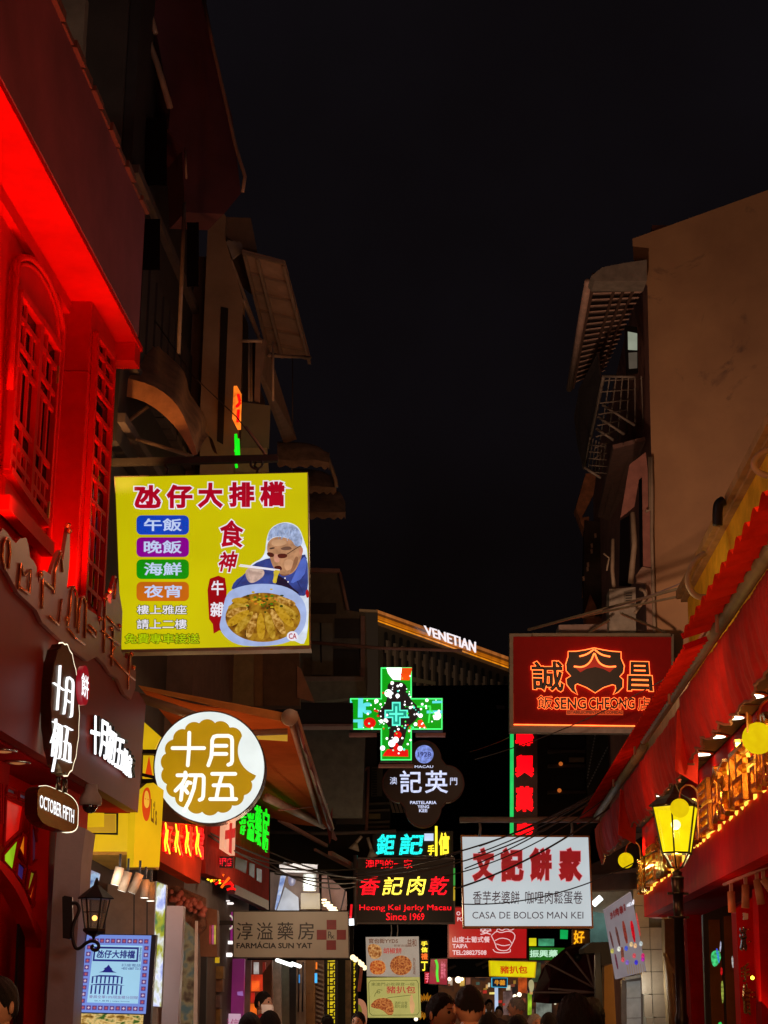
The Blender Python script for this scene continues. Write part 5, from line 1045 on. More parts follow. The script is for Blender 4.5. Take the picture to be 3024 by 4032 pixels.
# hanging posters 官也街YYDS and 豬扒包
f36b = front(34.8)
po = thing('pepper_bun_poster', 'pale hanging poster headed 官也街YYDS with three food pictures', 'poster', f36b.at(1545, 3850))
pap = emi('poster paper', (150, 140, 128), .8, var=.08, base=(.4, .38, .35)); brn = emi('poster brown ink', (90, 45, 25)); food = [emivor('fried food print %d' % i, c, 16 + i * 5) for i, c in enumerate(([(70, 30, 10), (150, 85, 35), (200, 150, 90)], [(90, 20, 8), (170, 70, 25), (205, 130, 60)], [(60, 30, 15), (140, 60, 25), (190, 120, 60)]))]
prism('board', f36b, zL((350, 995), (735, 990), (742, 1285), (358, 1280)), 0, .04, pap, po)
text('lettering', '官也街YYDS', f36b, (*zL((372, 1005))[0], *zL((585, 1040))[0]), .01, brn, po, bold=.02); text('lettering', '胡椒餅', f36b, (*zL((478, 1072))[0], *zL((612, 1115))[0]), .01, emi('poster red ink', (165, 50, 45)), po, bold=.02)
text('lettering', '新鮮出爐', f36b, (*zL((555, 1048))[0], *zL((655, 1066))[0]), .01, brn, po); text('lettering', '熱\n氣\n爐\n邊', f36b, (*zL((692, 1145))[0], *zL((712, 1265))[0]), .01, brn, po); text('lettering', '益和', f36b, (*zL((652, 1008))[0], *zL((718, 1065))[0]), .01, brn, po, bold=.01)
sheet('food_picture', f36b, smooth_closed(zL((358, 1060), (400, 1040), (460, 1060), (470, 1120), (440, 1155), (380, 1150)), 2), .008, food[0], po); sheet('food_picture', f36b, smooth_closed(zL((378, 1165), (490, 1162), (498, 1265), (382, 1268)), 2), .008, food[1], po); sheet('food_picture', f36b, ellipse(*zL((606, 1200))[0], 43, 39, 28), .008, food[2], po)
for x in (535, 580): tube('hanging_wire', [f36b.at(*p) for p in zL((x, 905), (x + 3, 950), (x - 2, 993))], .01, white, po)
p2 = thing('pork_bun_poster', 'pale green hanging poster with 豬扒包 and a pork chop picture', 'poster', f36b.at(1550, 4000))
prism('board', f36b, zL((358, 1290), (742, 1285), (752, 1580), (365, 1580)), 0, .04, emi('poster pale green', (172, 168, 92), .8, var=.08, base=(.4, .4, .2)), p2)
ol_ = emi('poster dark olive', (70, 75, 30)); strokes('border_line', f36b, [zL((385, 1312), (720, 1308), (732, 1330), (738, 1540), (722, 1560), (395, 1562), (378, 1545), (372, 1330), (385, 1312))], 2.2, .008, .002, ol_, p2)
text('lettering', '豬扒包', f36b, (*zL((500, 1350))[0], *zL((712, 1405))[0]), .01, emi('poster red ink', (165, 50, 45)), p2, bold=.015); text('lettering', '來澳門必吃得意一份', f36b, (*zL((390, 1325))[0], *zL((705, 1350))[0]), .01, ol_, p2)
text('lettering', '酒杯台灣\n越吃越香', f36b, (*zL((560, 1462))[0], *zL((652, 1510))[0]), .01, ol_, p2)
sheet('pork_picture', f36b, smooth_closed(zL((380, 1490), (430, 1440), (510, 1435), (550, 1470), (555, 1550), (520, 1570), (470, 1520), (400, 1510)), 2), .008, food[2], p2)
sheet('thumb_picture', f36b, smooth_closed(zL((668, 1470), (676, 1410), (690, 1412), (694, 1460), (708, 1480), (700, 1550), (675, 1550)), 2), .008, emi('thumb print', (200, 150, 100)), p2)
strokes('swirl', f36b, [smoothpts(zL((470, 1380), (435, 1375), (430, 1400), (455, 1402), (450, 1385), (420, 1400), (415, 1425)), 2), smoothpts(zL((510, 1435), (600, 1425), (680, 1415)), 1)], 2, .008, .002, ol_, p2)
# ================================================================ RIGHT: tall ochre gable wall
tb = thing('tall_ochre_building', 'tall building with a blank stained ochre side wall at upper right', 'building', (6, 31, 0))
bw_ = frontat(2490, 30.2, 0)
A1 = P(2490, 940, 30.2); A2 = P(3060, 732, 29.2)
Vw = [P(2490, 940, 30.2), P(3060, 735, 29.2), P(3060, 3800, 29.2), P(2610, 3800, 30.1), P(2547, 1023, 30.1), P(2495, 1023, 30.2)]
dn = Vector((.35, 1, 0)).normalized()
Vf = [v.copy() for v in Vw] + [v + dn * 10 for v in Vw]
och = bpy.data.materials.new('stained ochre wall'); och.use_nodes = True; t = och.node_tree; b = t.nodes['Principled BSDF']; b.inputs['Roughness'].default_value = .9
tcn = t.nodes.new('ShaderNodeTexCoord'); n1 = node(t, 'ShaderNodeTexNoise', Scale=.55, Detail=9.0, Roughness=.6); n2 = node(t, 'ShaderNodeTexNoise', Scale=.9, Detail=7.0, Roughness=.65, Distortion=1.2)
r1 = t.nodes.new('ShaderNodeValToRGB'); r2 = t.nodes.new('ShaderNodeValToRGB'); mx = t.nodes.new('ShaderNodeMix'); mx.data_type = 'RGBA'
r1.color_ramp.elements[0].position = .3; r1.color_ramp.elements[1].position = .7; r1.color_ramp.elements[0].color = (.36, .20, .11, 1); r1.color_ramp.elements[1].color = (.56, .33, .17, 1)
r2.color_ramp.elements[0].position = .60; r2.color_ramp.elements[1].position = .70
mx.inputs[7].default_value = (.20, .12, .085, 1)
for n_ in (n1, n2): t.links.new(tcn.outputs['Object'], n_.inputs['Vector'])
t.links.new(n1.outputs['Fac'], r1.inputs['Fac']); t.links.new(n2.outputs['Fac'], r2.inputs['Fac']); t.links.new(r2.outputs['Color'], mx.inputs[0]); t.links.new(r1.outputs['Color'], mx.inputs[6]); t.links.new(mx.outputs[2], b.inputs['Base Color'])
mk('side_wall', Vf, [[0, 1, 2, 3, 4, 5][::-1], [6, 7, 8, 9, 10, 11]] + [[i, (i + 1) % 6, 6 + (i + 1) % 6, 6 + i] for i in range(6)], och, tb)
# street facade going back from the corner
SFo = -.62
sfp = RP(SFo)
prism('street_facade', sfp, zU((610, 640), (722, 560), (760, 2210)) + zX((760, 1400), (400, 1400), (180, 1300), (500, 480)), 0, .3, pinkw, tb) if False else None
slab('street_facade', 30.3, 46, SFo - 6, SFo, 0, 15.7, pinkw, tb, side='R')
f30b = front(30.0)
prism('roof_slab', f30b, zU((345, 660), (420, 600), (560, 572), (720, 548), (720, 690), (560, 690), (370, 690)), .2, .5, mat('grey concrete', (.30, .26, .22), .85, var=.3), tb)
# slatted canopy
cp = [P(*zU((720, 690))[0], 30.3), P(*zU((345, 690))[0], 30.6), P(*zU((215, 1410))[0], 37), P(*zU((430, 1320))[0], 37)]
sc = thing('slatted_steel_canopy', 'rusty slatted corrugated canopy projecting high on the tall building', 'canopy', cp[3])
slm = mat('pinkish slat', (.68, .46, .38), .7, var=.3)
for i in range(19):
    t0, t1 = i / 19, (i + .5) / 19
    a, b = cp[0].lerp(cp[3], t0), cp[1].lerp(cp[2], t0); a2, b2 = cp[0].lerp(cp[3], t1), cp[1].lerp(cp[2], t1)
    lift = Vector((0, 0, .04))
    mk('slat', *quadbox_g(a, b, b2 + lift, a2 + lift, .02), slm, sc)
for s in (.18, .36, .54, .95): bar('rafter', cp[0].lerp(cp[1], s), cp[3].lerp(cp[2], s), .05, mat('dark rust', (.16, .09, .07), .8), sc)
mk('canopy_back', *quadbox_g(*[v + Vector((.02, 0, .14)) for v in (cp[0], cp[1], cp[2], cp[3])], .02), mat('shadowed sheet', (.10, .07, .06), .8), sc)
tube('gutter', [cp[1] + Vector((-.05, 0, -.02)), cp[2] + Vector((-.05, 0, -.02))], .07, slm, sc)
lw = prism('lit_window', front(31), zU((572, 985), (655, 1000), (662, 1300), (585, 1310)), 0, .1, black, tb, label='small lit window under the slatted canopy')
sheet('lit_pane', front(31), zU((592, 1030), (655, 1042), (655, 1155), (594, 1152)), .01, emi('pale window light', (135, 140, 122), 1), lw); sheet('dim_pane', front(31), zU((596, 1172), (655, 1168), (655, 1275), (600, 1280)), .01, emi('dim window light', (72, 64, 54), 1), lw)
# cage balcony
cg = thing('caged_balcony', 'wire caged balcony with tangled bars below the slatted canopy', 'balcony', P(*zU((560, 1990))[0], 32))
cgm = mat('cage bars', (.30, .26, .22), .6, .3)
def cb_(u0, v0, u1, v1, Y0, Y1, r=.014): tube('cage_bar', [P(*zU((u0, v0))[0], Y0), P(*zU((u1, v1))[0], Y1)], r, cgm, cg, n=5)
for i in range(7): cb_(430 + i * 42, 1330, 360 + i * 58 - 10, 1720 + (i % 2) * 30, 31.5, 33)
for i in range(8): cb_(420 - i * 8, 1360 + i * 75, 700 - i * 38, 1345 + i * 70, 31.6, 32)
for i in range(6): cb_(340 + i * 20, 1740 + i * 10, 300 + i * 24, 1950 + i * 8, 34, 36)
for i in range(5): cb_(330, 1790 + i * 45, 450, 1800 + i * 45, 34, 34)
for a in ((420, 1520, 640, 1660), (390, 1600, 570, 1720), (380, 1680, 500, 1760), (300, 1940, 410, 2010)): cb_(*a, 32, 32, .03)
cb_(430, 1330, 300, 1945, 31.4, 36, .035); cb_(430, 1330, 640, 1335, 31.4, 31.2, .03)
gridm = mat('mesh screen', (.16, .13, .12), .8, var=.4, scale=12)
mk('side_net', *quadbox_g(*[P(*zU(p)[0], Y) for p, Y in (((270, 1420), 36.5), ((400, 1170), 33), ((420, 1380), 32), ((295, 1940), 36.5))], .03), gridm, cg)
mk('side_net', *quadbox_g(*[P(*zU(p)[0], Y) for p, Y in (((240, 1600), 38), ((275, 1420), 36.5), ((300, 1930), 36.5), ((262, 1790), 38))], .03), gridm, cg)
mk('balcony_slab', *quadbox_g(*[P(*zU(p)[0], Y) for p, Y in (((490, 1790), 31.6), ((705, 1735), 31.4), ((500, 2290), 41), ((385, 2250), 41))], .08), mat('brown underside', (.20, .11, .09), .8, var=.3), cg)
for s in (.33, .66):
    a = P(*zU((490, 1790))[0], 31.55).lerp(P(*zU((705, 1735))[0], 31.35), s); b = P(*zU((385, 2250))[0], 40.9).lerp(P(*zU((500, 2290))[0], 40.9), s); bar('underside_joint', a - Vector((0, 0, .03)), b - Vector((0, 0, .03)), .03, mat('dark rust', (.16, .09, .07)), cg)
# farther pinkish neighbour with tiled eave
nbr = thing('peeling_orange_house', 'narrow peeling orange house edge left of the tall building', 'building', P(*zX((200, 1250))[0], 44))
f44 = front(44)
prism('wall', f44, zX((215, 130), (300, 120), (275, 300), (180, 480), (240, 470), (200, 1080), (410, 1200), (410, 1400), (215, 1400), (210, 600), (135, 400)), 0, .5, mat('peeling orange', (.55, .22, .10), .85, var=.6, scale=5), nbr)
prism('dark_side', f44, zX((205, 500), (400, 520), (400, 1260), (200, 1250)), .1, .3, mat('dark timber side', (.045, .025, .018), .8, var=.5, scale=4), nbr)
prism('pinnacle', f44, zX((250, 1085), (300, 1190), (290, 1265), (190, 1265), (225, 1180)), .3, .2, mat('peeling orange', (.5, .2, .1)), nbr)
for x, y in ((290, 620), (262, 700), (260, 745), (232, 850), (228, 885), (196, 960)): prism('peeling_patch', f44, zX((x - 9, y - 14), (x + 8, y - 18), (x + 10, y + 16), (x - 5, y + 20)), .14, .03, mat('pale plaster patch', (.5, .3, .2), .8), nbr)
# facade detail of the tall building lower part
f302 = front(30.15)
prism('window_dark', f302, zX((490, 500), (560, 460), (575, 1020), (480, 1020)), .02, .05, glassd, tb); prism('window_slot', f302, zX((635, 180), (660, 160), (668, 860), (645, 900)), .02, .05, glassd, tb)
prism('pink_quoin', f302, zX((560, 60), (690, -40), (715, 200), (740, 870), (680, 870), (655, 850), (635, 190), (600, 390), (490, 480)), 0, .1, mat('faded pink quoin', (.38, .17, .14), .85, var=.3), tb)
prism('pink_console', f302, zX((610, 940), (660, 870), (740, 880), (760, 1400), (700, 1400), (690, 1000), (620, 990)), .05, .1, mat('pale pink console', (.42, .27, .20), .85), tb)
for pts, r in ((((735, 0), (740, 300), (738, 640), (760, 1380)), .03), (((715, 0), (722, 420), (690, 430)), .025), (((585, 440), (600, 700), (570, 1000)), .05), (((430, 650), (425, 900), (440, 1050)), .035), (((355, 765), (400, 800), (380, 900)), .015)):
    tube('drain_pipe', [P(*p, 29.95) for p in zX(*pts)], r, mat('pale pipe', (.36, .28, .2), .6), tb)
ac = thing('air_conditioner_unit', 'boxy outdoor air conditioner unit above the red halo sign', 'air conditioner', P(*zX((500, 1390))[0], 29.7))
f297 = front(29.7)
prism('casing', f297, zX((402, 1045), (610, 1030), (612, 1380), (400, 1395)), 0, .45, mat('grimy casing', (.36, .32, .26), .6, var=.35), ac)
prism('vent_panel', f297, zX((515, 1060), (585, 1055), (580, 1145), (515, 1150)), .012, .01, mat('vent grey', (.24, .22, .18), .6), ac)
for y in (1075, 1095, 1115, 1135): prism('vent_slot', f297, zX((530, y), (580, y - 3), (580, y + 4), (530, y + 7)), .02, .006, black, ac)
tube('hose', [P(*p, 29.6) for p in smoothpts(zX((640, 1040), (690, 1070), (690, 1120), (650, 1170), (600, 1240)), 2)], .03, mat('pale pipe', (.36, .28, .2)), ac)
prism('ledge', f297, zX((0, 1330), (440, 1318), (740, 1395), (0, 1400)), -.3, .5, mat('pale ledge', (.34, .24, .2), .8), ac)
# ================================================================ RIGHT: yellow colonial building
yb = thing('yellow_cornice_building', 'low yellow building with a moulded cornice running along the right side', 'building', (4, 20, 0))
YE = 22.4
slab('wall', 8, YE, -4, -.02, 4.6, 6.78, yellowr, yb, side='R')
for z0, z1, o in ((6.78, 6.82, .05), (6.82, 6.92, .11), (6.92, 6.96, .07)): slab('cornice_molding', 8, YE + .02 * z0, -3.9, o, z0, z1, mat('pale yellow molding', (.42, .27, .11), .8, var=.4, scale=3), yb, side='R')
slab('base_wall', YE, 30, -4, -.25, 4.6, 6.1, mat('tan lower wall', (.35, .24, .13), .85, var=.3), yb, side='R')
tube('conduit', [P(*p, 19) for p in smoothpts(zX((1160, 760), (1080, 820), (1030, 920), (1020, 1000), (1060, 1080), (1110, 1110), (1170, 1110)), 2)], .035, mat('pale pipe', (.36, .28, .2)), yb)
tube('conduit', [P(*p, 15.2) for p in smoothpts(zX((1659, -60), (1560, 0), (1540, 70), (1580, 120), (1659, 150)), 2)], .03, mat('pale pipe', (.36, .28, .2)), yb)
tube('dark_bundle', [P(*p, 18) for p in smoothpts(zX((1310, 345), (1265, 370), (1258, 450), (1260, 540)), 2)], .055, black, yb)
# red wavy mansard awnings
def wavy(name, label, Y0, Y1, ztop, otop, zb, ob, period=.15):
    t_ = thing(name, label, 'awning', (rx(Y1, ob), Y1, zb)); n = int((Y1 - Y0) / period * 6); V, F = [], []
    for i in range(n + 1):
        y = Y0 + (Y1 - Y0) * i / n; w = abs(math.sin(math.pi * y / period)) * 2 - 1; 
        for s in range(2):
            o = (otop, ob)[s]; z = (ztop, zb)[s] + period * .13 * w; V.append(Vector((rx(y, o), y, z)))
    for i in range(n): F.append([2 * i, 2 * i + 1, 2 * i + 3, 2 * i + 2])
    mk('corrugated_sheet', V, F, mat('red corrugated awning', (.6, .03, .012), .8, var=.35, scale=4, spec=.03), t_, smooth=True)
    for y in (Y0 + .02, Y1 - .02): bar('end_batten', (rx(y, otop), y, ztop), (rx(y, ob), y, zb), .04, redd, t_)
    return t_
print('wavy top z', RP(.35).at(3024, 1914).z, RP(.35).at(2692, 2530).z, RP(.4).at(2677, 2650), RP(.4).at(2399, 3047))
wavy('red_corrugated_awning', 'upper red corrugated awning with wavy top edge at right', 7, 13.6, 4.47, 1.17, 4.57, .87, .33)
wavy('red_corrugated_awning', 'lower narrow red corrugated awning beside the red halo sign', 13.8, 27.6, 4.43, 1.13, 4.53, .87, .17)
gt = thing('green_gutter', 'long greenish gutter pipe between the red awnings and the red cloth valance', 'gutter', (rx(18, .88), 18, 4.4))
gtm = mat('green grey gutter', (.14, .15, .09), .55, var=.4, scale=3)
V, F = tube_g([(rx(8, .9), 8, 4.52), (rx(19.4, .9), 19.4, 4.52)], .052, 10); mk('gutter_pipe', V, F, gtm, gt, smooth=True)
V, F = tube_g([(rx(19.5, .88), 19.5, 4.47), (rx(27.2, .88), 27.2, 4.45)], .05, 10); mk('gutter_pipe', V, F, gtm, gt, smooth=True)
slab('gutter_board', 8, 28, .93, .95, 4.57, 4.60, mat('pinkish board', (.30, .17, .14), .7), gt, side='R')
for y in (13, 16.2, 19.6, 22.5): tube('gutter_bracket', [(rx(y, .8), y, 4.62), (rx(y, .98), y, 4.55), (rx(y, .98), y, 4.38)], .015, mat('pinkish board', (.3, .17, .14)), gt)
vl_ = thing('red_cloth_valance', 'long hanging red cloth valance with scalloped hem under the gutter', 'valance', (rx(18, .9), 18, 3.9))
def valance(Y0, Y1, zt, zb, o, seed):
    n = int((Y1 - Y0) / .035); V, F = [], []; random.seed(seed)
    for i in range(n + 1):
        y = Y0 + (Y1 - Y0) * i / n; w = .016 * math.sin(y * 17 + 3 * math.sin(y * 2.3)) * (.5 + .5 * math.sin(y * 1.9)) + .010 * math.sin(y * 41 + 4 * math.sin(y * 1.1)) + .02 * math.sin(y * 6.3 + math.sin(y * 4))
        hem = zb + .06 * (1 - abs(math.sin(y * 5.6))) + .03 * math.sin(y * 1.7)
        for k in range(5):
            s = k / 4; V.append(Vector((rx(y, o - w * (.3 + s) - .10 * s * s), y + .02 * math.sin(9 * s + y), zt + (hem - zt) * s)))
    for i in range(n):
        for k in range(4): q = i * 5 + k; F.append([q, q + 1, q + 6, q + 5])
    mk('cloth', V, F, mat('red awning cloth', (.55, .012, .008), .8, var=.3, scale=5, bump=.5), vl_, smooth=True)
    V, F = tube_g([V[i * 5 + 4] for i in range(0, n + 1, 2)], .012, 5); mk('hem_cord', V, F, mat('hem rope', (.28, .12, .08), .8), vl_, smooth=True)
valance(9, 16.6, 4.5, 3.92, .84, 1); valance(16.65, 22.9, 4.44, 3.88, .82, 2); valance(22.95, 28.4, 4.42, 3.9, .80, 3)
for y, h in ((16.62, .62), (22.92, .7)): mk('cloth_flap', *quadbox_g((rx(y, .86), y, 4.4), (rx(y, .62), y + .25, 4.3), (rx(y, .66), y + .2, 3.72), (rx(y, .9), y, 3.82), .008), mat('bright red flap', (.7, .03, .01), .8), vl_)
for i, y in enumerate((12.2, 13.1, 14.2)): mk('orange_tab', *quadbox_g((rx(y, .6), y, 3.98), (rx(y, .5), y + .3, 4.0), (rx(y, .5), y + .3, 3.86), (rx(y, .6), y, 3.82), .01), mat('orange tab', (.6, .28, .1), .6), vl_)
# red fascia with halo letters + soffit + downlights
rf = thing('red_lettered_fascia', 'long bright red shop fascia with gold lit raised letters on the right', 'shop fascia', (rx(20), 20, 3.1))
fasm = mat('red brushed fascia', (.66, .008, .005), .6, 0, var=.2, scale=3, spec=.03)
slab('fascia_board', 8, 28.9, -.18, 0, 3.1, 4.5, fasm, rf, side='R')
slab('underside', 8, 28.9, -.9, -.19, 3.1, 3.14, redd, rf, side='R')
slab('ceiling', 8, 30, -.3, .55, 4.52, 4.56, mat('dark ceiling boards', (.05, .03, .022), .7), rf, side='R')
for y in range(9, 30, 2): slab('ceiling_joint', y, y + .04, -.02, .54, 4.51, 4.515, mat('ceiling joint', (.16, .07, .04), .7), rf, side='R')
dpx = [(2955, 2735), (2880, 2820), (2810, 2895), (2755, 2965), (2687, 3020), (2570, 3128), (2530, 3180), (2500, 3215), (2470, 3250)]
dlab = ['nearest downlight in the dark ceiling above the red fascia', 'second nearest downlight above the red fascia', 'third downlight above the red fascia counting from the right edge', 'fourth downlight above the red fascia counting from the right edge', 'downlight peeking out under the valance hem midway', 'small downlight just up left of the street lamp head', 'downlight close to the lower valance, left of the street lamp', 'second farthest downlight above the red fascia', 'farthest downlight above the red fascia by the bakery sign']
for i, (u, v) in enumerate(dpx):
    q = HZ(4.515).at(u, v); d = thing('ceiling_downlight', dlab[i], 'downlight', q, 'downlights above the red fascia')
    lathe('trim_ring', [(.16, 0), (.16, -.014), (.13, -.018)], q, mat('gold trim', (.6, .35, .12), .3, .7), d, n=18)
    lathe('lens', [(.125, -.019), (.06, -.022), (.001, -.022)], q, emi('downlight lens', (255, 250, 225), 4, var=0), d, n=18)
    if i % 2 == 0 or i < 4: light('lamp', 'SPOT', q - Vector((0, 0, .06)), 55, (1, .5, .2), .06, target=q + Vector((.15, 0, -2)), spot=120, parent=d)
gold = mat('gold letter side', (.75, .38, .06), .25, .9, var=.2); glow = emi('letter edge glow', (255, 200, 70), 1.6, var=.3, scale=12)
fp2 = RP(.0)
lt_ = thing('raised_gold_lettering', 'row of raised gold channel letters with glowing lower edges on the red fascia', 'lettering', fp2.at(2850, 3200))
def rq(y0, y1, z0, z1):
    return [Vector((rx(y0, .1), y0, z1)), Vector((rx(y1, .1), y1, z1)), Vector((rx(y1, .1), y1, z0)), Vector((rx(y0, .1), y0, z0))]
def text3(name, s, q, m, par, bold, th, n, neon=0):
    V, F = boldglyphs(s, bold, th, neon); x0 = min(v.x for v in V); x1 = max(v.x for v in V); y0 = min(v.y for v in V); y1 = max(v.y for v in V); W = []
    for v in V:
        s_, t_ = (v.x - x0) / (x1 - x0), (y1 - v.y) / (y1 - y0); a = q[0].lerp(q[1], s_); b = q[3].lerp(q[2], s_); W.append(a.lerp(b, t_) + n * v.z * (th if th else .6))
    return mk(name, W, F, m, par)
nr = Vector((-1, AR, 0)).normalized()
# seen from the street the line reads from far (left) to near (right)
seq = [('誠', 28.5, 27.3, 3.4, 3.95), ('昌', 27.1, 25.9, 3.45, 4.0), ('飯', 25.7, 24.5, 3.45, 4.05), ('店', 24.3, 23.2, 3.5, 4.05), ('誠', 22.3, 21.2, 3.58, 4.12), ('昌', 21.0, 19.9, 3.6, 4.2), ('飯', 19.7, 18.6, 3.62, 4.25), ('店', 18.4, 17.3, 3.64, 4.3), ('誠', 17.0, 15.9, 3.64, 4.3)]
for ch, ya, yb_, z0, z1 in seq:
    q = rq(ya, yb_, z0, z1)
    text3('channel_letter', ch, q, gold, lt_, .008, .10, nr); text3('glow_edge', ch, [p - nr * .075 for p in q], glow, lt_, 0, 0, nr, neon=.026)
light('letter_wash', 'AREA', (rx(22, .8), 20, 3.0), 30, (1, .2, .05), .3, target=(rx(22, 0), 20, 3.7), parent=rf, sy=14)  # area light added below to brighten the red board
# globes
gl = glassglow('yellow globe glass', (228, 196, 8), 1.05, .03); pipem = mat('copper pipe', (.55, .22, .08), .35, .7)
for i, (u, v, Y, r, lab) in enumerate(((2985, 2907, 14.3, .128, 'large yellow globe lamp cut by the right edge'), (2676, 3182, 21.2, .112, 'yellow globe lamp in front of the street lamp head'), (2464, 3388, 28.0, .12, 'yellow globe lamp hanging left of the red fascia end'))):
    c = P(u, v, Y) if i != 1 else P(u, v, 13.2); s_ = 1.0
    if i == 1: r = .112 * 13.2 / 21.2 * 1.0
    g = thing('gooseneck_globe_lamp', lab, 'lamp', c, 'yellow globe lamps on goosenecks'); k = Y / 7270 if i != 1 else 13.2 / 7270
    ball('globe', c, r, gl, g, n=28)
    lathe('globe_cap', [(r * .2, 0), (r * .16, r * .12), (r * .05, r * .2)], c + Vector((0, 0, r * .97)), pipem, g, n=12)
    W_ = (r / k); pts = [(u, v - W_ - 2), (u, v - W_ * 1.5), (u + W_ * .25, v - W_ * 2.15), (u + W_ * .9, v - W_ * 2.45), (u + W_ * 1.5, v - W_ * 2.2), (u + W_ * 1.85, v - W_ * 1.5), (u + W_ * 1.9, v), (u + W_ * 1.95, v + W_ * 3.2)]
    tube('gooseneck', [P(a, b, (13.2 if i == 1 else Y)) for a, b in smoothpts(pts, 2)], r * .09, pipem, g)
    light('bulb', 'POINT', c + Vector((-r * .2, -r * 1.3, -.1)), (9, 3, 10)[i], (1, .7, .2), .02, parent=g)
# street lamp
Yl = 13.9
sl_ = thing('street_lamp', 'ornate black lamp post with a glowing yellow glass lantern head', 'street lamp', (P(2688, 3970, Yl).x, Yl, 0))
kx = Yl / 7270 * .4967
fc = lambda x, y: P(*zY((x, y))[0], Yl)
cb0 = fc(935, 1530); ct0 = fc(905, 1165); H = ct0.z - cb0.z; C = Vector((cb0.x - .0, Yl, cb0.z)); Rt, Rb = 195 * kx, 122 * kx
pane = glassglow('yellow lantern glass', (240, 216, 10), 1.25, .15)
cantilever = Vector((ct0.x - C.x, 0, 0)) * .0
for k in range(6):
    A, A2 = math.radians(60 * k + 12), math.radians(60 * k + 72)
    b1, b2 = C + Vector((math.cos(A) * Rb, math.sin(A) * Rb, 0)), C + Vector((math.cos(A2) * Rb, math.sin(A2) * Rb, 0))
    t1, t2 = C + Vector((math.cos(A) * Rt, math.sin(A) * Rt, H)), C + Vector((math.cos(A2) * Rt, math.sin(A2) * Rt, H))
    mk('glass_pane', [b1, b2, t2, t1], [[0, 1, 2, 3]], pane, sl_)
    bar('lantern_rib', b1 - Vector((0, 0, .01)), t1 + Vector((0, 0, .02)), 13 * kx, black, sl_); bar('rim_bar', b1, b2, 14 * kx, black, sl_); bar('rim_bar', t1, t2, 12 * kx, black, sl_)
    s1 = C + Vector((math.cos(A) * Rb * .95, math.sin(A) * Rb * .95, 0)); 
    tube('scroll_arm', [s1, C + Vector((math.cos(A) * Rb * .72, math.sin(A) * Rb * .72, -50 * kx)), C + Vector((math.cos(A) * Rb * .45, math.sin(A) * Rb * .45, -105 * kx)), C + Vector((0, 0, -130 * kx))], 7 * kx, black, sl_, n=6)
lathe('lantern_roof', [(Rt * 1.08, H), (Rt * 1.12, H + 12 * kx), (Rt * .8, H + 60 * kx), (Rt * .3, H + 105 * kx), (Rt * .2, H + 130 * kx), (.004, H + 190 * kx)], C, mat('dark roof iron', (.03, .015, .01), .5, .4), sl_, n=6, smooth=False)
ball('bulb', C + Vector((0, 0, H * .62)), 40 * kx, emi('lamp bulb', (255, 250, 215), 12, var=0), sl_, n=16)
lathe('frosted_tube', [(28 * kx, 5 * kx), (32 * kx, 60 * kx), (26 * kx, 150 * kx), (18 * kx, 170 * kx)], C, emi('amber glass core', (170, 110, 5), 1), sl_)
light('lamp_light', 'POINT', C + Vector((0, 0, H * .45)), 110, (1, .74, .28), .05, parent=sl_)
prof = [(55, -85), (58, -70), (28, -100), (24, -115)]
lathe('lantern_seat', [(30 * kx, -128 * kx), (20 * kx, -100 * kx), (34 * kx, -70 * kx), (44 * kx, -30 * kx), (40 * kx, 0)], C, mat('lit brass', (.6, .35, .08), .3, .8), sl_)
pm = mat('post iron', (.016, .012, .011), .32, .6, bump=.15)
zz = C.z; k0 = kx
pr = [(62 * k0, -zz), (60 * k0, -zz + .1), (52 * k0, -zz + 1.2), (46 * k0, -2.0 + .7), (56 * k0, -1.25), (56 * k0, -1.22), (44 * k0, -1.18), (40 * k0, -520 * k0), (58 * k0, -515 * k0), (58 * k0, -500 * k0), (40 * k0, -495 * k0), (42 * k0, -330 * k0), (52 * k0, -325 * k0), (54 * k0, -312 * k0), (44 * k0, -305 * k0), (50 * k0, -240 * k0), (50 * k0, -210 * k0), (56 * k0, -200 * k0), (56 * k0, -190 * k0), (38 * k0, -185 * k0), (36 * k0, -165 * k0), (44 * k0, -155 * k0), (22 * k0, -135 * k0)]
lathe('post', pr, C, pm, sl_, n=16)
for z_ in (-320 * k0, -507 * k0): bar('ladder_rest', C + Vector((-85 * k0, 0, z_)), C + Vector((85 * k0, 0, z_)), .018, pm, sl_)
# right street level below fascia
rs_ = thing('red_framed_shopfront', 'dark red shopfront with tall brown windows under the lettered fascia', 'shopfront', (rx(22, -.3), 22, 0))
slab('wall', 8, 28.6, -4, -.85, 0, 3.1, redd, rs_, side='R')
ff2 = front(21.5); fo = lambda *p: [P(*q, 21.5) for q in zO(*p)]
prism('red_pier', front(24.5), zO((640, 640), (845, 640), (890, 2100), (715, 2100)), 0, .5, redd, rs_)
prism('window_surround', front(22.5), zO((845, 640), (1150, 520), (1270, 600), (1330, 2100), (890, 2100)), -.05, .1, black, rs_)
brg = mat('brown window glass', (.16, .075, .02), .12, 0, var=.35, scale=2, bump=.0, spec=.8)
prism('window_pane', front(22.5), zO((915, 700), (1055, 700), (1120, 2100), (960, 2100)), 0, .03, brg, rs_); prism('window_pane', front(22.5), zO((1105, 660), (1235, 640), (1290, 2100), (1150, 2100)), 0, .03, brg, rs_)
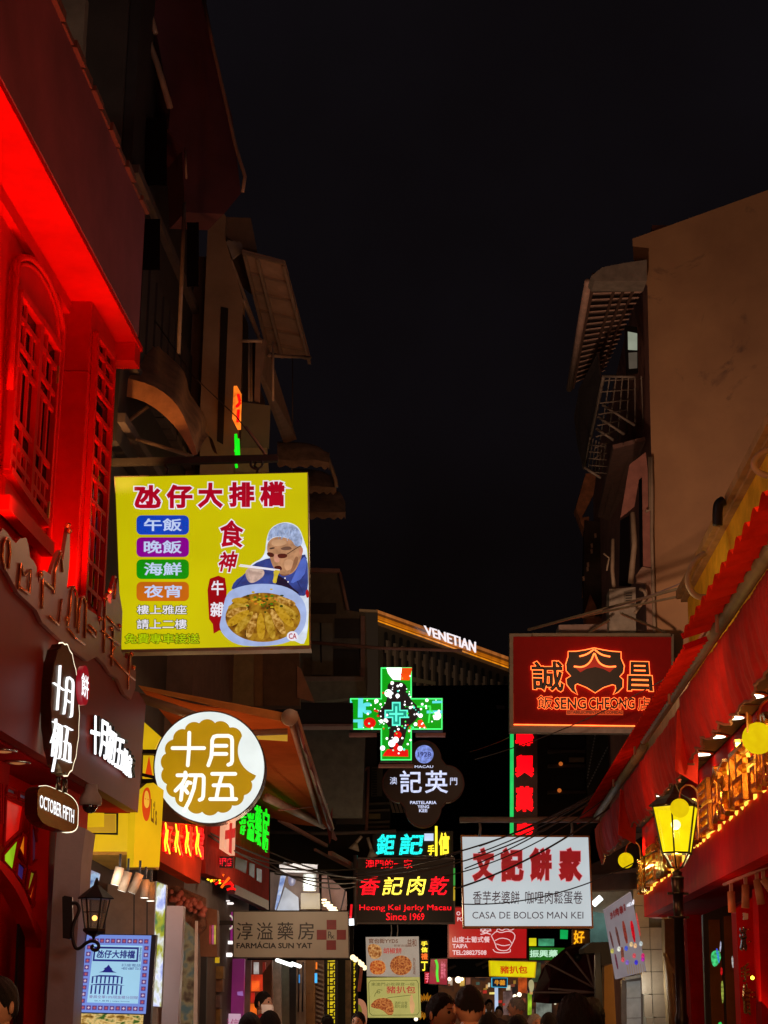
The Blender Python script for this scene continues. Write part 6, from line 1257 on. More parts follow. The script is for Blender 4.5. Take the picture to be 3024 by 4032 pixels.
for q, c in ((((945, 1120), (1000, 1080), (1060, 1090), (1075, 1200), (1000, 1300), (955, 1250)), (60, 190, 110)), (((1065, 950), (1080, 1000), (1070, 1100), (1055, 1100)), (170, 170, 190)), (((1005, 1060), (1035, 1060), (1060, 1240), (1040, 1240)), (60, 90, 230)), (((1200, 1160), (1225, 1150), (1235, 1300), (1215, 1300)), (170, 165, 160)), (((1075, 1470), (1100, 1460), (1110, 1700), (1090, 1760), (1075, 1600)), (140, 150, 60)), (((1065, 1300), (1090, 1290), (1095, 1380), (1070, 1400)), (180, 15, 20)), (((1035, 1980), (1085, 1970), (1090, 2100), (1040, 2100)), (50, 200, 90))):
    sheet('shop_light_in_window', front(22.5), smooth_closed(zO(*q), 1), .004, emi('window light %d %d' % (c[0], c[1]), c, .9, var=.6, scale=25), rs_)
prism('bright_red_pilaster', front(21), zO((1260, 560), (1510, 400), (1600, 2100), (1330, 2100)), -.1, .3, redp, rs_)
prism('red_door_panel', front(20), zO((1530, 300), (1800, 300), (1800, 2100), (1590, 2100)), 0, .3, redd, rs_)
vls = thing('vertical_chrome_lettering', 'vertical column of chrome raised characters on the red pilaster at lower right', 'lettering', P(*zO((1370, 1900))[0], 20.7))
f207 = front(20.75)
for ch, q, m in (('潮', ((1340, 610), (1405, 620), (1405, 700), (1345, 710)), white), ('流', ((1295, 800), (1390, 760), (1400, 1110), (1305, 1090)), chrome), ('手', ((1310, 1290), (1430, 1220), (1430, 1480), (1330, 1480)), gold), ('信', ((1330, 1500), (1430, 1480), (1450, 1900), (1345, 1860)), gold)):
    text('channel_letter', ch, f207, zO(*q), .03, m, vls, bold=.05, th=.08)
for a, b in (((1400, 820), (1440, 820)), ((1410, 975), (1450, 975)), ((1440, 1605), (1500, 1605)), ((1440, 1665), (1505, 1665))): tube('letter_pin', [f207.at(*zO(a)[0], .02), f207.at(*zO(b)[0], .02)], .008, gold, vls, n=6)
ball('small_lamp', f207.at(*zO((1465, 1425))[0], .05), .022, emi('warm pin lamp', (255, 220, 60), 4, var=0), vls, n=10)
# track light
tr = thing('track_light_rail', 'cream track rail with four cylinder spots under the red fascia', 'track light', P(*zO((1400, 150))[0], 19))
bar('rail', P(*zO((1110, 265))[0], 20.5), P(*zO((1700, 20))[0], 18.5), .03, mat('cream track', (.42, .24, .18), .5), tr)
cyl = mat('cream lamp tube', (.6, .45, .3))
for a, b, Y in (((1200, 350), (1212, 610), 20), ((1380, 265), (1378, 555), 19.6), ((1520, 200), (1575, 510), 19.2), ((1600, 190), (1760, 420), 19)):
    A, B = P(*zO(a)[0], Y), P(*zO(b)[0], Y); L = (B - A).length
    sp = lathe('spot_tube', [(.042, 0), (.044, L), (.036, L)], A, mat('tan lamp tube', (.42, .2, .11), .5), tr, n=16, axis=B - A)
    bar('spot_yoke', A + Vector((0, 0, .09)), A, .035, mat('cream track', (.4, .24, .18)), tr)
# ================================================================ RIGHT far end: tiled pier, doors, poster, dome awning
tp = thing('tiled_pier', 'dim square tiled pier behind the lamp post', 'pier', P(2640, 3990, 30))
f30c = front(29.6)
prism('pier_core', f30c, zM((720, 190), (870, 185), (880, 620), (1200, 640), (1260, 2212), (1100, 2212), (830, 900)), -.04, .3, mat('grout', (.08, .065, .045), .9), tp)
tm_ = mat('tan wall tile', (.28, .21, .14), .45, var=.15)
rows = [190, 440, 765, 1095, 1430, 1765, 2110, 2400]
for a, b in zip(rows, rows[1:]):
    for x0, x1 in ((735 + (a - 190) * .1, 955 + (a - 190) * .04), (965 + (a - 190) * .04, 1190 + (a - 600) * .05)):
        if a < 600 and x0 > 900: continue
        prism('wall_tile', f30c, zM((x0, a + 5), (x1, a + 5), (x1 + 6, b - 5), (x0 + 8, b - 5)), 0, .03, tm_, tp)
bpn = thing('brown_pipe_wall', 'narrow brown wall with draped cables between tiled pier and lamp post', 'wall', P(2680, 3990, 29))
prism('wall', front(28.8), zM((1200, 640), (1400, 630), (1400, 2212), (1270, 2212), (1215, 1200)), 0, .3, mat('ochre brown wall', (.26, .15, .05), .8, var=.3), bpn)
for pts in (((1215, 1150), (1260, 1350), (1330, 2212)), ((1225, 1180), (1290, 1400), (1390, 1460)), ((1240, 1250), (1320, 1500), (1360, 2212))): tube('cable_duct', [P(*p, 28.6) for p in smoothpts(zM(*pts), 1)], .04, mat('ochre duct', (.34, .2, .08), .7), bpn)
ub = thing('dark_timber_beam', 'dark timber awning beam above the skewer poster', 'beam', P(2450, 3490, 30))
prism('beam', front(30), zM((-700, 30), (830, -60), (850, 195), (300, 210), (110, 215), (-700, 215)), .1, .4, mat('dark timber', (.07, .04, .03), .8), ub)
prism('rafter', front(30.2), zT((520, 420), (860, 230), (860, 420), (600, 480), (520, 500)), 0, .2, mat('dark timber', (.07, .04, .03)), ub)
sh_ = thing('white_tube_lit_shop', 'pale shop ceiling with a white tube light behind the skewer poster', 'shop', P(2400, 3990, 34))
prism('ceiling_panel', front(34), zM((110, 210), (740, 190), (740, 620), (110, 560)), 0, .1, mat('pale ceiling', (.42, .40, .32), .8, var=.3), sh_)
prism('teal_panel', front(33.8), zM((90, 520), (330, 560), (400, 1000), (90, 1000)), 0, .1, mat('teal panel', (.06, .14, .13), .7), sh_)
tube('tube_lamp', [P(*p, 33.5) for p in zM((135, 425), (255, 315))], .055, emi('tube lamp white', (245, 255, 250), 2.5, var=0), sh_)
prism('canopy_block', front(33), zM((-10, 1080), (100, 990), (420, 980), (410, 1300), (260, 1340), (250, 1150), (0, 1150)), 0, .8, mat('black brown canopy', (.04, .03, .02), .8), sh_)
prism('orange_pillar', front(33.2), zM((300, 1350), (430, 1310), (480, 2212), (300, 2212)), 0, .3, mat('orange pillar', (.55, .27, .06), .7, var=.1), sh_)
prism('dark_post', front(33), zM((165, 1150), (245, 1150), (290, 2212), (180, 2212)), 0, .2, black, sh_)
light('tube_light', 'AREA', P(*zM((300, 330))[0], 33.2), 10, (.9, 1, .95), .5, target=P(2430, 3900, 33), parent=sh_)
light('pillar_wash', 'POINT', P(*zM((380, 1500))[0], 31.5), 16, (1, .6, .25), .05, parent=sh_)
sk = thing('skewer_poster', 'tilted pale poster with red skewers and 肉串 title near the tiled pier', 'poster', P(*zM((650, 1500))[0], 28))
spl = frontat(2460, 28, -35)
skq = zM((310, 500), (700, 235), (930, 1420), (490, 1540)); prism('board', spl, skq, 0, .04, emi('skewer poster sheet', (128, 118, 122), .9, var=.15, scale=2), sk)
gm_ = emi('skewer maroon', (95, 22, 25)); 
for ch, q in (('沙', ((380, 545), (425, 525), (440, 640), (395, 655))), ('爹', ((428, 510), (455, 500), (468, 620), (440, 630))), ('肉', ((458, 485), (515, 460), (525, 590), (470, 605))), ('串', ((520, 450), (575, 430), (590, 560), (535, 580))), ('店', ((580, 415), (610, 405), (630, 520), (595, 530)))): text('lettering', ch, spl, zM(*q), .01, gm_, sk, bold=.06)
for q, c in ((((370, 830), (395, 820), (450, 1060), (430, 1080)), (80, 45, 42)), (((455, 760), (490, 755), (550, 1040), (520, 1050)), (85, 50, 45)), (((560, 680), (600, 660), (665, 1000), (620, 1010)), (120, 45, 35)), (((680, 680), (730, 660), (775, 980), (740, 990)), (190, 8, 25)), (((770, 560), (790, 540), (850, 880), (830, 900)), (190, 60, 60)), (((450, 1160), (475, 1160), (520, 1400), (490, 1380)), (90, 35, 50)), (((545, 1060), (590, 1060), (600, 1290), (560, 1280)), (110, 60, 45)), (((710, 400), (745, 330), (752, 400), (735, 440)), (240, 240, 250)), (((620, 440), (700, 375), (745, 420), (650, 465)), (205, 205, 215))):
    sheet('skewer_picture', spl, smooth_closed(zM(*q), 1), .008, emi('skewer %d %d' % (c[0], c[1]), c, 1, var=.4, scale=30), sk)
for x, y, c in ((420, 1120, (190, 180, 90)), (520, 1090, (225, 225, 210)), (630, 1080, (70, 90, 200)), (705, 1020, (225, 190, 140)), (765, 1040, (235, 180, 130)), (850, 1010, (190, 200, 200)), (645, 1290, (130, 100, 190)), (780, 1290, (60, 50, 200)), (880, 1240, (180, 40, 160)), (750, 1190, (210, 80, 90)), (880, 1190, (210, 40, 110)), (580, 1250, (210, 70, 90))): sheet('cup_picture', spl, ellipse(*zM((x, y))[0], 7, 10, 12), .012, emi('cup %d %d' % (c[0], c[2]), c, .9, var=.4, scale=30), sk)
for x in range(640, 900, 34): strokes('stick_picture', spl, [zM((x, 1320), (x + 22, 1460))], 2.5, .010, .002, emi('stick tan', (130, 105, 75)), sk)
sd_ = thing('white_shutter_door', 'bluish white roller door and cream door under the skewer poster', 'door', P(2490, 3995, 30.5))
prism('door_frame', front(30.6), zM((560, 1560), (1090, 1440), (1110, 2300), (560, 2300)), -.02, .1, mat('grimy frame', (.16, .12, .1), .7), sd_)
prism('door_leaf', front(30.6), zM((635, 1580), (845, 1560), (855, 2300), (640, 2300)), 0, .05, mat('bluish white door', (.5, .52, .54), .6), sd_); prism('door_leaf', front(30.6), zM((880, 1580), (1030, 1560), (1050, 2300), (885, 2300)), 0, .05, mat('cream door', (.45, .42, .33), .6, var=.3, scale=2), sd_)
for y in (1820, 2120): prism('door_seam', front(30.6), zM((640, y), (855, y - 6), (855, y + 4), (640, y + 10)), .012, .01, grey, sd_)
prism('lintel', front(30.6), zM((600, 1520), (1020, 1430), (1025, 1480), (610, 1560)), .1, .2, mat('grey lintel', (.4, .38, .35), .7), sd_)
tube('mirror_strip', [P(*p, 30.3) for p in zM((1075, 1640), (1082, 2100))], .035, emi('mirror strip', (150, 175, 175), .9, var=.6, scale=12), sd_)
light('door_light', 'POINT', P(*zM((820, 1620))[0], 29.2), 14, (.95, 1, .95), .05, parent=sd_)
da = thing('maroon_dome_awning', 'dark maroon fan shaped dome awning over the crowd at right centre', 'awning', P(2240, 3950, 37))
f39 = 39; apex = P(*zT((555, 1235))[0], 38)
rim = zT((555, 925), (470, 905), (370, 935), (300, 1000), (240, 1060), (185, 1160), (165, 1290)); rimb = zT((385, 950), (330, 1010), (270, 1130), (260, 1200), (270, 1300), (400, 1290), (550, 1290))
outer_ = smoothpts([P(*p, 39.5) for p in zT((555, 940), (480, 905), (372, 935))] + [P(*p, 38) for p in zT((290, 1010), (225, 1060), (180, 1180), (160, 1290))], 2)
V = [P(*zT((560, 1240))[0], 39.2)] + outer_ + [P(*p, 37.6) for p in zT((270, 1300), (400, 1290), (560, 1290))]
mk('canopy_cloth', V, [[0, i, i + 1] for i in range(1, len(V) - 1)], mat('maroon dome cloth', (.10, .012, .022), .8, var=.2, bump=.2), da)
inner_ = [P(*p, 37.2) for p in zT((375, 960), (300, 1060), (268, 1150), (262, 1300))]
mk('front_gore', [outer_[-1 - k] for k in range(0, len(outer_) - 4)][::-1] + inner_[::-1], [list(range(len(outer_) - 4 + 4))], mat('maroon gore', (.13, .02, .02), .8), da)
for p in ((370, 965), (245, 1040), (258, 1203), (160, 1228), (505, 980)): tube('awning_rib', [P(*zT((555, 1228 if p[1] > 1200 else 1200))[0], 37), P(*zT(p)[0], 37)], .022, mat('rib grey pink', (.34, .22, .2), .5), da)
ball('black_lamp', P(*zT((445, 1003))[0], 37), .08, black, da, n=12)
an = thing('amber_neon_panel', 'amber lit character panel above the maroon dome awning', 'sign', P(*zT((440, 920))[0], 40))
prism('board', front(40), zT((410, 825), (525, 830), (520, 930), (430, 955), (410, 930)), 0, .1, mat('amber board', (.35, .2, .08), .7), an); text('neon_character', '好', front(40), (*zT((418, 832))[0], *zT((488, 922))[0]), .03, emi('amber neon', (250, 170, 20), 1.3), an, bold=.02)
# dark openings behind sign column on right mid
rm = thing('dark_balcony_house', 'dark house with arched balcony openings behind the vertical red sign', 'building', P(2300, 3400, 42))
f42 = front(43)
prism('wall', f42, zK((490, 990), (1250, 990), (1000, 1500), (860, 1740), (490, 1740)), 0, .4, mat('charcoal house', (.022, .018, .015), .85), rm)
prism('grey_pier', f42, zK((845, 990), (1010, 990), (1000, 1250), (850, 1500)), .2, .3, mat('olive grey pier', (.075, .07, .05), .85), rm)
for y0, y1 in ((1000, 1105), (1135, 1200), (1300, 1400)):
    prism('balcony_opening', f42, zK((590, y0), (835, y0), (835, y1), (590, y1)), .04, .03, mat('dark opening', (.012, .01, .01)), rm)
for y in (1110, 1215, 1405): prism('balcony_ledge', f42, zK((570, y), (840, y), (840, y + 22), (570, y + 22)), .3, .3, mat('ledge rust', (.07, .045, .035), .8), rm)
prism('lit_object', f42, zK((720, 1165), (830, 1165), (830, 1200), (720, 1200)), .35, .05, mat('dim brass', (.22, .15, .08), .6), rm)
ball('dim_lamp', f42.at(*zK((660, 1212))[0], .35), .05, emi('dim orange lamp', (170, 85, 30), 1), rm, n=10); ball('dim_lamp', f42.at(*zK((650, 1405))[0], .35), .05, emi('dim orange lamp', (170, 85, 30)), rm, n=10)
for j in range(2):
    pts = [f42.at(*p, .7) for p in zK((1000 - j * 90, 1090 - j * 90), (850, 1390 - j * 330 if False else 1390 - j * 60))]
    for i in range(15):
        a = pts[0].lerp(pts[1], i / 15); b = pts[0].lerp(pts[1], (i + .55) / 15); bar('chain_link', a, b, .03, mat('chain grey', (.4, .4, .38), .5), rm)
for x in (1020, 1060, 1100): prism('window_bar', f42, zK((x, 1000), (x + 8, 1000), (x + 6, 1180), (x - 2, 1180)), .25, .03, mat('ledge rust', (.07, .045, .035)), rm)
# ================================================================ LEFT street level shops down the lane
rsh2 = lambda Y, pts, f=zI: [(front(Y), f(*pts))]
gs = thing('glass_corner_shop', 'dim glass shop corner with ornate flower trim behind the grey pylon', 'shopfront', P(760, 3990, 21))
prism('ornate_cornice', front(21), zS((110, 540), (180, 530), (390, 620), (385, 830), (340, 880), (210, 760), (110, 690)), 0, .2, mat('flowered trim', (.26, .13, .08), .8, var=.8, scale=14, bump=1), gs)
for i in range(38):
    x = random.uniform(130, 380); y = 540 + (x - 130) * .42 + random.uniform(10, 110); ball('flower', P(*zS((x, y))[0], 20.9), random.uniform(.02, .04), mat('faded flower', (.45, .14, .10), .8), gs, n=6)
prism('glass', front(21.1), zI((225, 60), (310, 130), (320, 1000), (180, 1000)), 0, .05, emivor('shop goods', [(20, 14, 12), (70, 50, 35), (110, 90, 60), (60, 70, 65)], 5, .8), gs)
prism('wall', front(21.2), zI((330, 30), (470, 60), (470, 400), (350, 400)), 0, .3, mat('brown shop side', (.22, .1, .05), .7), gs)
prism('post', front(20.8), zI((310, 140), (328, 140), (325, 1000), (295, 1000)), 0, .05, white, gs)
prism('dark_gap', front(20.9), zI((352, 398), (395, 400), (385, 1000), (335, 1000)), 0, .1, black, gs)
for x, y, c in ((420, 240, (150, 20, 20)), (440, 240, (170, 60, 110)), (455, 240, (180, 160, 50)), (225, 255, (90, 100, 80))): sheet('hanging_box', front(20.8), rect(*zI((x - 8, y - 70))[0], *zI((x + 6, y + 70))[0]), .01, emi('goods %d' % c[0], c, .8, var=.4, scale=12), gs)
bs = thing('stacked_goods_shelf', 'shelf of stacked wrapped goods beside the purple shop wall', 'shelf', P(840, 3990, 24))
for i, (x0, y0, x1, y1) in enumerate(((395, 440, 450, 540), (452, 470, 515, 560), (398, 545, 450, 650), (455, 565, 510, 655), (390, 670, 455, 770), (458, 680, 492, 770), (388, 775, 450, 900), (455, 780, 492, 900))):
    prism('goods_box', front(24 + .02 * i), rect(*zI((x0, y0))[0], *zI((x1, y1))[0]), 0, .3, mat('kraft box %d' % (i % 3), [(.26, .12, .06), (.32, .18, .05), (.2, .12, .12)][i % 3], .6, var=.5, scale=9), bs)
prism('shelf_sign', front(23.9), rect(*zI((397, 400))[0], *zI((485, 445))[0]), 0, .05, emi('shelf yellow', (190, 150, 20), .9), bs)
pw = thing('purple_shop_wall', 'vivid purple shop wall panel left of the masked man', 'wall', P(920, 3990, 25.5))
prism('panel', front(25.5), zI((488, 415), (668, 415), (655, 1000), (480, 1000)), 0, .2, emi('purple backlit', (92, 20, 72), .9, var=.15, base=(.2, .03, .14)), pw)
prism('price_board', front(25.3), zI((492, 812), (640, 815), (640, 1000), (488, 1000)), 0, .03, emi('price board', (200, 160, 180), .9, var=.1), pw); text('price_lettering', '手信\n特價', front(25.2), (*zI((500, 850))[0], *zI((630, 1000))[0]), .01, emi('price ink', (150, 40, 90)), pw)
prism('sticker', front(25.4), zI((615, 655), (655, 650), (660, 685), (618, 680)), .01, .01, emi('lilac sticker', (150, 100, 170), .9), pw)
pa = thing('purple_awning_sign', 'purple lit sign with white outline letters behind the pharmacy sign', 'sign', P(885, 3700, 25.2))
prism('panel', front(25.2), zI((475, 80), (585, 75), (585, 300), (472, 300)), 0, .1, emi('purple sign', (125, 25, 100), .9), pa)
text('lettering', 'GO', front(25.1), (*zI((478, 95))[0], *zI((590, 205))[0]), .01, emi('cream outline', (205, 190, 170)), pa)
for i, (q, k) in enumerate((((475, 285, 585, 308), 1.4), ((450, 372, 578, 400), 1.8), ((480, 5, 588, 20), 1.3), ((490, -10, 560, -2), 1))):
    t = thing('tube_light', ['pinkish tube light under the purple sign', 'long white tube light left of the pharmacy sign bottom', 'upper tube light over the purple sign', 'faint highest tube light over the purple sign'][i], 'light', P(*zI((q[0], q[1]))[0], 25)); prism('tube', front(25 - .1 * i), rrect(*zI(q[:2])[0], *zI(q[2:])[0], 4), 0, .06, emi('tube white %d' % i, (255, 245, 240), k, var=0), t)
ds = thing('pharmacy_doorway', 'lit doorway with orange red parcels behind the masked man', 'doorway', P(1010, 3990, 26.5))
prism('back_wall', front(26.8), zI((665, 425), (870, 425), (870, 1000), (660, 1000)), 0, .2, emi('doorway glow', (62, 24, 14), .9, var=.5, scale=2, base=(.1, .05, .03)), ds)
prism('frame', front(26.2), zI((668, 425), (718, 425), (700, 1000), (665, 1000)), 0, .1, mat('metal door frame', (.3, .27, .25), .4, .5), ds)
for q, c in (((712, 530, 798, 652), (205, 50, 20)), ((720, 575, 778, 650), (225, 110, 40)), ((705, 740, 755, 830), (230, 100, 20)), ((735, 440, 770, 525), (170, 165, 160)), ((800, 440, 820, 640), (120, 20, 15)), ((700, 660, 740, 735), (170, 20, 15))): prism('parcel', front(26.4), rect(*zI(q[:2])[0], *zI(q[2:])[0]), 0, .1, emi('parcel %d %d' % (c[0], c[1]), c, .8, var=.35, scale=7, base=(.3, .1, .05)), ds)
prism('brown_jamb', front(26.3), zI((800, 520), (870, 430), (860, 1000), (820, 1000)), 0, .1, mat('brown jamb', (.24, .12, .05), .6), ds)
ms2 = thing('metal_pillar', 'shiny steel clad pillar in the middle of the left shops', 'pillar', P(1100, 3990, 27))
prism('cladding', front(27), zI((870, 425), (935, 425), (940, 1000), (862, 1000)), 0, .3, mat('brushed cladding', (.32, .30, .26), .3, .7, var=.4), ms2)
prism('pale_pier', front(27.2), zI((935, 470), (992, 450), (995, 1000), (935, 1000)), 0, .3, mat('pale green pier', (.28, .27, .19), .7, var=.3), ms2)
prism('dark_gap', front(27.3), zI((992, 440), (1045, 440), (1040, 1000), (990, 1000)), 0, .1, black, ms2)
for i, (a, b) in enumerate((((905, 425), (1010, 462)), ((1015, 450), (1070, 470)))):
    t = thing('tube_light', ['slanting white tube light under the pharmacy sign', 'short end of white tube light under the pharmacy sign'][i], 'light', P(*zI(a)[0], 26.3)); tube('tube', [P(*zI(a)[0], 26.3), P(*zI(b)[0], 27)], .028, emi('tube white 9', (250, 255, 250), 2.2, var=0), t)
for i, (x0, x1, m, Y) in enumerate(((1045, 1110, mat('peach wall', (.42, .24, .13), .7, var=.4, scale=5), 29), (1115, 1178, mat('orange brown door', (.42, .18, .04), .6), 30), (1180, 1245, mat('striped goods', (.25, .15, .1), .7, var=.7, scale=9), 31), (1340, 1400, mat('soot', (.01, .009, .009)), 33), (1400, 1440, mat('gilded jamb', (.35, .22, .1), .5, var=.6, scale=8), 34))):
    t = thing(['peach_wall_strip', 'orange_door_leaf', 'goods_rack', 'dark_column', 'gilded_door_jamb'][i], ['peach plaster strip under the pharmacy sign right half', 'orange brown door leaf left of the yellow lattice', 'striped goods rack left of the yellow lattice', 'dark column between the two yellow lattices', 'gilded jamb with small lights left of the posters'][i], ['wall', 'door', 'rack', 'column', 'door jamb'][i], P(*zI((x0, 1000))[0], Y))
    prism('body', front(Y), zI((x0, 425), (x1, 425), (x1, 1000), (x0, 1000)), 0, .2, m, t)
    if i == 2:
        for y in range(440, 990, 34): prism('goods_row', front(Y), zI((x0 + 4, y), (x1 - 3, y + 22), (x1 - 3, y + 38), (x0 + 4, y + 16)), .04, .05, mat('pale goods', (.42, .3, .22), .7, var=.5, scale=20), t)
    if i == 0:
        for x in (1065, 1095): tube('cord', [P(*zI((x, 440))[0], Y - .1), P(*zI((x - 6, 800))[0], Y - .1)], .012, wire, t)
for u0, c in (((1062, 530, 1070, 590), (40, 120, 180)), ((1178, 520, 1196, 590), (60, 170, 230)), ((1185, 440, 1196, 490), (230, 110, 20))):
    t = thing('small_led_strip', {40: 'tiny dim blue light strip left of the orange door', 60: 'bright blue light strip right of the orange door', 230: 'small orange light strip above the blue strip'}[c[0]], 'light strip', P(*zI((u0[0], u0[3]))[0], 28.8)); prism('strip', front(28.8), rect(*zI(u0[:2])[0], *zI(u0[2:])[0]), 0, .03, emi('strip %d' % c[0], c, 1.3, var=.1), t)
# yellow lattices
for i, (x0, x1, Y) in enumerate(((1262, 1335, 32), (1445, 1485, 35))):
    t = thing('yellow_lattice_screen', ['wide yellow lit lattice screen with dark fretwork', 'narrow yellow lit lattice screen left of the posters'][i], 'screen', P(*zI((x0, 1000))[0], Y)); f = front(Y)
    sheet('lit_panel', f, zI((x0, 430), (x1, 425), (x1, 1000), (x0, 1000)), 0, emi('lattice yellow', (208, 180, 18), 1, var=.15, scale=1.5), t)
    w = x1 - x0
    for y in range(440, 1000, 56):
        for a, b in (((x0, y), (x1, y)), ((x0 + w * .3, y), (x0 + w * .3, y + 56)), ((x0 + w * .7, y + 20), (x1, y + 20)), ((x0 + w * .7, y + 20), (x0 + w * .7, y + 56)), ((x0 + w * .3, y + 36), (x0 + w * .7, y + 36))):
            A, B = zI(a)[0], zI(b)[0]; bar('fret_bar', f.at(*A, .03), f.at(*B, .03), .022, black, t)
    for x in (x0, x1): bar('stile', f.at(*zI((x, 425))[0], .03), f.at(*zI((x, 1000))[0], .03), .05, black, t)
# ceiling lit shop above pharmacy sign
cl = thing('white_ceiling_shop', 'bright shop ceiling with white drum lamp seen above the pharmacy sign', 'shop', P(1150, 3580, 28))
prism('white_fascia', front(28), zH((0, 1020), (620, 1055), (620, 1190), (0, 1180)), 0, .1, mat('white fascia', (.55, .52, .5), .6), cl)
prism('ceiling', front(28.6), zH((-150, 1180), (640, 1180), (660, 1800), (-150, 1800)), 0, .1, mat('mixed ceiling', (.30, .2, .15), .6, var=.5, scale=2), cl)
prism('blue_poster', front(28.2), zH((20, 1240), (110, 1225), (0, 1640), (-60, 1800), (-75, 1780)), 0, .04, emivor('blue poster print', [(60, 90, 170), (120, 150, 210), (210, 220, 240)], 6, .8), cl)
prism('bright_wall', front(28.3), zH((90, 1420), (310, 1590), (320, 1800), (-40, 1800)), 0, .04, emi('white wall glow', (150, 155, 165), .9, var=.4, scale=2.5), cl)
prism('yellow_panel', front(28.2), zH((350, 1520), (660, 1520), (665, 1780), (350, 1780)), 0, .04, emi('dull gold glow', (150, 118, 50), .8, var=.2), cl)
k28 = 28 / 7270 * .2411
lathe('drum_lamp', [(112 * k28, -130 * k28), (112 * k28, 130 * k28)], P(*zH((495, 1345))[0], 27.8), mat('drum shade', (.42, .44, .40), .6), cl); lathe('drum_lens', [(106 * k28, -133 * k28), (40 * k28, -136 * k28), (.001, -136 * k28)], P(*zH((495, 1345))[0], 27.8), emi('drum lens', (255, 245, 205), 2.5, var=0), cl)
lathe('small_lamp', [(25 * k28, -90 * k28), (55 * k28, -50 * k28), (65 * k28, 70 * k28)], P(*zH((205, 1310))[0], 27.9), emi('pale lamp', (120, 115, 140), .9), cl)
prism('peach_stair_wall', front(28.7), zH((690, 1230), (780, 1230), (1100, 1500), (1100, 1800), (690, 1800)), 0, .1, mat('peach stair wall', (.40, .23, .18), .7, var=.25), cl)
for i, (x, y, w) in enumerate(((730, 1622, 45), (785, 1665, 45), (795, 1712, 85), (855, 1755, 85), (880, 1798, 80), (715, 1668, 25))):
    t = thing('oval_downlight', ['topmost oval downlight of the cluster above the pharmacy sign', 'second oval downlight from the top, right one of its pair', 'third oval downlight down the cluster, wide', 'fourth oval downlight down the cluster, second from the bottom', 'lowest and nearest oval downlight just above the pharmacy sign', 'smallest oval downlight at the left edge of the cluster'][i], 'downlight', P(*zH((x, y))[0], 28.4), 'oval downlights above the pharmacy sign'); lathe('lens', [(w * k28, 0), (w * k28 * .9, -.02), (.001, -.022)], P(*zH((x, y))[0], 28.4), emi('oval lens', (255, 225, 180), 2.4, var=0), t, n=20, axis=(0, -.25, 1))
light('shop_light', 'AREA', P(*zH((400, 1400))[0], 27.4), 14, (1, .95, .9), .6, target=P(*zH((400, 1500))[0], 29), parent=cl)
# round poster with avocado colours + sunflower
rp_ = thing('round_food_poster', 'curved edge food poster at the left of the hanging posters', 'poster', P(*zI((1500, 1000))[0], 35)); prism('board', front(35), smooth_closed(zI((1475, 700), (1530, 710), (1558, 760), (1560, 860), (1530, 1000), (1475, 1000)), 2), 0, .04, emi('poster cream', (170, 110, 80), .9), rp_); sheet('fruit_print', front(35), smooth_closed(zI((1480, 740), (1510, 750), (1525, 800), (1515, 860), (1480, 850)), 2), .008, emi('poster avocado', (110, 110, 20), .9, var=.3), rp_)
rb2 = thing('red_ribbon_banner', 'narrow salmon banner hanging left of the hanging posters', 'banner', P(*zI((1495, 655))[0], 34)); prism('cloth', front(34), zI((1508, 470), (1530, 480), (1512, 655), (1487, 650)), 0, .02, mat('salmon cloth', (.7, .2, .14), .7), rb2)
for i, (x, y) in enumerate(((1455, 405), (1475, 420), (1500, 440), (1520, 455), (1540, 480))):
    t = thing('warm_tube_lamp', ['highest lamp of the slanting warm row right of the pharmacy sign', 'second lamp of the slanting warm row', 'middle lamp of the slanting warm row', 'fourth lamp of the slanting warm row', 'lowest lamp of the slanting warm row, nearest the posters'][i], 'lamp', P(*zI((x, y))[0], 33), 'warm lamps right of the pharmacy sign'); ball('bulb', P(*zI((x, y))[0], 33 + i), .05, emi('warm bulb', (255, 225, 170), 2, var=0), t, n=10)
rt = thing('red_white_tube_lamp', 'thin upright red and white neon tube left of the jerky sign', 'neon', P(*zI((1440, 175))[0], 34)); tube('red_tube', [P(*p, 34) for p in zI((1446, 20), (1438, 120))], .025, emi('scarlet tube', (220, 20, 30), 1.2), rt, n=6); tube('white_tube', [P(*p, 34) for p in zI((1443, 125), (1445, 172))], .05, emi('white hot tube', (245, 250, 255), 2), rt, n=8)
sf_ = thing('sunflower_decoration', 'large yellow sunflower decoration right of the pork bun poster', 'flower', P(*zL((795, 1600))[0], 43)); c = P(*zL((785, 1500))[0], 43)
k43 = 43 / 7270 * .5425
for i in range(22):
    A = 2 * math.pi * i / 22; r0, r1 = 38 * k43, (95 + 8 * (i % 2)) * k43; d = Vector((math.cos(A), 0, math.sin(A))); s = Vector((-math.sin(A), 0, math.cos(A))) * 12 * k43
    mk('petal', [c + d * r0, c + d * (r0 + r1) / 2 + s + Vector((0, -.03, 0)), c + d * r1, c + d * (r0 + r1) / 2 - s], [[0, 1, 2, 3]], emi('petal yellow', (150, 95, 15), .8, var=.3, scale=8, base=(.5, .3, .03)), sf_)
lathe('flower_disc', [(44 * k43, 0), (36 * k43, .05), (.001, .06)], c, mat('seed brown', (.05, .03, .02), .9, bump=.8), sf_, axis=(0, -1, 0))
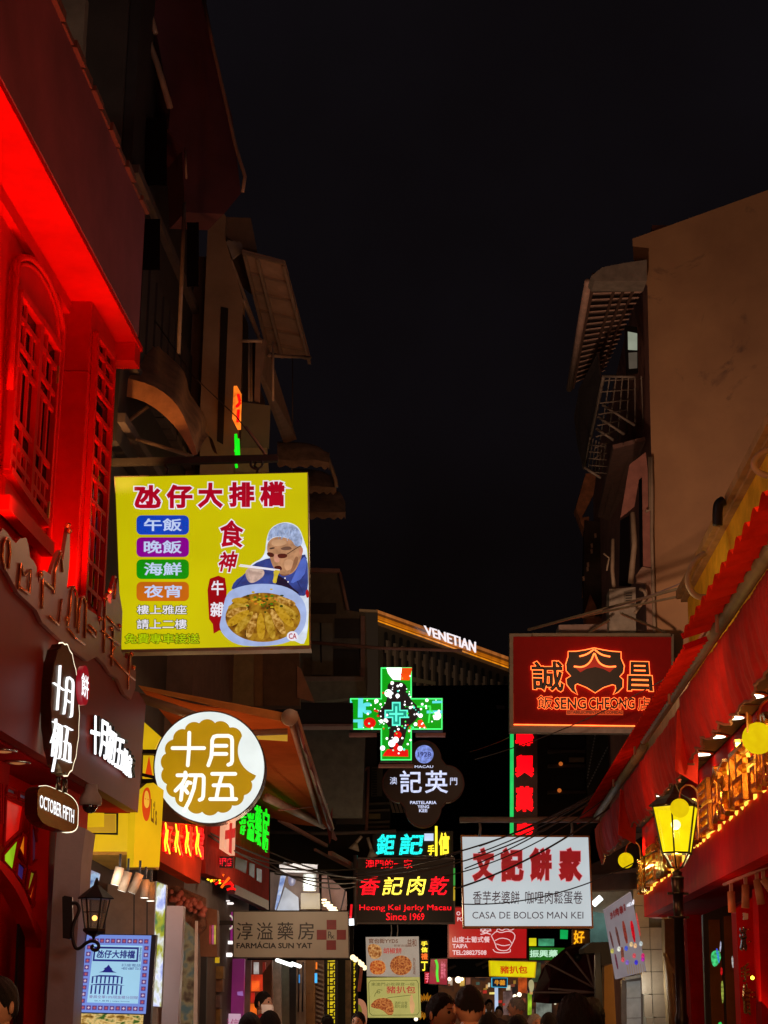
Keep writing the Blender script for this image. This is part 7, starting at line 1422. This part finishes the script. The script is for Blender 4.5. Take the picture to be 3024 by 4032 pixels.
# far end of the lane: a glowing mix of small shops
fe = thing('far_lit_shopfronts', 'far lit shopfronts closing the view above the crowd under the bun sign', 'shopfront', P(1900, 3990, 62))
prism('back_wall', front(63), zL((880, 1160), (1800, 1160), (1900, 1640), (880, 1640)), 0, .3, emivor('far shop glow', [(14, 10, 8), (40, 22, 14), (75, 42, 22), (30, 25, 25)], 1.1, .9), fe)
prism('dark_header', front(60), zL((880, 1150), (1260, 1150), (1260, 1285), (880, 1285)), 0, .3, mat('far header', (.02, .015, .014), .8), fe)
for q, c in (((950, 1290, 980, 1345), (170, 150, 130)), ((1035, 1290, 1068, 1350), (190, 150, 70)), ((1080, 1290, 1110, 1345), (120, 75, 60)), ((1250, 1395, 1290, 1410), (220, 200, 110)), ((1460, 1290, 1520, 1400), (170, 70, 25)), ((1530, 1400, 1555, 1560), (150, 190, 40)), ((1350, 1390, 1415, 1560), (105, 80, 75)), ((1150, 1230, 1250, 1290), (95, 60, 40)), ((1560, 1180, 1620, 1320), (60, 70, 45)), ((1590, 1420, 1700, 1640), (105, 110, 100)), ((1220, 1480, 1265, 1560), (150, 140, 130))):
    prism('shop_display', front(61), rect(*zL(q[:2])[0], *zL(q[2:])[0]), 0, .2, emi('display %d %d' % (c[0], c[1]), c, .9, var=.45, scale=4), fe)
tube('white_pole', [P(*p, 58) for p in zL((1298, 1362), (1300, 1560))], .055, emi('pole white', (175, 195, 225), 1), fe)
rr_ = random.Random(5)
for i in range(46):
    x = rr_.uniform(900, 1790); y = rr_.uniform(1300, 1560); w_, h_ = rr_.uniform(8, 34), rr_.uniform(8, 40); c = rr_.choice([(200, 150, 90), (120, 60, 40), (170, 40, 30), (210, 200, 170), (60, 80, 70), (150, 110, 40), (90, 60, 50)])
    prism('shop_goods', front(60.9 - i * .01), rect(*zL((x, y))[0], *zL((x + w_, y + h_))[0]), 0, .1, emi('far goods %d %d' % (c[0], c[1]), c, .7, var=.5, scale=6), fe)
for i, (x, y) in enumerate(((915, 1240), (1150, 1200), (1195, 1215))): tube('roof_strut', [P(*zL((x, y))[0], 59.5), P(*zL((x + 90, y - 40))[0], 59.5)], .05, mat('far strut', (.2, .12, .08), .7), fe)
for i, (x, y, r) in enumerate(((1022, 1305, .10), (1465, 1412, .07), (1432, 1425, .06), (958, 1300, .06), (715, 1590, .06), (1050, 1300, .05))):
    t = thing('far_lamp', ['brightest far round lamp under the red restaurant sign', 'upper right far lamp beside the orange post', 'lower of two far lamps beside the orange post', 'leftmost far lamp near the magenta sign', 'far lamp low down by the sunflower', 'small far lamp just right of the brightest one'][i], 'lamp', P(*zL((x, y))[0], 58), 'far lamps down the lane'); ball('bulb', P(*zL((x, y))[0], 58), r, emi('far bulb', (255, 235, 200), 2.5, var=0), t, n=12)
pc = thing('pale_cat_sign', 'pale curved standing sign beside the orange shop post', 'sign', P(*zL((1550, 1580))[0], 55)); prism('board', front(55), smooth_closed(zL((1535, 1310), (1560, 1300), (1575, 1340), (1565, 1390), (1548, 1400), (1532, 1350)), 2), 0, .05, emi('pale sign', (175, 165, 120), .9), pc)
# ================================================================ CABLES across the lane
def cable(label, a, b, sag, r=.011, n=18, grp=None, m=wire):
    A, B = P(*a), P(*b); pts = [A.lerp(B, i / n) - Vector((0, 0, sag * 4 * (i / n) * (1 - i / n))) for i in range(n + 1)]
    o = tube('overhead_cable', pts, r, m, None, n=5); tag(o, label, 'cable', grp); return o
G1 = 'cables fanning from the gutter end across the white bakery sign'
CL = ['highest long cable from the gutter end, crossing the bakery sign top', 'second long cable from the gutter end, thin, crossing the bakery sign', 'long cable from the gutter end reaching the pharmacy fascia', 'lowest long cable from the gutter end, sagging most', 'short cable from the gutter end to the left edge of the bakery sign', 'thin cable touching the top rim of the white bakery sign', 'cable crossing the small characters of the white bakery sign', 'thickest dark cable crossing the red characters of the bakery sign']
for (a, b, s, r) in (((2445, 3065, 25), (1400, 3440, 29), .25, .012), ((2440, 3072, 25), (1395, 3450, 29), .32, .010), ((2440, 3080, 25), (1100, 3420, 26), .40, .012), ((2438, 3090, 25), (1080, 3440, 25), .5, .010), ((2440, 3100, 25), (1750, 3450, 26), .18, .009), ((2445, 3070, 25), (1830, 3420, 26.3), .1, .010), ((2600, 3340, 25.5), (1820, 3560, 26.4), .22, .009), ((2400, 3180, 25.4), (1790, 3500, 26), .12, .014)):
    cable(CL.pop(0), a, b, s, r, grp=G1)
G2 = 'dark cables sagging over the pharmacy fascia'
CL = ['thick upper cable from the red neon fascia towards the jerky sign', 'second cable from the red neon fascia, sagging lower', 'cable ending at the right edge of the pharmacy fascia', 'straight cable from the pharmacy fascia over the white ceiling shop', 'lowest thin cable over the white ceiling shop']
for (a, b, s, r) in (((805, 3270, 21), (1400, 3455, 29), .12, .014), ((810, 3280, 21), (1400, 3475, 29), .2, .012), ((820, 3290, 21), (1150, 3400, 25), .1, .010), ((1050, 3350, 24), (1450, 3470, 30), .06, .012), ((1060, 3400, 24), (1400, 3490, 30), .15, .010)):
    cable(CL.pop(0), a, b, s, r, grp=G2)
cable('reddish thin cord from the awning to the left fascia', (1095, 3190, 22), (1290, 3166, 26), .01, .008, m=mat('red cord', (.4, .1, .08), .7))
cable('long thin cable running from the yellow cornice over the red halo sign', (2700, 2288, 24), (2290, 2420, 28.5), .05, .012)
cable('thin diagonal cable crossing the red halo sign lower right', (2640, 2660, 27), (1870, 2990, 28.8), .12, .009)
cable('faint far wire under the gable of the dark building', (1850, 2960, 32), (2010, 2900, 34), .02, .008)
cable('stiff looping cord on the peach wall above the pharmacy sign', (1290, 3445, 28.5), (1360, 3500, 28.5), .5, .012)
bar_ = thing('horizontal_conduit', 'rusty horizontal conduit with small floodlights left of the turquoise neon', 'conduit', P(1250, 3280, 34)); tube('conduit', [P(1060, 3276, 34), P(1300, 3282, 34), P(1560, 3272, 34)], .035, mat('dim conduit', (.12, .09, .08), .7), bar_)
for q in (((1215, 3265), (1270, 3275), (1300, 3340), (1285, 3335)),): pass
for i, (a, b) in enumerate((((1424, 3292), (1402, 3318)), ((1448, 3298), (1462, 3345)))):
    t = thing('small_floodlight', ['small cone floodlight left of the turquoise neon', 'dark oval floodlight touching the turquoise neon'][i], 'floodlight', P(*a, 33.8)); lathe('head', [(.03, 0), (.11, .14)], P(*b, 33.8), mat('floodlight beige', (.45, .38, .3), .6), t, axis=(-.3 if i == 0 else .2, 0, -1), n=14); tube('arm', [P(*a, 33.8), P(*b, 33.8)], .03, mat('floodlight beige', (.45, .38, .3)), t)
for i, (a, b, w) in enumerate((((1100, 3228, 31), (1285, 3330, 34), .06), ((1240, 3345, 33), (1400, 3428, 37), .04), ((1300, 3360, 33), (1400, 3415, 37), .08))):
    t = thing('rusty_awning_arm', ['upper rusty diagonal arm under the awning tip', 'thin middle diagonal arm above the pharmacy ceiling', 'broad pale diagonal arm left of the jerky sign'][i], 'beam', P(*a)); bar('arm', P(*a), P(*b), w, mat('dim rusty arm', (.28, .12, .09), .7), t)
# ================================================================ PEOPLE
def person(label, u, vtop, Y, face=180, cloth=(.03, .03, .04), hair='short', mask=False, skinm=skin, hw=1.0, cap=None, group=None, glasses=False, tilt=0, arm=None):
    """one continuous body (skin-modifier mesh), with head features and hair as children; face = heading in degrees, 180 looks at the camera"""
    top = P(u, vtop, Y); x0, y0, H = top.x, Y, top.z
    s = H / 1.74; root = thing('person', label, 'person', (x0, y0, 0), group)
    R = Matrix.Rotation(math.radians(face), 3, 'Z')
    def L(x, y, z): return Vector((x0, y0, 0)) + R @ Vector((x * s, y * s, z * s))
    J = [((0, 0, .95), .135), ((0, 0, 1.10), .125), ((0, 0, 1.28), .15), ((0, 0, 1.42), .13), ((0, .0, 1.50), .055), ((0, .01, 1.56), .052),
         ((.10, 0, .88), .10), ((.11, .01, .50), .065), ((.11, -.01, .10), .045), ((.11, .12, .04), .04), ((-.10, 0, .88), .10), ((-.11, .01, .50), .065), ((-.11, -.01, .10), .045), ((-.11, .12, .04), .04),
         ((.19, 0, 1.40), .065), ((.24, -.01, 1.13), .045), ((.25, .06, .90), .032), ((.25, .09, .80), .03), ((-.19, 0, 1.40), .065), ((-.24, -.01, 1.13), .045), ((-.25, .06, .90), .032), ((-.25, .09, .80), .03)]
    E_ = [(0, 1), (1, 2), (2, 3), (3, 4), (4, 5), (0, 6), (6, 7), (7, 8), (8, 9), (0, 10), (10, 11), (11, 12), (12, 13), (3, 14), (14, 15), (15, 16), (16, 17), (3, 18), (18, 19), (19, 20), (20, 21)]
    if arm:
        J[15] = ((.24, .10, 1.20), .045); J[16] = ((.16, .30, 1.34), .032); J[17] = ((.13, .36, 1.38), .03)
    me = bpy.data.meshes.new('body'); me.from_pydata([Vector(j[0]) * s for j in J], E_, []); o = bpy.data.objects.new('body', me); S.collection.objects.link(o)
    md_ = o.modifiers.new('skin', 'SKIN'); 
    for i, j in enumerate(J): me.skin_vertices[0].data[i].radius = (j[1] * s, j[1] * s * (.8 if i in (0, 1, 2, 3) else 1))
    me.skin_vertices[0].data[0].use_root = True
    sb = o.modifiers.new('sub', 'SUBSURF'); sb.levels = 1; sb.render_levels = 1
    dg = bpy.context.evaluated_depsgraph_get(); ev = o.evaluated_get(dg); m2 = bpy.data.meshes.new_from_object(ev); bpy.data.objects.remove(o)
    bo = bpy.data.objects.new('body', m2); S.collection.objects.link(bo); bo.parent = root; bo.rotation_euler = (0, 0, math.radians(face))
    cm = mat('cloth %.2f %.2f %.2f' % cloth, cloth, .85, var=.3, scale=12, bump=.4); m2.materials.clear(); m2.materials.append(cm); m2.polygons.foreach_set('use_smooth', [True] * len(m2.polygons)); WL[bo.name] = Vector((x0, y0, 0))
    # head
    hc = 1.635; V, F = [], []; NR, NT = 18, 24
    for i in range(NR + 1):
        th = math.pi * i / NR
        for k in range(NT):
            ph = 2 * math.pi * k / NT; dx, dy, dz = math.sin(th) * math.sin(ph), math.sin(th) * math.cos(ph), math.cos(th)
            rx_, ry_, rz_ = .076 * hw, .096, .112
            x, y, z = dx * rx_, dy * ry_, dz * rz_
            if dz < 0: x *= 1 - .32 * dz * dz; y *= 1 - .12 * dz * dz; 
            if dy > .2:                                            # face side
                fz = z / .112; nose = math.exp(-((x / .013) ** 2)) * math.exp(-(((fz + .12) / .22) ** 2)) * .022
                eye = math.exp(-(((abs(x) - .03) / .014) ** 2)) * math.exp(-(((fz - .08) / .10) ** 2)) * .009
                brow = math.exp(-(((fz - .25) / .08) ** 2)) * .005; lip = math.exp(-((x / .024) ** 2)) * math.exp(-(((fz + .48) / .06) ** 2)) * .006
                chin = math.exp(-((x / .025) ** 2)) * math.exp(-(((fz + .85) / .12) ** 2)) * .010; y += nose - eye + brow + lip + chin
            V.append(L(x, y + .012, hc + z))
    for i in range(NR):
        for k in range(NT): F.append([i * NT + k, (i + 1) * NT + k, (i + 1) * NT + (k + 1) % NT, i * NT + (k + 1) % NT])
    mk('head', V, F, skinm, root, smooth=True)
    mk('neck', *tube_g([L(0, -.015, 1.46), L(0, 0, 1.57)], [.058 * s, .05 * s], 12), skinm, root, smooth=True)
    for sx in (-1, 1):
        ball('ear', L(sx * .078 * hw, .005, 1.625), .024 * s, skinm, root, n=10, sc=(.5, .8, 1.2))
        ball('eye', L(sx * .029, .098, 1.645), .010 * s, mat('eye dark', (.02, .015, .012), .15, bump=0), root, n=10)
        mk('eyebrow', *bar_g(L(sx * .014, .111, 1.667), L(sx * .045, .10, 1.668), .006 * s, .004 * s), hairm, root)
    mk('lips', *tube_g([L(-.02, .100, 1.578), L(0, .110, 1.580), L(.02, .100, 1.578)], .005 * s, 6), mat('lips', (.38, .13, .1), .4), root, smooth=True)
    if mask:
        V = []; n = 12
        for j in range(7):
            for i in range(n + 1):
                a = math.radians(-78 + 156 * i / n); zz = 1.618 - j * .016; r = 1.06 + .06 * math.cos(a * 1.2)
                V.append(L(.078 * hw * math.sin(a) * r * (1 - .03 * j), .012 + (.098 * math.cos(a)) * r + .018 * math.cos(a) * math.sin(math.pi * j / 6), zz))
        mk('face_mask', V, [[j * (n + 1) + i, j * (n + 1) + i + 1, (j + 1) * (n + 1) + i + 1, (j + 1) * (n + 1) + i] for j in range(6) for i in range(n)], mat('white mask', (.85, .84, .84), .8, var=.05), root, smooth=True)
    # hair
    rnd = random.Random(int(u)); V, F = [], []; NR2, NT2 = 12, 64
    lim = {'short': .52, 'bob': .86, 'crop': .46, 'curly': .62, 'fade': .40}[hair]
    grow = {'short': 1.07, 'bob': 1.16, 'crop': 1.04, 'curly': 1.22, 'fade': 1.05}[hair]
    for i in range(NR2 + 1):
        for k in range(NT2):
            ph = 2 * math.pi * k / NT2; fr_ = max(0, math.cos(ph)); bk_ = max(0, -math.cos(ph)); lim_k = lim + .10 * (1 - fr_) - (.17 if hair != 'bob' else .52) * fr_ ** 1.5 + .07 * bk_ + rnd.uniform(-.045, .03) * (i / NR2) ** 3; th = math.pi * lim_k * i / NR2
            g = grow * (1 + (.05 if hair == 'curly' else .018) * math.sin(k * 1.1 + i * 1.7) + rnd.uniform(-1, 1) * (.04 if hair == 'curly' else .012))
            if hair == 'fade': g = 1.012 + .07 * (1 - i / NR2) + rnd.uniform(-.006, .012)
            if i == NR2: g = 1.0
            x, y, z = math.sin(th) * math.sin(ph) * .078 * hw * g, math.sin(th) * math.cos(ph) * .098 * g, math.cos(th) * .114 * (g if hair != 'bob' else 1.08)
            V.append(L(x, y + .004, hc + z + (.004 if hair != 'fade' else .002)))
    for i in range(NR2):
        for k in range(NT2): F.append([i * NT2 + k, (i + 1) * NT2 + k, (i + 1) * NT2 + (k + 1) % NT2, i * NT2 + (k + 1) % NT2])
    mk('hair', V, F, cap or hairm, root, smooth=True)
    if hair == 'bob':
        for i in range(15):
            a = math.radians(70 + 220 * i / 14); x, y = math.sin(a) * .088 * hw, math.cos(a) * .105 - .01
            mk('hair_lock', *tube_g([L(x, y, 1.68), L(x * 1.12, y * 1.1, 1.60), L(x * 1.1, y * 1.12, 1.50)], [.022 * s, .028 * s, .012 * s], 6), cap or hairm, root, smooth=True)
    return root
greyh = mat('grey hair', (.30, .29, .29), .7, var=.4, scale=50, bump=.8); knit = mat('grey knit cap', (.16, .17, .19), .95, var=.4, scale=40, bump=1)
pe = 'people in the crowd filling the bottom of the lane'
person('dark haired woman cut by the left picture edge, warm light on her cheek', 2, 3862, 8.3, 150, (.02, .02, .025), 'short', group=pe)
person('man in a white face mask looking right, in front of the red parcels', 1036, 3910, 21, 238, (.35, .02, .02), 'short', mask=True, group=pe, arm=True)
person('dark haired person low at the bottom edge below the pharmacy sign, left head', 985, 3998, 11.5, 10, (.02, .02, .02), 'short', group=pe)
person('dark haired person overlapping the masked man from the front at the bottom', 1062, 3990, 12.8, -20, (.02, .02, .02), 'short', group=pe)
person('broad faced man with red glow on his cheek, left of the faded haircut man', 1737, 3922, 11.2, 222, (.03, .02, .02), 'short', hw=1.12, group=pe)
person('man seen from behind with a faded haircut and orange lit ears', 1848, 3891, 10.5, 8, (.04, .03, .03), 'fade', hw=1.06, group=pe)
person('person in a grey knit cap turned left under the blue framed sign', 2036, 3930, 22, 70, (.04, .04, .05), 'crop', cap=knit, group=pe)
person('head of a dark haired person right of the faded haircut man', 1925, 3994, 14, 0, (.02, .02, .02), 'short', group=pe)
person('person with dark hair low at the bottom under the grey knit cap', 2040, 4006, 12.5, 10, (.02, .02, .02), 'short', group=pe)
person('white haired person low in the crowd left of the maroon awning', 2105, 3998, 19, 200, (.2, .2, .2), 'short', cap=greyh, group=pe)
person('small dark head between the white haired person and the curly haired person', 2163, 3994, 17, 30, (.02, .02, .02), 'short', group=pe)
person('person with big curly dark hair in front of the maroon dome awning', 2262, 3938, 10.8, -15, (.02, .015, .015), 'curly', hw=1.12, group=pe)
person('dark haired person beside the curly haired person on the right', 2330, 3950, 13.5, 10, (.02, .015, .015), 'curly', group=pe)
person('man with orange lit face looking out near the yellow lattice', 1413, 3990, 20, 160, (.05, .02, .02), 'short', group=pe)
person('small far person with dark hair left of the posters', 1290, 4000, 22, 20, (.02, .02, .02), 'short', group=pe)
person('far person in pale clothes beside the white pole', 1925, 3938, 38, 190, (.5, .5, .55), 'short', group=pe)
person('far person in dark clothes standing beyond the faded haircut man', 1965, 3965, 36, 170, (.1, .05, .04), 'short', group=pe)
# ================================================================ street glow: mostly fill lights added without any lamp
st = thing('rear_street_lamp', 'street lamp standing behind the photographer', 'street lamp', (1.6, 3.0, 0))
lathe('post', [(.07, 0), (.05, 2.9)], (1.6, 1.0, 0), pm, st) if False else None
bpy.data.objects.remove(st)
# added spots without fixtures, brightening the tall wall and the red awning
sgl = yb
light('flood', 'SPOT', (2.6, 22.7, 6.05), 800, (1, .57, .36), .1, target=(6.2, 30, 11.5), spot=110, blend=1, parent=sgl)
light('flood_low', 'SPOT', (1.7, 8.2, 5.4), 330, (1, .36, .10), .08, target=(3.5, 17, 5.0), spot=80, blend=1, parent=sgl)
# red soffit strip
for y in (7.6, 9.4, 11.2, 13.0, 14.8):
    o = light('strip_light', 'AREA', (lx(y, -.12), y, 4.95), 27, (1, .085, .035), .2, target=(lx(y, -.25), y, 9), parent=lr, sy=1.7); o.data.spread = math.radians(84)
light('strip_low', 'AREA', (lx(12, 1.3), 11.5, 6.9), 5, (1, .16, .06), 1.2, target=(lx(13, -.5), 13.5, 6.9), parent=lr, sy=4)  # area fill hung out before the red wall, no strip there
light('maroon_wash', 'POINT', (-.2, 9.5, 6.0), 5, (1, .55, .5), .2, parent=lr)  # this and the next two are added washes without lamps
light('upper_left_wash', 'POINT', (.5, 16, 8), 14, (.9, .8, .95), .3, parent=bb)
light('beige_wash', 'POINT', (0, 18.5, 6.5), 28, (1, .62, .35), .3, parent=bb)
# added fills for the near fascia, shopfront and pillar
light('fascia_down', 'AREA', (lx(13, .6), 12.5, 5.6), 5, (1, .4, .25), .4, target=(lx(13, 0), 13, 4.2), parent=fas)
light('shop_front_light', 'POINT', (-1.0, 12.0, 2.7), 16, (1, .8, .72), .1, parent=fr)
light('shop_front_light', 'POINT', (-1.2, 9.2, 2.9), 14, (1, .3, .15), .1, parent=fr)
light('yellow_wall_light', 'POINT', (2.7, 19.5, 5.7), 14, (1, .7, .3), .1, parent=yb)  # added point that brightens the yellow wall
light('valance_light', 'AREA', (1.9, 14, 3.2), 34, (1, .35, .12), .4, target=(2.8, 17, 4.3), parent=gt, sy=6)  # added area fill on the red cloth
light('gable_light', 'SPOT', (-1.6, 13, 9.0), 60, (1, .8, .6), .1, target=tuple(P(300, 60, 17)), spot=30, parent=dh)  # added spot that lifts the pale gable
light('crowd_light', 'SPOT', (1.3, 6.2, 2.3), 95, (1, .42, .16), .15, target=(.75, 10.8, 1.6), spot=40, parent=jk)  # spots and points added to brighten the crowd, no lamps there
light('canopy_uplight', 'AREA', (1.75, 10.5, 3.3), 15, (1, .33, .09), .3, target=(2.35, 11.2, 4.5), parent=gt, sy=5)  # added underneath to brighten the corrugated ribs
light('crowd_light', 'POINT', (.5, 9.3, 2.1), 16, (1, .42, .14), .1, parent=jk)
light('crowd_light', 'POINT', tuple(P(1160, 3870, 19.8)), 12, (1, .85, .7), .1, parent=fa)
light('crowd_light', 'POINT', (-1.35, 7.1, 1.9), 16, (1, .5, .2), .1, parent=fr)
# more added light on the crowd
light('crowd_light', 'POINT', (1.6, 13.5, 2.6), 12, (1, .3, .1), .2, parent=jk)
light('crowd_light', 'POINT', (1.2, 5.5, 2.5), 110, (1, .38, .16), .2, parent=jk)
light('crowd_light', 'POINT', (-1.2, 19.5, 3.0), 10, (1, .6, .35), .2, parent=fa)
light('lane_light', 'POINT', (.6, 30, 3.2), 40, (1, .7, .4), .2, parent=jk)
light('lane_light', 'POINT', (1.5, 44, 3.2), 60, (1, .7, .4), .2, parent=rd)
light('right_front_light', 'POINT', (3.2, 16.5, 2.2), 8, (1, .3, .15), .1, parent=rs_)
